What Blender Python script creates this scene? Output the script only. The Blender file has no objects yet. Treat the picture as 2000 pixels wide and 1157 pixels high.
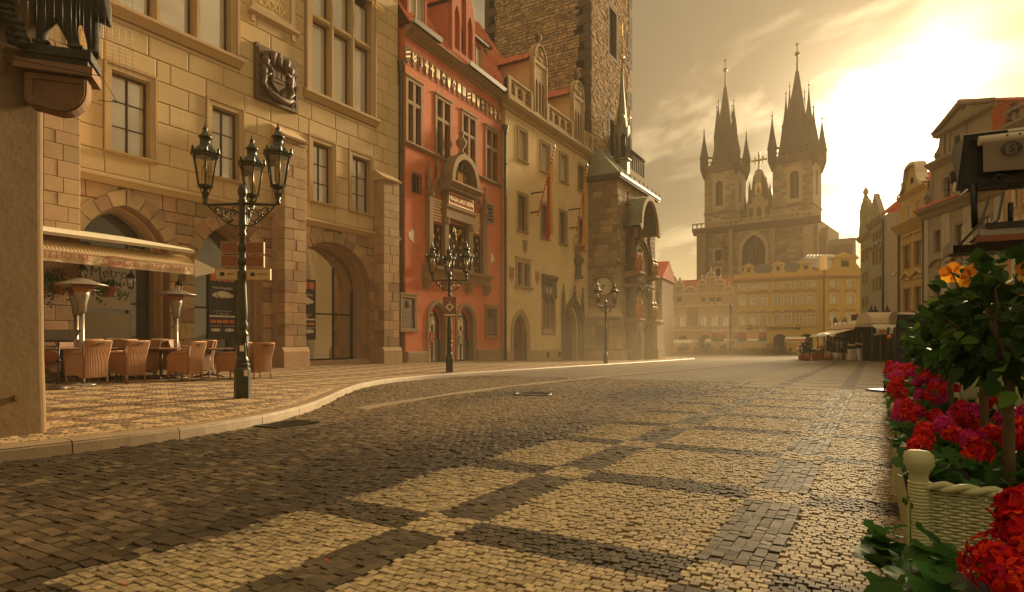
import bpy, bmesh, math, random
import numpy as np
from mathutils import Vector, Matrix
from mathutils.geometry import tessellate_polygon
random.seed(7); RNG = np.random.default_rng(7)
sc = bpy.context.scene
COL = sc.collection
PI = math.pi
# ---------------------------------------------------------------- camera, sky, sun, exposure
# world axes: +x runs along the street, +y to the left towards the town hall; the camera stands at the origin
TH = math.radians(30.4)
CT, ST = math.cos(TH), math.sin(TH)
HOR, FPX, CZ = 664.0, 1200.0, 1.0
cam = bpy.data.cameras.new('camera'); camo = bpy.data.objects.new('camera', cam); COL.objects.link(camo)
cam.sensor_width = 36; cam.lens = 36*FPX/2000; cam.shift_y = (HOR-578.5)/2000
cam.clip_start = 0.05; cam.clip_end = 6000
camo.location = (0, 0, CZ); camo.rotation_euler = (PI/2, 0, TH-PI/2)
sc.camera = camo
SUN_AZ, SUN_EL = math.radians(-6.0), math.radians(17.0)      # measured from +x, anticlockwise
glow_dir = Vector((.966, -.034, .256))   # brightest cloud gap, within the veiled sun's disc
sun_dir = Vector((math.cos(SUN_EL)*math.cos(SUN_AZ), math.cos(SUN_EL)*math.sin(SUN_AZ), math.sin(SUN_EL)))
w = bpy.data.worlds.new('World'); sc.world = w; w.use_nodes = True
def build_world():
 nt = w.node_tree; N = nt.nodes; L = nt.links; N.clear()
 def nd(t, **k):
  n = N.new(t)
  for a, b in k.items(): setattr(n, a, b)
  return n
 def val(x, sock):
  if isinstance(x, (int, float)): sock.default_value = x
  elif isinstance(x, tuple): sock.default_value = x
  else: L.new(x, sock)
 def M(op, a, b=0.0, clamp=False):
  n = nd('ShaderNodeMath', operation=op, use_clamp=clamp); val(a, n.inputs[0]); val(b, n.inputs[1]); return n.outputs[0]
 def mix(f, a, b, blend='MIX'):
  n = nd('ShaderNodeMix', data_type='RGBA', blend_type=blend); val(f, n.inputs[0]); val(a, n.inputs[6]); val(b, n.inputs[7]); return n.outputs[2]
 def sstep(x, lo, hi):
  n = nd('ShaderNodeMapRange', interpolation_type='SMOOTHSTEP'); val(x, n.inputs[0]); n.inputs[1].default_value = lo; n.inputs[2].default_value = hi; return n.outputs[0]
 tc = nd('ShaderNodeTexCoord'); d = tc.outputs['Generated']
 sx = nd('ShaderNodeSeparateXYZ'); L.new(d, sx.inputs[0]); z = sx.outputs[2]
 den = M('ADD', M('MAXIMUM', z, 0.0), 0.10)
 cb = nd('ShaderNodeCombineXYZ'); L.new(M('DIVIDE', sx.outputs[0], den), cb.inputs[0]); L.new(M('DIVIDE', sx.outputs[1], den), cb.inputs[1])
 n1 = nd('ShaderNodeTexNoise'); n1.inputs['Scale'].default_value = 1.5; n1.inputs['Detail'].default_value = 9; n1.inputs['Roughness'].default_value = .56; n1.inputs['Distortion'].default_value = .55
 L.new(cb.outputs[0], n1.inputs['Vector'])
 n2 = nd('ShaderNodeTexNoise'); n2.inputs['Scale'].default_value = .45; n2.inputs['Detail'].default_value = 4
 mp = nd('ShaderNodeMapping'); mp.inputs['Location'].default_value = (3.1, 1.7, 0); L.new(cb.outputs[0], mp.inputs[0]); L.new(mp.outputs[0], n2.inputs['Vector'])
 c = sstep(M('ADD', M('MULTIPLY', n1.outputs[0], .72), M('MULTIPLY', n2.outputs[0], .28)), .485, .60)
 dt = nd('ShaderNodeVectorMath', operation='DOT_PRODUCT'); L.new(d, dt.inputs[0]); dt.inputs[1].default_value = glow_dir
 dp = M('MAXIMUM', dt.outputs['Value'], 0.0)
 grey = (.050, .040, .024, 1); gold = (.22, .165, .088, 1); pale = (.50, .37, .165, 1)
 base = mix(c, grey, gold)
 hz = M('SUBTRACT', 1.0, sstep(z, .0, .24))
 base = mix(M('MULTIPLY', hz, .8), base, pale)
 up = M('ADD', 1.0, M('MULTIPLY', M('POWER', M('MAXIMUM', z, 0.0), 4.0), ZEN))  # sky made brighter towards the zenith, added to light the house fronts
 sk = nd('ShaderNodeTexSky', sky_type='NISHITA'); sk.sun_disc = False; sk.sun_elevation = SUN_EL; sk.sun_rotation = PI/2-SUN_AZ
 sk.dust_density = 4
 skc = mix(1.0, sk.outputs[0], (.10, .085, .055, 1), 'MULTIPLY')
 cl = mix(1.0, base, nd_rgb(nd, L, up), 'MULTIPLY')
 tot = mix(.045, cl, skc)
 gb = M('ADD', .50, M('MULTIPLY', c, .75))
 g = M('MULTIPLY', gb, M('ADD', M('MULTIPLY', M('POWER', dp, 170.0), 2.8), M('MULTIPLY', M('POWER', dp, 24.0), .12)))
 gl = mix(1.0, (1.0, .80, .50, 1), nd_rgb(nd, L, g), 'MULTIPLY')
 tot = mix(1.0, tot, gl, 'ADD')
 bg = nd('ShaderNodeBackground'); L.new(tot, bg.inputs[0]); bg.inputs[1].default_value = SKY
 o = nd('ShaderNodeOutputWorld'); L.new(bg.outputs[0], o.inputs[0])
def nd_rgb(nd, L, v):
 n = nd('ShaderNodeCombineColor')
 for i in range(3): L.new(v, n.inputs[i])
 return n.outputs[0]
ZEN, SKY = 6.0, 1.0
build_world()
sl = bpy.data.lights.new('sun', 'SUN'); slo = bpy.data.objects.new('sun', sl); COL.objects.link(slo)
sl.energy = 5.0; sl.angle = math.radians(10); sl.color = (1, .75, .42)
slo.rotation_euler = sun_dir.to_track_quat('Z', 'Y').to_euler()
sc.view_settings.view_transform = 'Standard'; sc.view_settings.look = 'None'
sc.view_settings.exposure = 1.25; sc.view_settings.gamma = 1.0; sc.view_settings.use_curve_mapping = False
sc.cycles.use_denoising = True
try: sc.cycles.denoiser = 'OPENIMAGEDENOISE'
except Exception: pass
sc.cycles.max_bounces = 6; sc.cycles.diffuse_bounces = 3; sc.cycles.glossy_bounces = 3; sc.cycles.transmission_bounces = 4
sc.cycles.volume_bounces = 0; sc.cycles.transparent_max_bounces = 12
sc.cycles.sample_clamp_indirect = 6; sc.cycles.caustics_reflective = False; sc.cycles.caustics_refractive = False
sc.cycles.use_adaptive_sampling = True; sc.cycles.adaptive_threshold = .02
# ---------------------------------------------------------------- helpers
def tag(o, label=None, cat=None, group=None, kind=None):
 if label: o['label'] = label
 if cat: o['category'] = cat
 if group: o['group'] = group
 if kind: o['kind'] = kind
 return o
def link(o, parent=None, loc=None, rot=None):
 COL.objects.link(o)
 if parent is not None: o.parent = parent
 if loc is not None: o.location = loc
 if rot is not None: o.rotation_euler = rot
 return o
def thing(name, label, cat, loc=(0, 0, 0), rz=0.0, group=None):
 o = bpy.data.objects.new(name, None); o.empty_display_size = .2
 link(o, None, loc, (0, 0, rz)); tag(o, label, cat, group); return o
def copy_tree(o, parent=None):
 c = o.copy(); COL.objects.link(c)
 if parent is not None: c.parent = parent
 for ch in o.children: copy_tree(ch, c)
 return c
def c2w(X, Y): return (ST*X+CT*Y, -CT*X+ST*Y)              # right / forward of the camera -> street axes
def gz(u, v):                                                # the ground falls gently away from the camera
 Y = CT*u+ST*v
 z = -.02-.0135*min(Y, 60)
 if Y > 60: z -= .0092*(min(Y, 140)-60)
 return z
def gzv(U, V):
 Y = CT*U+ST*V
 return -.02-.0135*np.minimum(Y, 60)-.0092*np.clip(Y-60, 0, 80)
def gp(px, py, lift=0.0):                                    # point of the ground seen at a pixel of the photograph
 t = (px-1000)/FPX; Y = (1.02-lift)/((py-HOR)/FPX-.0135)
 return c2w(t*Y, Y)
class MB:
 """collects shapes into one mesh"""
 def __init__(s): s.v = []; s.f = []; s.m = []; s.mi = 0; s.sm = []; s.smooth = False
 def add(s, vs, fs, m=None):
  b = len(s.v); s.v += [tuple(p) for p in vs]
  for f in fs: s.f.append([b+i for i in f]); s.m.append(s.mi if m is None else m); s.sm.append(s.smooth)
  return s
 def box(s, x0, x1, y0, y1, z0, z1, m=None, M=None):
  vs = [(x0,y0,z0),(x1,y0,z0),(x1,y1,z0),(x0,y1,z0),(x0,y0,z1),(x1,y0,z1),(x1,y1,z1),(x0,y1,z1)]
  if M is not None: vs = [tuple(M @ Vector(p)) for p in vs]
  return s.add(vs, [(0,3,2,1),(4,5,6,7),(0,1,5,4),(1,2,6,5),(2,3,7,6),(3,0,4,7)], m)
 def prism(s, poly, y0, y1, m=None, caps=(True, True)):   # polygon in x,z extruded along y (y0 = front)
  a = sum(poly[i][0]*poly[(i+1) % len(poly)][1]-poly[(i+1) % len(poly)][0]*poly[i][1] for i in range(len(poly)))
  if a < 0: poly = poly[::-1]
  n = len(poly); vs = [(x, y0, z) for x, z in poly]+[(x, y1, z) for x, z in poly]
  fs = [(i, i+n, (i+1) % n+n, (i+1) % n) for i in range(n)]
  if caps[0]: fs.append(tuple(range(n)))
  if caps[1]: fs.append(tuple(range(2*n-1, n-1, -1)))
  return s.add(vs, fs, m)
 def prof(s, poly, x0, x1, m=None):                       # profile in y,z extruded along x
  n = len(poly); vs = [(x0, y, z) for y, z in poly]+[(x1, y, z) for y, z in poly]
  a = sum(poly[i][0]*poly[(i+1) % n][1]-poly[(i+1) % n][0]*poly[i][1] for i in range(n))
  fs = [(i, (i+1) % n, (i+1) % n+n, i+n) for i in range(n)]+[tuple(range(n-1, -1, -1)), tuple(range(n, 2*n))]
  if a < 0: fs = [f[::-1] for f in fs]
  return s.add(vs, fs, m)
 def tube(s, pts, r, n=6, m=None, caps=True):
  pts = [Vector(p) for p in pts]; k = len(pts); rs = r if isinstance(r, (list, tuple)) else [r]*k
  b = len(s.v); up = Vector((.31, .17, .93))
  for i, p in enumerate(pts):
   t = (pts[min(i+1, k-1)]-pts[max(i-1, 0)]).normalized()
   if i == 0:
    a = t.cross(up)
    if a.length < .05: a = t.cross(Vector((1, 0, 0)))
    a.normalize()
   else: a = (a-t*a.dot(t)).normalized()
   c = t.cross(a)
   for j in range(n):
    an = 2*PI*j/n; s.v.append(tuple(p+(a*math.cos(an)+c*math.sin(an))*rs[i]))
  for i in range(k-1):
   for j in range(n):
    s.f.append([b+i*n+j, b+i*n+(j+1) % n, b+(i+1)*n+(j+1) % n, b+(i+1)*n+j]); s.m.append(s.mi if m is None else m); s.sm.append(True)
  if caps:
   for q in (list(range(b+n-1, b-1, -1)), list(range(b+(k-1)*n, b+k*n))): s.f.append(q); s.m.append(s.mi if m is None else m); s.sm.append(False)
  return s
 def lathe(s, prof, n=12, c=(0, 0, 0), m=None, sq=False, ph=0.0, smooth=True, sx=1, sy=1):   # prof: (r, z)
  b = len(s.v); k = len(prof)
  for r, z in prof:
   for j in range(n):
    an = 2*PI*j/n+ph; s.v.append((c[0]+r*math.cos(an)*sx, c[1]+r*math.sin(an)*sy, c[2]+z))
  for i in range(k-1):
   for j in range(n):
    s.f.append([b+i*n+j, b+i*n+(j+1) % n, b+(i+1)*n+(j+1) % n, b+(i+1)*n+j]); s.m.append(s.mi if m is None else m); s.sm.append(smooth)
  if prof[0][0] > 1e-4: s.f.append(list(range(b+n-1, b-1, -1))); s.m.append(s.mi if m is None else m); s.sm.append(False)
  if prof[-1][0] > 1e-4: s.f.append(list(range(b+(k-1)*n, b+k*n))); s.m.append(s.mi if m is None else m); s.sm.append(False)
  return s
 def blob(s, c, r, n=8, k=5, m=None, jit=0.0):
  prof = [(math.sin(PI*i/k), -math.cos(PI*i/k)) for i in range(k+1)]
  rx, ry, rz = r if isinstance(r, (tuple, list)) else (r, r, r)
  b = len(s.v)
  for a, z in prof:
   for j in range(n):
    q = 1+random.uniform(-jit, jit); an = 2*PI*j/n
    s.v.append((c[0]+rx*a*math.cos(an)*q, c[1]+ry*a*math.sin(an)*q, c[2]+rz*z))
  for i in range(k):
   for j in range(n):
    s.f.append([b+i*n+j, b+i*n+(j+1) % n, b+(i+1)*n+(j+1) % n, b+(i+1)*n+j]); s.m.append(s.mi if m is None else m); s.sm.append(True)
  return s
 def mesh(s, name, mats):
  me = bpy.data.meshes.new(name); me.from_pydata(s.v, [], s.f)
  for q in (mats if isinstance(mats, (list, tuple)) else [mats]): me.materials.append(q)
  me.polygons.foreach_set('material_index', s.m); me.polygons.foreach_set('use_smooth', s.sm); me.update(); return me
 def build(s, name, mats, parent=None, loc=None, rot=None):
  return link(bpy.data.objects.new(name, s.mesh(name, mats)), parent, loc, rot)
def inst(name, me, parent=None, loc=(0, 0, 0), rot=None, scale=None):
 o = bpy.data.objects.new(name, me); link(o, parent, loc, rot)
 if scale is not None: o.scale = scale
 return o
def npmesh(name, V, F, mats, tone=None, smooth=False, mi=None):   # V (n,3), F (m,4) numpy
 me = bpy.data.meshes.new(name); n, m = len(V), len(F); k = F.shape[1]
 me.vertices.add(n); me.vertices.foreach_set('co', np.ascontiguousarray(V, dtype=np.float32).ravel())
 me.loops.add(m*k); me.loops.foreach_set('vertex_index', np.ascontiguousarray(F, dtype=np.int32).ravel())
 me.polygons.add(m); me.polygons.foreach_set('loop_start', np.arange(0, m*k, k, dtype=np.int32))
 for q in (mats if isinstance(mats, (list, tuple)) else [mats]): me.materials.append(q)
 if mi is not None: me.polygons.foreach_set('material_index', np.ascontiguousarray(mi, dtype=np.int32))
 me.polygons.foreach_set('use_smooth', np.full(m, smooth))
 if tone is not None:
  a = me.attributes.new('tone', 'FLOAT', 'FACE'); a.data.foreach_set('value', np.ascontiguousarray(tone, dtype=np.float32))
 me.update(calc_edges=True); return me
def lettering(text, size, mat, parent, loc, rot=(PI/2, 0, 0), ext=.004, align='CENTER', shear=0.0, name='lettering', sx=1.0, sp=1.0):
 cu = bpy.data.curves.new('lettering', 'FONT'); cu.body = text; cu.size = size; cu.extrude = ext; cu.align_x = align; cu.align_y = 'CENTER'
 cu.shear = shear; cu.space_character = sp; cu.resolution_u = 2
 t = bpy.data.objects.new('lettering_source', cu); me = bpy.data.meshes.new_from_object(t); bpy.data.objects.remove(t); bpy.data.curves.remove(cu)
 me.materials.clear(); me.materials.append(mat)
 o = bpy.data.objects.new(name, me); link(o, parent, loc, rot); o.scale = (sx, 1, 1); return o
# ---------------------------------------------------------------- materials
def mat(name, col, rough=.8, var=.12, scale=3.0, bump=.0, bscale=40.0, metal=0.0, dirt=0.0, isl=0.0, hue=0.0, spec=.5, tone=None, stain=None, stretch=None, trans=0.0, coat=0.0):
 """plain procedural surface: base colour broken up by noise, per-piece variation (isl), fine relief (bump)"""
 m = bpy.data.materials.new(name); m.use_nodes = True; nt = m.node_tree; N = nt.nodes; L = nt.links
 b = N['Principled BSDF']; b.inputs['Roughness'].default_value = rough; b.inputs['Metallic'].default_value = metal
 b.inputs['Specular IOR Level'].default_value = spec
 if coat: b.inputs['Coat Weight'].default_value = coat
 if trans: b.inputs['Transmission Weight'].default_value = trans
 tc = N.new('ShaderNodeTexCoord'); src = tc.outputs['Object']
 gm = N.new('ShaderNodeNewGeometry')
 src = gm.outputs['Position']
 if stretch:
  mp = N.new('ShaderNodeMapping'); mp.inputs['Scale'].default_value = stretch; L.new(src, mp.inputs[0]); src = mp.outputs[0]
 def noise(s, d=5, ro=.6):
  n = N.new('ShaderNodeTexNoise'); n.inputs['Scale'].default_value = s; n.inputs['Detail'].default_value = d; n.inputs['Roughness'].default_value = ro; L.new(src, n.inputs['Vector']); return n.outputs[0]
 def mth(op, a, bb):
  n = N.new('ShaderNodeMath'); n.operation = op
  for i, x in enumerate((a, bb)):
   if isinstance(x, (int, float)): n.inputs[i].default_value = x
   else: L.new(x, n.inputs[i])
  return n.outputs[0]
 def hsv(c, v, hh=None):
  n = N.new('ShaderNodeHueSaturation'); L.new(c, n.inputs['Color']) if not isinstance(c, tuple) else setattr(n.inputs['Color'], 'default_value', c)
  if v is not None: L.new(v, n.inputs['Value'])
  if hh is not None: L.new(hh, n.inputs['Hue'])
  return n.outputs[0]
 c4 = (*col, 1)
 nv = noise(scale)
 n2 = noise(scale*5.3, 3)
 v = mth('ADD', 1.0, mth('MULTIPLY', mth('SUBTRACT', mth('ADD', mth('MULTIPLY', nv, .65), mth('MULTIPLY', n2, .35)), .5), var*5))
 hsock = None
 if isl or hue:
  oi = N.new('ShaderNodeObjectInfo')
  rr = mth('FRACT', mth('ADD', gm.outputs['Random Per Island'], oi.outputs['Random']), 0)
  v = mth('MULTIPLY', v, mth('ADD', 1-isl, mth('MULTIPLY', rr, 2*isl)))
  if hue: hsock = mth('ADD', .5-hue, mth('MULTIPLY', mth('FRACT', mth('MULTIPLY', rr, 7.31), 0), 2*hue))
 cc = hsv(c4, v, hsock)
 if tone is not None:                                      # pieces carry their own tone (0 dark stone, 1 light stone)
  at = N.new('ShaderNodeAttribute'); at.attribute_name = 'tone'
  mx = N.new('ShaderNodeMix'); mx.data_type = 'RGBA'; L.new(at.outputs['Fac'], mx.inputs[0]); L.new(hsv((*tone, 1), v, hsock), mx.inputs[6]); L.new(cc, mx.inputs[7]); cc = mx.outputs[2]
 if dirt or stain:
  st = stain or tuple(x*.35 for x in col)
  rp = N.new('ShaderNodeMapRange'); rp.interpolation_type = 'SMOOTHSTEP'; L.new(noise(scale*.7+.3, 7, .7), rp.inputs[0]); rp.inputs[1].default_value = .5; rp.inputs[2].default_value = .72
  mx = N.new('ShaderNodeMix'); mx.data_type = 'RGBA'; L.new(mth('MULTIPLY', rp.outputs[0], dirt or .4), mx.inputs[0]); L.new(cc, mx.inputs[6]); mx.inputs[7].default_value = (*st, 1); cc = mx.outputs[2]
 L.new(cc, b.inputs['Base Color'])
 if rough > .15 and rough < .9:
  L.new(mth('ADD', rough-.12, mth('MULTIPLY', n2, .24)), b.inputs['Roughness'])
 if bump:
  bp = N.new('ShaderNodeBump'); bp.inputs['Strength'].default_value = min(1, bump); bp.inputs['Distance'].default_value = .02*max(bump, .2)
  L.new(noise(bscale, 6, .65), bp.inputs['Height']); L.new(bp.outputs[0], b.inputs['Normal'])
 return m
def glass_mat(name, tint=(.05, .05, .05), refl=.35, rough=.03, rcol=(1, .97, .9)):
 m = bpy.data.materials.new(name); m.use_nodes = True; nt = m.node_tree; N = nt.nodes; L = nt.links
 b = N['Principled BSDF']; b.inputs['Base Color'].default_value = (*tint, 1); b.inputs['Roughness'].default_value = .5
 g = N.new('ShaderNodeBsdfGlossy'); g.inputs['Roughness'].default_value = rough; g.inputs['Color'].default_value = (*rcol, 1)
 tc = N.new('ShaderNodeNewGeometry'); n = N.new('ShaderNodeTexNoise'); n.inputs['Scale'].default_value = 1.3; n.inputs['Detail'].default_value = 2; L.new(tc.outputs['Position'], n.inputs['Vector'])
 bp = N.new('ShaderNodeBump'); bp.inputs['Strength'].default_value = .25; bp.inputs['Distance'].default_value = .02; L.new(n.outputs[0], bp.inputs['Height']); L.new(bp.outputs[0], g.inputs['Normal'])
 lw = N.new('ShaderNodeFresnel'); lw.inputs[0].default_value = 1.5
 ad = N.new('ShaderNodeMath'); ad.operation = 'ADD'; ad.use_clamp = True; L.new(lw.outputs[0], ad.inputs[0]); ad.inputs[1].default_value = refl
 mx = N.new('ShaderNodeMixShader'); L.new(ad.outputs[0], mx.inputs[0]); L.new(b.outputs[0], mx.inputs[1]); L.new(g.outputs[0], mx.inputs[2])
 L.new(mx.outputs[0], N['Material Output'].inputs[0]); return m
def clear_glass(name):
 m = bpy.data.materials.new(name); m.use_nodes = True; nt = m.node_tree; N = nt.nodes; L = nt.links; N.remove(N['Principled BSDF'])
 t = N.new('ShaderNodeBsdfTransparent'); t.inputs[0].default_value = (.93, .9, .8, 1); g = N.new('ShaderNodeBsdfGlossy'); g.inputs['Roughness'].default_value = .05
 f = N.new('ShaderNodeFresnel'); f.inputs[0].default_value = 1.5; ad = N.new('ShaderNodeMath'); ad.operation = 'ADD'; ad.use_clamp = True; ad.inputs[1].default_value = .06; L.new(f.outputs[0], ad.inputs[0])
 mx = N.new('ShaderNodeMixShader'); L.new(ad.outputs[0], mx.inputs[0]); L.new(t.outputs[0], mx.inputs[1]); L.new(g.outputs[0], mx.inputs[2]); L.new(mx.outputs[0], N['Material Output'].inputs[0]); return m
P = {}
def defm():
 P['cream'] = mat('cream_ashlar', (.62, .465, .255), .85, .05, 1.2, .15, 60, isl=.07, dirt=.25, stain=(.30, .20, .10))
 P['creamtrim'] = mat('cream_stone_trim', (.50, .355, .185), .8, .07, 2.0, .15, 50)
 P['mortar'] = mat('mortar', (.30, .22, .13), .95, .12, 6, .3, 60)
 P['sand'] = mat('sandstone_block', (.36, .23, .125), .88, .13, 2.2, .55, 34, isl=.30, hue=.018, dirt=.55, stain=(.13, .075, .04))
 P['sandpale'] = mat('pale_sandstone', (.43, .29, .165), .88, .10, 2.2, .4, 34, isl=.15, hue=.01, dirt=.35, stain=(.20, .12, .06))
 P['mortardark'] = mat('dark_mortar', (.17, .12, .075), .95, .15, 6, .4, 60)
 P['red'] = mat('red_plaster', (.62, .185, .08), .9, .13, 1.3, .3, 30, dirt=.6, stain=(.36, .075, .03))
 P['redtrim'] = mat('red_trim', (.44, .13, .055), .9, .09, 2, .2, 30)
 P['brownstone'] = mat('brown_stone_trim', (.30, .195, .10), .85, .12, 3, .35, 40, dirt=.35)
 P['darkstone'] = mat('dark_stone', (.13, .09, .05), .88, .2, 3, .5, 40, dirt=.3)
 P['yplaster'] = mat('yellow_plaster', (.70, .53, .27), .9, .11, 1.1, .2, 40, dirt=.35, stain=(.36, .25, .11))
 P['ystone'] = mat('yellow_stone_trim', (.43, .31, .155), .88, .1, 2.5, .3, 40, dirt=.3)
 P['tower'] = mat('tower_rubble', (.46, .32, .175), .92, .16, 1.4, .6, 22, isl=.34, hue=.012, dirt=.5, stain=(.12, .075, .04))
 P['quoin'] = mat('dark_quoin', (.085, .06, .036), .9, .2, 3, .5, 30, isl=.25)
 P['chapel'] = mat('chapel_block', (.36, .26, .14), .9, .13, 2, .45, 30, isl=.33, hue=.01, dirt=.5, stain=(.10, .07, .04))
 P['tile'] = mat('roof_tile', (.50, .125, .045), .8, .15, 2.0, .2, 40, isl=.22, hue=.012)
 P['copper'] = mat('green_copper', (.20, .21, .13), .6, .2, 2.0, .15, 25, dirt=.5, stain=(.10, .07, .035), metal=.2)
 P['lead'] = mat('lead_grey', (.10, .085, .06), .55, .15, 3, .1, 30, metal=.5)
 P['gold'] = mat('gold_leaf', (.85, .58, .20), .35, .1, 6, .2, 60, metal=.85)
 P['goldpaint'] = mat('gold_paint', (.86, .70, .40), .5, .06, 9, metal=.25)
 P['iron'] = mat('dark_iron', (.020, .021, .014), .42, .2, 6, .12, 60, metal=.4, dirt=.15, stain=(.06, .05, .03))
 P['irong'] = mat('green_black_iron', (.034, .036, .018), .36, .2, 6, .1, 60, metal=.35)
 P['brass'] = mat('aged_brass', (.32, .21, .075), .38, .15, 8, metal=.85)
 P['wframe'] = mat('dark_window_frame', (.055, .032, .018), .6, .1, 8)
 P['wbrown'] = mat('brown_window_frame', (.17, .065, .028), .55, .1, 8)
 P['wwhite'] = mat('white_window_frame', (.62, .53, .38), .6, .05, 8)
 P['pane'] = glass_mat('window_glass_painted_sky', (.66, .61, .52), .36)  # reflected cloud brightness is painted into the pale base colour
 P['panedim'] = glass_mat('window_glass_dim', (.035, .028, .02), .06)
 P['panedark'] = glass_mat('shop_glass_dark', (.028, .022, .016), .03)
 P['panecurt'] = glass_mat('window_glass_curtain', (.42, .36, .25), .12)
 P['panewarm'] = glass_mat('window_glass_warm', (.30, .15, .05), .30)
 P['clear'] = clear_glass('clear_glass')
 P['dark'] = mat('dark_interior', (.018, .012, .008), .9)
 P['wood'] = mat('brown_door_wood', (.19, .075, .028), .55, .15, 3, .25, 30, stretch=(6, 6, 1), isl=.12)
 P['woodd'] = mat('dark_door_wood', (.075, .05, .028), .6, .15, 3, .25, 30)
 P['relief'] = mat('relief_dark_bronze', (.115, .072, .038), .6, .25, 9, .5, 60, metal=.25)
 P['white'] = mat('white_paint', (.70, .60, .44), .7, .05, 4)
 P['whitep'] = mat('white_plastic', (.58, .53, .43), .35, .05, 5)
 P['blackp'] = mat('black_print', (.015, .012, .010), .6)
 P['redp'] = mat('red_print', (.55, .03, .018), .5)
 P['cocared'] = mat('faded_red_print', (.42, .13, .075), .8)
 P['canvas'] = mat('cream_awning_canvas', (.64, .50, .32), .85, .08, 3, .12, 120)
 P['canvasl'] = mat('pale_awning_canvas', (.62, .55, .40), .85, .08, 3, .1, 120)
 P['stripe'] = mat('red_stripe_canvas', (.48, .08, .05), .85, .08, 3)
 P['steel'] = mat('brushed_steel', (.30, .265, .22), .42, .1, 5, metal=.9)
 P['heatcap'] = mat('heater_aluminium', (.36, .31, .25), .45, .08, 4, metal=.75)
 P['terra'] = mat('terracotta', (.34, .12, .055), .8, .12, 6)
 P['black'] = mat('black_canvas', (.010, .009, .008), .75, .1, 3)
 P['blackm'] = mat('black_metal', (.016, .014, .012), .35, .1, 5, metal=.5)
 P['tabletop'] = mat('brown_table_top', (.28, .15, .08), .3, .1, 4)
 P['leaf'] = leaf_mat('hibiscus_leaf', (.030, .068, .012), .34)
 P['leafp'] = leaf_mat('pale_leaf', (.10, .17, .025), .35)
 P['gleaf'] = leaf_mat('geranium_leaf', (.045, .115, .022), .45)
 P['farleaf'] = leaf_mat('far_leaf', (.028, .05, .012), .5)
 P['bark'] = mat('bark', (.14, .085, .042), .85, .2, 9, .6, 60, stretch=(3, 3, 1))
 P['petred'] = leaf_mat('red_petal', (.55, .006, .008), .6, .2)
 P['petpink'] = leaf_mat('pink_petal', (.60, .03, .20), .6, .2)
 P['petora'] = leaf_mat('orange_petal', (.72, .27, .03), .5, .4)
 P['soil'] = mat('soil', (.025, .016, .01), .95, .3, 20, .8, 60)
 P['sage'] = mat('pale_green_wicker', (.47, .47, .25), .5, .08, 8, .1, 60, isl=.08)
 P['sagedark'] = mat('wicker_inner', (.10, .10, .05), .8)
 P['haze'] = None
def leaf_mat(name, col, rough=.4, tr=.3):
 m = bpy.data.materials.new(name); m.use_nodes = True; nt = m.node_tree; N = nt.nodes; L = nt.links
 b = N['Principled BSDF']; b.inputs['Roughness'].default_value = rough+.2; b.inputs['Specular IOR Level'].default_value = .12
 gm = N.new('ShaderNodeNewGeometry'); hs = N.new('ShaderNodeHueSaturation'); hs.inputs['Color'].default_value = (*col, 1)
 mr = N.new('ShaderNodeMapRange'); L.new(gm.outputs['Random Per Island'], mr.inputs[0]); mr.inputs[3].default_value = .55; mr.inputs[4].default_value = 1.5; L.new(mr.outputs[0], hs.inputs['Value'])
 m2 = N.new('ShaderNodeMapRange'); L.new(gm.outputs['Random Per Island'], m2.inputs[0]); m2.inputs[3].default_value = .485; m2.inputs[4].default_value = .515; L.new(m2.outputs[0], hs.inputs['Hue'])
 L.new(hs.outputs[0], b.inputs['Base Color'])
 t = N.new('ShaderNodeBsdfTranslucent'); L.new(hs.outputs[0], t.inputs[0])
 mx = N.new('ShaderNodeMixShader'); mx.inputs[0].default_value = tr; L.new(b.outputs[0], mx.inputs[1]); L.new(t.outputs[0], mx.inputs[2]); L.new(mx.outputs[0], N['Material Output'].inputs[0]); return m
defm()
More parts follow.
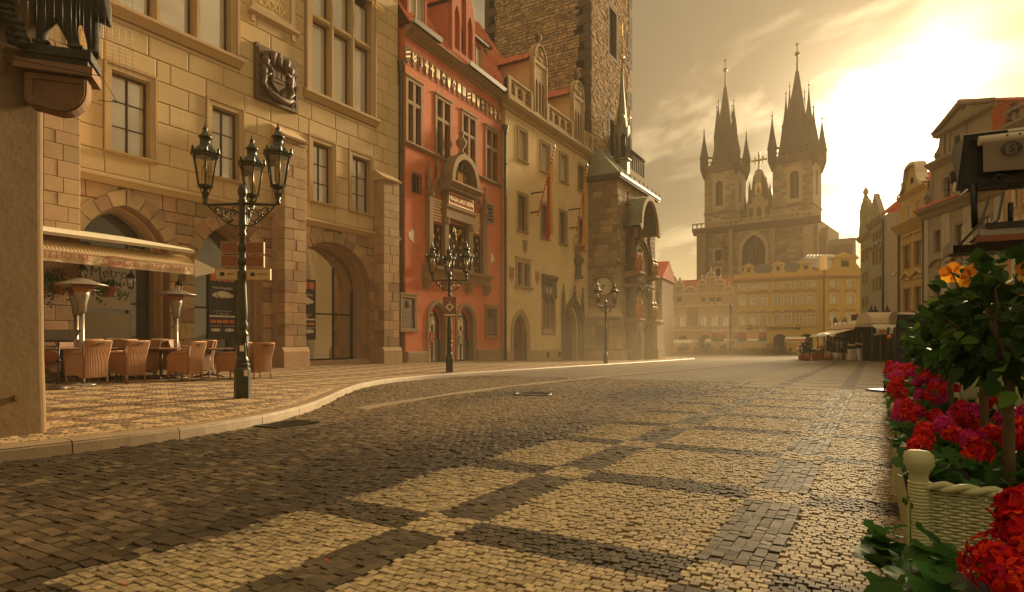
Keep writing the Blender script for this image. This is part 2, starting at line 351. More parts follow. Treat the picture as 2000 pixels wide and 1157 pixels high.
def sheet_mat(name, kind):
 """the ground sheets under and beyond the modelled stones: cobbles as colour and relief"""
 m = bpy.data.materials.new(name); m.use_nodes = True; nt = m.node_tree; N = nt.nodes; L = nt.links
 b = N['Principled BSDF']; gm = N.new('ShaderNodeNewGeometry'); pos = gm.outputs['Position']
 def nz(s, d=6, src=pos):
  n = N.new('ShaderNodeTexNoise'); n.inputs['Scale'].default_value = s; n.inputs['Detail'].default_value = d; L.new(src, n.inputs['Vector']); return n.outputs[0]
 def mth(op, a, bb=0.0):
  n = N.new('ShaderNodeMath'); n.operation = op
  for i, x in enumerate((a, bb)):
   if isinstance(x, (int, float)): n.inputs[i].default_value = x
   else: L.new(x, n.inputs[i])
  return n.outputs[0]
 def mix(f, a, c):
  n = N.new('ShaderNodeMix'); n.data_type = 'RGBA'
  for i, x in ((0, f), (6, a), (7, c)):
   if isinstance(x, (int, float, tuple)): n.inputs[i].default_value = x
   else: L.new(x, n.inputs[i])
  return n.outputs[2]
 bk = N.new('ShaderNodeTexBrick'); L.new(pos, bk.inputs['Vector']); bk.offset = .5
 s = {'road': (.09, .075), 'pave': (.046, .05), 'walk': (.075, .066), 'dust': (.12, .08)}[kind]
 bk.inputs['Scale'].default_value = 1; bk.inputs['Brick Width'].default_value = s[0]; bk.inputs['Row Height'].default_value = s[1]; bk.inputs['Mortar Size'].default_value = .008; bk.inputs['Mortar Smooth'].default_value = .6
 bk.inputs['Color1'].default_value = (.8, .8, .8, 1); bk.inputs['Color2'].default_value = (1.15, 1.15, 1.15, 1); bk.inputs['Mortar'].default_value = (.45, .45, .45, 1)
 xyz = N.new('ShaderNodeSeparateXYZ'); L.new(pos, xyz.inputs[0]); X, Y = xyz.outputs[0], xyz.outputs[1]
 dark, light = (.045, .033, .018, 1), (.28, .205, .108, 1)
 if kind == 'walk':
  def ln(p, q): return mth('LESS_THAN', mth('FRACT', mth('DIVIDE', mth('ADD', mth('MULTIPLY', X, p), mth('MULTIPLY', Y, q)), WALK)), WLN)
  base = mix(mth('MULTIPLY', mth('MAXIMUM', ln(WC, WS), ln(-WS, WC)), mth('ADD', .6, mth('MULTIPLY', nz(2.2), .4))), (.42, .29, .155, 1), (.15, .092, .045, 1))
 elif kind == 'pave':
  def band(src, per, off, wd):
   f = mth('FRACT', mth('DIVIDE', mth('SUBTRACT', src, off), per)); return mth('LESS_THAN', f, wd/per)
  a = band(Y, PV_W, PV_Y0, PV_B); c = band(X, PV_U, PV_X0, PV_B)
  xor = mth('ABSOLUTE', mth('SUBTRACT', a, c))
  base = mix(xor, light, dark)
 elif kind == 'dust': base = (.25, .185, .105, 1)
 else: base = mix(nz(.35, 4), (.08, .056, .03, 1), (.155, .11, .058, 1))
 n = N.new('ShaderNodeMix'); n.data_type = 'RGBA'; n.blend_type = 'MULTIPLY'; n.inputs[0].default_value = 1 if kind != 'dust' else .35
 L.new(base, n.inputs[6]) if not isinstance(base, tuple) else setattr(n.inputs[6], 'default_value', base)
 L.new(bk.outputs['Color'], n.inputs[7])
 col = mix(mth('MULTIPLY', nz(.6), .3), n.outputs[2], (.17, .125, .072, 1))
 L.new(col, b.inputs['Base Color'])
 L.new(mth('ADD', .72, mth('MULTIPLY', nz(1.4), .25)), b.inputs['Roughness']); b.inputs['Specular IOR Level'].default_value = .2
 hgt = mth('ADD', mth('MULTIPLY', bk.outputs['Fac'], -1.0), mth('MULTIPLY', nz(30, 4), .8))
 bp = N.new('ShaderNodeBump'); bp.inputs['Strength'].default_value = .7; bp.inputs['Distance'].default_value = .012; L.new(hgt, bp.inputs['Height']); L.new(bp.outputs[0], b.inputs['Normal'])
 return m
WALK, WLN, WC, WS = .80, .30, math.cos(.26), math.sin(.26)
PV_W, PV_Y0, PV_U, PV_X0, PV_B = 1.56, .38, 1.70, 2.62, .345
# ---------------------------------------------------------------- ground
def strip_mesh(us, vs, lift):
 U, V = np.meshgrid(us, vs, indexing='ij'); Z = gzv(U, V)+lift
 n, m = len(us), len(vs); V3 = np.stack([U.ravel(), V.ravel(), Z.ravel()], 1)
 i = (np.arange(n-1)[:, None]*m+np.arange(m-1)[None]).ravel()
 return V3, np.stack([i, i+m, i+m+1, i+1], 1)
KERB = [(-8, 6.95), (0, 6.8), (2.41, 6.71), (3.38, 6.58), (4.26, 6.66), (5.33, 6.92), (6.3, 7.38), (7.5, 8.22), (9.58, 9.85), (11.5, 11.2), (13.3, 12.05), (15.5, 12.55), (20, 12.75), (30, 12.8), (44, 12.85), (54, 13.3), (60, 15.0)]
def kerb_w(u): return float(np.interp(u, [a for a, b in KERB], [b for a, b in KERB]))
KU = np.array([a for a, b in KERB]); KW = np.array([b for a, b in KERB])
kd = np.interp(np.linspace(-8, 60, 400), KU, KW); kd = np.convolve(np.pad(kd, 6, 'edge'), np.ones(13)/13, 'valid'); KSU = np.linspace(-8, 60, 400)
def kerbv(u): return np.interp(u, KSU, kd)
WALL_W = 17.9
def walk_z(U, V):
 """pavement surface: 12 cm above the road at the kerb, rising towards the house fronts"""
 k = kerbv(U); t = np.clip((V-k)/np.maximum(WALL_W-k, .5), 0, 1)
 rise = .30*np.interp(U, [0, 10, 20, 32, 46], [.5, .9, 1, .6, .1])
 return gzv(U, V)+.12+rise*t
def wz(u, v): return float(walk_z(np.array([u]), np.array([v]))[0])
mroad = sheet_mat('road_cobble_sheet', 'road'); mpave = sheet_mat('mosaic_pavement_sheet', 'pave'); mwalk = sheet_mat('footway_mosaic_sheet', 'walk'); mdust = sheet_mat('gutter_sheet', 'dust')
us = np.concatenate([[-1500, -300, -60], np.arange(-12, 62, 2.0), [70, 80, 100, 125, 150, 200, 400, 1800]])
vs = np.concatenate([[-1500, -300, -60, -30], np.arange(-14, 40, 2.0), [50, 80, 300, 1500]])
V3, F = strip_mesh(us, vs, 0)
road = tag(link(bpy.data.objects.new('road', npmesh('road', V3, F, mroad))), kind='structure')
us = np.arange(-6, 48.1, 2.0); V3, F = strip_mesh(us, np.array([-14, -6, -2, .5, 2, 3.45]), .006)
pavement = tag(link(bpy.data.objects.new('pavement', npmesh('pavement', V3, F, mpave))), kind='structure')
# footway on the left, with its kerb
us = np.linspace(-8, 60, 137); rows = []
for t in np.linspace(0, 1, 9):
 k = kerbv(us); v = k+.0+(np.where(us < 3.1, 7.6, 24)-k)*t if False else k+(np.full_like(us, 24.0)-k)*t**1.3
 rows.append(np.stack([us, v, walk_z(us, v)], 1))
V3 = np.concatenate(rows); n = len(us); i = (np.arange(8)[:, None]*n+np.arange(n-1)[None]).ravel()
footway = tag(link(bpy.data.objects.new('footway', npmesh('footway', V3, np.stack([i, i+1, i+n+1, i+n], 1), mwalk))), kind='structure')
mkerb = mat('kerb_granite', (.25, .175, .098), .55, .12, 3, .4, 60, isl=.15, dirt=.3)
kerb = tag(thing('kerb', None, None), kind='structure')
u = -3.0; a = 0
while u < 57:
 ln = random.uniform(1.0, 1.5) if u > 1 else 1.2
 du = ln*.72 if 6 < u < 12 else ln
 u1 = u+du; mb = MB(); k = 5; ring = []
 for j in range(k):
  uu = u+.006+(du-.012)*j/(k-1); kw = float(kerbv(np.array([uu]))[0]); e = .02
  kw2 = float(kerbv(np.array([uu+.05]))[0]); nx, ny = -(kw2-kw), .05; q = math.hypot(nx, ny); nx /= q; ny /= q
  zr = gz(uu, kw)-.03; zt = float(walk_z(np.array([uu]), np.array([kw]))[0])+.012
  ring.append([(uu+nx*o, kw+ny*o, z) for o, z in ((-.012, zr), (-.005, zt-.03), (.02, zt), (.20, zt+.004), (.24, zt-.05))])
 vs_ = [p for r in ring for p in r]; fs_ = []
 for j in range(k-1):
  for q in range(4): fs_.append((j*5+q, (j+1)*5+q, (j+1)*5+q+1, j*5+q+1))
 fs_ += [(4, 3, 2, 1, 0), tuple((k-1)*5+q for q in range(5))]
 mb.add(vs_, fs_); mb.build('kerb_stone', mkerb, kerb); u = u1
# pale smooth strip of worn setts along the gutter line
gl = [(-2, 5.2), (1, 5.6), (4, 6.0), (6.0, 6.75), (8, 7.45), (11, 7.95), (14, 8.25), (18, 8.2), (24, 7.9), (30, 7.45), (38, 6.9), (46, 6.6), (60, 6.5)]
mb = MB(); us = np.linspace(7.5, 58, 90); lo = np.interp(us, [a for a, b in gl], [b for a, b in gl])
vv = []
for q, x in enumerate(us):
 hw = .16+.10*math.sin(x*1.7)*.4
 for s in (-1, 1): y = lo[q]+s*hw; vv.append((x, y, gz(x, y)+.017))
mb.add(vv, [(2*i, 2*i+2, 2*i+3, 2*i+1) for i in range(len(us)-1)])
tag(mb.build('gutter_strip', mdust), kind='structure')
# ---- the stones themselves
def stones(cu, cv, lu, lv, ang, z0, h, tone, near, ins=None):
 """rounded-top blocks: cu, cv centre; lu, lv half sizes"""
 n = len(cu); r = RNG
 prof = [(1.0, -.01), (.99, h*.75), (.91, h)] if near else [(1.0, 0.0), (.88, h)]
 sg = np.array([(-1, -1), (1, -1), (1, 1), (-1, 1)], float)
 ca, sa = np.cos(ang), np.sin(ang); out = []
 hj = r.normal(0, .0026, n); tx = r.normal(0, .03, n); ty = r.normal(0, .03, n)
 cj = r.normal(0, .05, (n, 4, 2))
 for f, z in prof:
  f = f if ins is None else np.where(ins, 1-(1-f)*.75, f)[:, None]
  x = sg[None, :, 0]*lu[:, None]*(f+cj[:, :, 0]*.9); y = sg[None, :, 1]*lv[:, None]*(f+cj[:, :, 1]*.9)
  U = cu[:, None]+x*ca[:, None]-y*sa[:, None]; V = cv[:, None]+x*sa[:, None]+y*ca[:, None]
  Z = z0[:, None]+z+(hj[:, None]+x*tx[:, None]+y*ty[:, None] if z > 0 else 0)
  out.append(np.stack([U, V, np.broadcast_to(Z, U.shape)], 2))
 k = len(prof); V3 = np.concatenate(out, 1).reshape(-1, 3); base = np.arange(n)*4*k
 fs = []
 for l in range(k-1):
  for j in range(4):
   q = (j+1) % 4; fs.append(np.stack([base+l*4+j, base+l*4+q, base+l*4+4+q, base+l*4+4+j], 1))
 t = (k-1)*4; fs.append(np.stack([base+t, base+t+1, base+t+2, base+t+3], 1))
 F = np.stack(fs, 1).reshape(-1, 4); T = np.repeat(tone, len(fs)); return V3, F, T
def inview(u, v, z=0.0, mg=40):
 Y = CT*u+ST*v; X = ST*u-CT*v; px = 1000+1200*X/np.maximum(Y, .01)
 py = HOR+1200*(CZ-gzv(u, v))/np.maximum(Y, .01)
 return (Y > .8) & (px > -mg) & (px < 2000+mg) & (py < 1157+90)
def lay(kind, u0, u1, v0, v1, su, sv, jit):
 rows = np.arange(v0, v1, sv); U = []; V = []
 for i, y in enumerate(rows):
  off = (i % 2)*.5*su+RNG.uniform(-.2, .2)*su; c = np.arange(u0+off, u1, su); U.append(c+RNG.normal(0, jit*su, len(c))); V.append(np.full(len(c), y))
 return np.concatenate(U), np.concatenate(V)
mst = mat('mosaic_stone', (.36, .27, .14), .66, spec=.14, var=.13, scale=13, bump=.35, bscale=70, isl=.22, hue=.006, tone=(.046, .033, .018), dirt=.25, stain=(.12, .088, .045))
mset = mat('road_sett', (.16, .112, .060), .66, spec=.14, var=.16, scale=11, bump=.4, bscale=60, isl=.30, hue=.008, tone=(.042, .029, .015), dirt=.4, stain=(.05, .035, .018))
mwst = mat('footway_stone', (.44, .30, .155), .65, .09, 5, .3, 70, isl=.2, tone=(.16, .10, .055))
def place_stones(root, name, mt, u, v, su, sv, lift, h, tone, ang=None, ynear=7.0):
 k = inview(u, v); u, v, tone = u[k], v[k], tone[k]; ang = np.zeros(len(u)) if ang is None else ang[k]
 Y = CT*u+ST*v; order = np.argsort(Y)
 u, v, tone, ang, Y = u[order], v[order], tone[order], ang[order], Y[order]
 lu = su*.5*RNG.uniform(.89, .995, len(u)); lv = sv*.5*RNG.uniform(.90, .995, len(u))
 z0 = (walk_z(u, v)-.12 if name == 'footway_stone' else gzv(u, v))+lift
 ang = ang+RNG.normal(0, .025, len(u)); bnd = BAND[k][order] if name == 'paving_stone' else np.zeros(len(u), bool); lu = np.where(bnd, .0345, lu); lv = np.where(bnd, .0285, lv)
 n1 = min(300, len(u))
 for i in range(n1):
  s = slice(i, i+1); V3, F, T = stones(u[s], v[s], lu[s], lv[s], ang[s], z0[s], h, tone[s], True, bnd[s])
  c = np.array([u[i], v[i], z0[i]]); inst(name, npmesh(name, V3-c, F, mt, T), root, tuple(c))
 for part, sel in (('near', (Y < ynear)), ('far', (Y >= ynear))):
  idx = np.nonzero(sel)[0]; idx = idx[idx >= n1]
  if len(idx) == 0: continue
  V3, F, T = stones(u[idx], v[idx], lu[idx], lv[idx], ang[idx], z0[idx], h, tone[idx], part == 'near', bnd[idx])
  tag(link(bpy.data.objects.new(name+'s', npmesh(name+'s', V3, F, mt, T)), root), kind='stuff')
# mosaic pavement: light panels framed by dark bands, light squares where bands cross
v, u = lay('pave', -.35, 3.25, 0, 17, .047, .042, .04)
v2, u2 = v, u
ok = (((v-PV_Y0) % PV_W) < PV_B) & (((u-PV_X0) % PV_U) >= PV_B); v, u = v[~ok], u[~ok]; na = len(u)
for y0 in (PV_Y0-PV_W, PV_Y0, PV_Y0+PV_W):                     # long courses inside the dark bands that follow the street
 a, b = lay('band', 0, 17, y0+PV_B*.1, y0+PV_B*.9999, .07, PV_B/6, .04); q = ((a-PV_X0) % PV_U) >= PV_B-.03; u = np.concatenate([u, a[q]]); v = np.concatenate([v, b[q]])
BAND = np.arange(len(u)) >= na; k = v < 3.0+.03*np.sin(u*5.3); u, v, BAND = u[k], v[k], BAND[k]
fa = ((v-PV_Y0) % PV_W) < PV_B; fb = ((u-PV_X0) % PV_U) < PV_B
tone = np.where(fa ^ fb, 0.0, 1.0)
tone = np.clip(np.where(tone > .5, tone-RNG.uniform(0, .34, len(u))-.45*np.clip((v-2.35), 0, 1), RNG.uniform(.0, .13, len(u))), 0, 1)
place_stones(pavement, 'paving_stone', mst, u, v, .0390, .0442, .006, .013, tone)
V3, F = strip_mesh(np.linspace(-2, 17, 20), np.array([-.4, 1, 3.03]), .0095); tag(link(bpy.data.objects.new('joint_sand', npmesh('joint_sand', V3, F, mat('joint_sand', (.085, .06, .032), .95, .2, 9, .5, 60))), pavement), kind='stuff')
# setts of the road
v, u = lay('road', 2.2, 13.2, -2, 19, .092, .074, .06)
edge = 3.0+.03*np.sin(u*5.3); k = (v > edge+.06) & (v < kerbv(u)-.07); u, v = u[k], v[k]
glv = np.interp(u, [a for a, b in gl], [b for a, b in gl]); k = (np.abs(v-glv) > .19) | (u < 7.5); u, v, glv = u[k], v[k], glv[k]
tone = np.clip(.25+.35*np.sin(u*.7+v*.4)+.3*np.sin(v*1.9-u*.25)+RNG.normal(0, .2, len(u))+np.clip((v-6)/6, 0, .4)+np.clip((u-4)/12, -.3, .5)+np.where(np.abs(v-glv) < .5, .35, 0), 0, 1)  # foreground vignette painted in: setts toned darker near the camera, left
place_stones(road, 'road_sett', mset, u, v, .0745, .092, .0, .015, tone, ynear=8)
# footway mosaic
u, v = lay('walk', -1, 26, 6.8, 17.8, .075, .066, .05)
k = (v > kerbv(u)+.31) & ((CT*u+ST*v) < 13.5); u, v = u[k], v[k]
tone = np.where((((u*WC+v*WS)/WALK) % 1 < WLN) | (((-u*WS+v*WC)/WALK) % 1 < WLN), 0.0, 1.0)
dk = v-kerbv(u)
tone = np.where(dk < .75, np.where((dk < .5), 1.0, np.where((u*4 % 1) < .5, 0, 1)), tone)
tone = np.clip(tone*.85+RNG.uniform(0, .15, len(u)), 0, 1)
place_stones(footway, 'footway_stone', mwst, u, v, .075, .066, .122, .008, tone, ynear=9)
# iron covers in the road
miron = P['iron']
for nm, lab, px, py, ru, rv, sq in (('manhole_cover', 'dark round iron cover in the middle of the cobbled road', 1040, 772, .42, .42, False), ('drain_grate', 'rectangular iron drain grate in the gutter below the kerb', 562, 832, .34, .22, True)):
 a, b = gp(px, py); t = thing(nm, lab, 'drain' if sq else 'manhole cover', (a, b, gz(a, b)+.020)); mb = MB()
 if sq:
  mb.box(-ru, ru, -rv, -rv+.04, 0, .014).box(-ru, ru, rv-.04, rv, 0, .014).box(-ru, -ru+.04, -rv+.04, rv-.04, 0, .014).box(ru-.04, ru, -rv+.04, rv-.04, 0, .014); mb.build('frame', P['iron'], t)
  for j in range(9): MB().box(-.018, .018, -rv+.04, rv-.04, -.01, .012).build('bar', P['iron'], t, (-ru+.075+j*(2*ru-.15)/8, 0, 0))
 else:
  mb.lathe([(ru, 0), (ru, .012), (ru-.06, .012), (ru-.06, .006), (.001, .006)], 28); mb.build('frame', P['iron'], t)
  m2 = MB()
  for j in range(7): m2.box(-.3, .3, -.28+j*.09, -.24+j*.09, .0065, .012)
  m2.build('rib', P['iron'], t)
# ---------------------------------------------------------------- facade kit: local x along the front, -y towards the viewer, z up from the base
class Fac:
 def __init__(s, name, label, cat, org, dr, zb, group=None):
  """org, dr: start point and direction of the front in street axes"""
  s.o = org; l = math.hypot(*dr); s.d = (dr[0]/l, dr[1]/l); s.zb = zb
  s.root = thing(name, label, cat, (org[0], org[1], zb), math.atan2(s.d[1], s.d[0]), group)
 def s_(s, px, out=0.0):
  t = (px-1000)/FPX; ox = s.o[0]+s.d[1]*out; oy = s.o[1]-s.d[0]*out
  X0, Y0 = ST*ox-CT*oy, CT*ox+ST*oy; dX, dY = ST*s.d[0]-CT*s.d[1], CT*s.d[0]+ST*s.d[1]
  q = (t*Y0-X0)/(dX-t*dY); return q, Y0+q*dY
 def x(s, px, out=0.0): return s.s_(px, out)[0]
 def P(s, px, py, out=0.0):
  q, Y = s.s_(px, out); return q, CZ+(HOR-py)/FPX*Y-s.zb
 def z(s, px, py, out=0.0): return s.P(px, py, out)[1]
def rect(x0, x1, z0, z1): return [(x0, z0), (x1, z0), (x1, z1), (x0, z1)]
def arch(x0, x1, zs, za, n=8, z0=None):
 """outline of a pointed or round arched opening, from bottom left round to bottom right"""
 b = (x1-x0)/2; r = za-zs; xm = (x0+x1)/2; L_ = []
 if r >= b*1.001:
  R = (b*b+r*r)/(2*b); a1 = math.asin(min(1, r/R))
  for i in range(n+1): a = a1*i/n; L_.append((x0+R-R*math.cos(a), zs+R*math.sin(a)))
 else:
  for i in range(n+1): a = PI/2*i/n; L_.append((xm-b*math.cos(a), zs+r*math.sin(a)))
 R_ = [(2*xm-x, z) for x, z in L_[::-1][1:]]
 p = L_+R_
 if z0 is not None and z0 < zs-1e-6: p = [(x0, z0)]+p+[(x1, z0)]
 return p
def off_arch(x0, x1, zs, za, t, n=8, z0=None):
 b = (x1-x0)/2; r = za-zs
 return arch(x0-t, x1+t, zs, za+t*(1.0 if r < b*1.2 else 1.12), n, z0)
def span(poly, z):
 xs = []
 for i in range(len(poly)):
  (xa, za), (xb, zb) = poly[i], poly[(i+1) % len(poly)]
  if (za <= z < zb) or (zb <= z < za): xs.append(xa+(z-za)/(zb-za)*(xb-xa))
 return (min(xs), max(xs)) if len(xs) >= 2 else None
def wall(name, outline, holes, mt, parent, y=0.0, depth=.3, back=False, reveal=None, loc=None):
 """a front with openings, each with its reveal"""
 loops = [outline]+holes; vs = [(a, y, b) for lp in loops for a, b in lp]
 tris = tessellate_polygon([[Vector((a, b, 0)) for a, b in lp] for lp in loops]); mb = MB()
 fs = []
 for t in tris:
  a, b, c = (vs[i] for i in t)
  ar = (b[0]-a[0])*(c[2]-a[2])-(b[2]-a[2])*(c[0]-a[0])
  if abs(ar) > 1e-9: fs.append(tuple(t) if ar > 0 else tuple(t)[::-1])
 mb.add(vs, fs, 0)
 for lp in holes:
  n = len(lp); a = sum(lp[i][0]*lp[(i+1) % n][1]-lp[(i+1) % n][0]*lp[i][1] for i in range(n)); l2 = lp if a > 0 else lp[::-1]
  mb.add([(p[0], y, p[1]) for p in l2]+[(p[0], y+depth, p[1]) for p in l2], [(i, i+n, (i+1) % n+n, (i+1) % n) for i in range(n)], 1 if reveal else 0)
 return mb.build(name, [mt, reveal] if reveal else mt, parent, loc)
def solid(mb, poly, holes, y0, y1):
 """thick plate with holes: front at y0, back at y1"""
 loops = [poly]+holes; vs = [(a, y0, b) for lp in loops for a, b in lp]; n0 = len(vs)
 tris = tessellate_polygon([[Vector((a, b, 0)) for a, b in lp] for lp in loops]); fs = []
 for t in tris:
  a, b, c = (vs[i] for i in t); ar = (b[0]-a[0])*(c[2]-a[2])-(b[2]-a[2])*(c[0]-a[0])
  if abs(ar) > 1e-10: t = tuple(t) if ar > 0 else tuple(t)[::-1]; fs += [t, tuple(i+n0 for i in t[::-1])]
 b = 0
 for lp in loops:
  n = len(lp); fs += [(b+i, b+(i+1) % n, b+(i+1) % n+n0, b+i+n0) for i in range(n)]; b += n
 mb.add(vs+[(p[0], y1, p[2]) for p in vs], fs); return mb
_ub = {}
def unit_block(mt):
 k = mt.name
 if k not in _ub:
  mb = MB(); e = .035; f = .055
  vs = [(0, 0, 0), (1, 0, 0), (1, 0, 1), (0, 0, 1), (.006, -.55, .01), (.994, -.55, .01), (.994, -.55, .99), (.006, -.55, .99), (e, -1, f), (1-e, -1, f), (1-e, -1, 1-f), (e, -1, 1-f)]
  fs = [(i+4*l, (i+1) % 4+4*l, (i+1) % 4+4*l+4, i+4*l+4) for l in (0, 1) for i in range(4)]+[(8, 9, 10, 11)]
  mb.add(vs, fs); _ub[k] = mb.mesh('stone_block', mt)
 return _ub[k]
def put_blocks(boxes, mt, parent, name='stone_block', maxn=300, y=0.0, keep=lambda b: 0):
 """boxes: (x0, x1, z0, z1, proud); the 300 largest in view stand alone, the rest are one mesh"""
 boxes = [b for b in boxes if b[1]-b[0] > .04 and b[3]-b[2] > .03]
 boxes.sort(key=keep); me = unit_block(mt)
 for x0, x1, z0, z1, p in boxes[:maxn]: inst(name, me, parent, (x0, y, z0), None, (x1-x0, p, z1-z0))
 if len(boxes) > maxn:
  mb = MB()
  for x0, x1, z0, z1, p in boxes[maxn:]:
   e = min(.014, (x1-x0)*.2)
   vs = [(x0, y, z0), (x1, y, z0), (x1, y, z1), (x0, y, z1), (x0+e, y-p, z0+e), (x1-e, y-p, z0+e), (x1-e, y-p, z1-e), (x0+e, y-p, z1-e)]
   mb.add(vs, [(0, 1, 5, 4), (1, 2, 6, 5), (2, 3, 7, 6), (3, 0, 4, 7), (4, 5, 6, 7)])
  tag(mb.build(name+'s', mt, parent), kind='stuff')
def courses(x0, x1, z0, z1, rh, bw, holes=(), gap=.012, proud=.02, pj=0.0, rj=0.0, bj=.2, lim=None):
 """rows of blocks filling a rectangle, cut round the openings; lim(z) -> (xa, xb) narrows a row"""
 out = []; z = z0; i = 0
 while z < z1-.02:
  h = rh*(1+random.uniform(-rj, rj)); zt = min(z+h, z1)
  if z1-zt < rh*.35: zt = z1
  a, b = x0, x1
  if lim:
   q = lim((z+zt)/2)
   if q is None: z = zt; i += 1; continue
   a, b = max(a, q[0]), min(b, q[1])
  cuts = []
  for hp in holes:
   if len(hp) == 4 and (hp[2][1] < z+.05 or hp[0][1] > zt-.05): continue
   ss = [span(hp, zz) for zz in (z+.002, (z+zt)/2, zt-.002)]; ss = [q for q in ss if q]
   if ss: cuts.append((min(q[0] for q in ss), max(q[1] for q in ss)))
   if ss and len(hp) == 4:                          # what is left of the row above or below a window
    p, q, lo, hi = max(a, hp[0][0]), min(b, hp[1][0]), hp[0][1], hp[2][1]
    if z+.05 < hi < zt-.05 and q > p: out.append((p+gap/2, q-gap/2, hi+gap/2, zt-gap/2, proud))
    if z+.05 < lo < zt-.05 and q > p: out.append((p+gap/2, q-gap/2, z+gap/2, lo-gap/2, proud))
  cuts.sort(); free = []; c = a
  for p, q in cuts:
   if p > c: free.append((c, min(p, b)))
   c = max(c, q)
  if c < b: free.append((c, b))
  for fa, fb in free:
   if fb-fa < .05: continue
   xs = [fa]; k0 = math.ceil((fa-x0)/bw-.5*(i % 2)); x = x0+(k0+.5*(i % 2))*bw
   while x < fb-.25*bw:
    xx = x+random.uniform(-bj, bj)*bw*.5
    if xx-xs[-1] > .3*bw and fb-xx > .2*bw: xs.append(xx)
    x += bw
   xs.append(fb)
   for p, q in zip(xs, xs[1:]): out.append((p+gap/2, q-gap/2, z+gap/2, zt-gap/2, proud+random.uniform(-pj, pj)))
  z = zt; i += 1
 return out
def voussoirs(x0, x1, zs, za, t, parent, mt, y=0.0, proud=.035, n=6, down=None, name='arch_stone', jit=.25):
 """the separate wedge stones round an arch"""
 inn = arch(x0, x1, zs, za, n*2); k = len(inn)
 xm = (x0+x1)/2; out = []
 for i, (a, b) in enumerate(inn):
  p, q = inn[max(i-1, 0)], inn[min(i+1, k-1)]; tx, tz = q[0]-p[0], q[1]-p[1]; l = math.hypot(tx, tz) or 1
  nx, nz = -tz/l, tx/l
  if i == 0: nx, nz = -1, 0
  if i == k-1: nx, nz = 1, 0
  if i == k//2: nx, nz = 0, 1.1
  out.append((a+nx*t, b+nz*t))
 for i in range(0, k-1, 2):
  tt = 1+random.uniform(-jit, jit)*.6
  def sc(j): return (inn[j][0]+(out[j][0]-inn[j][0])*tt, inn[j][1]+(out[j][1]-inn[j][1])*tt)
  poly = [inn[i], inn[i+1], inn[min(i+2, k-1)], sc(min(i+2, k-1)), sc(i+1), sc(i)]
  cx = sum(p[0] for p in poly)/6; cz = sum(p[1] for p in poly)/6; pr = proud+random.uniform(0, .02)
  p2 = [(cx+(p[0]-cx)*.955, cz+(p[1]-cz)*.955) for p in poly]; p3 = [(cx+(p[0]-cx)*.89, cz+(p[1]-cz)*.89) for p in poly]
  mb = MB(); vs = [(p[0], y, p[1]) for p in p2]+[(p[0], y-pr*.7, p[1]) for p in p2]+[(p[0], y-pr, p[1]) for p in p3]
  mb.add(vs, [(i_+6*l, i_+6*l+6, (i_+1) % 6+6*l+6, (i_+1) % 6+6*l) for l in (0, 1) for i_ in range(6)]+[(17, 16, 15, 14, 13, 12)])
  mb.build(name, mt, parent)
_up = {}
def upane(mt):
 if mt.name not in _up: _up[mt.name] = MB().add([(0, 0, 0), (1, 0, 0), (1, 0, 1), (0, 0, 1)], [(0, 1, 2, 3)]).mesh('pane', mt)
 return _up[mt.name]
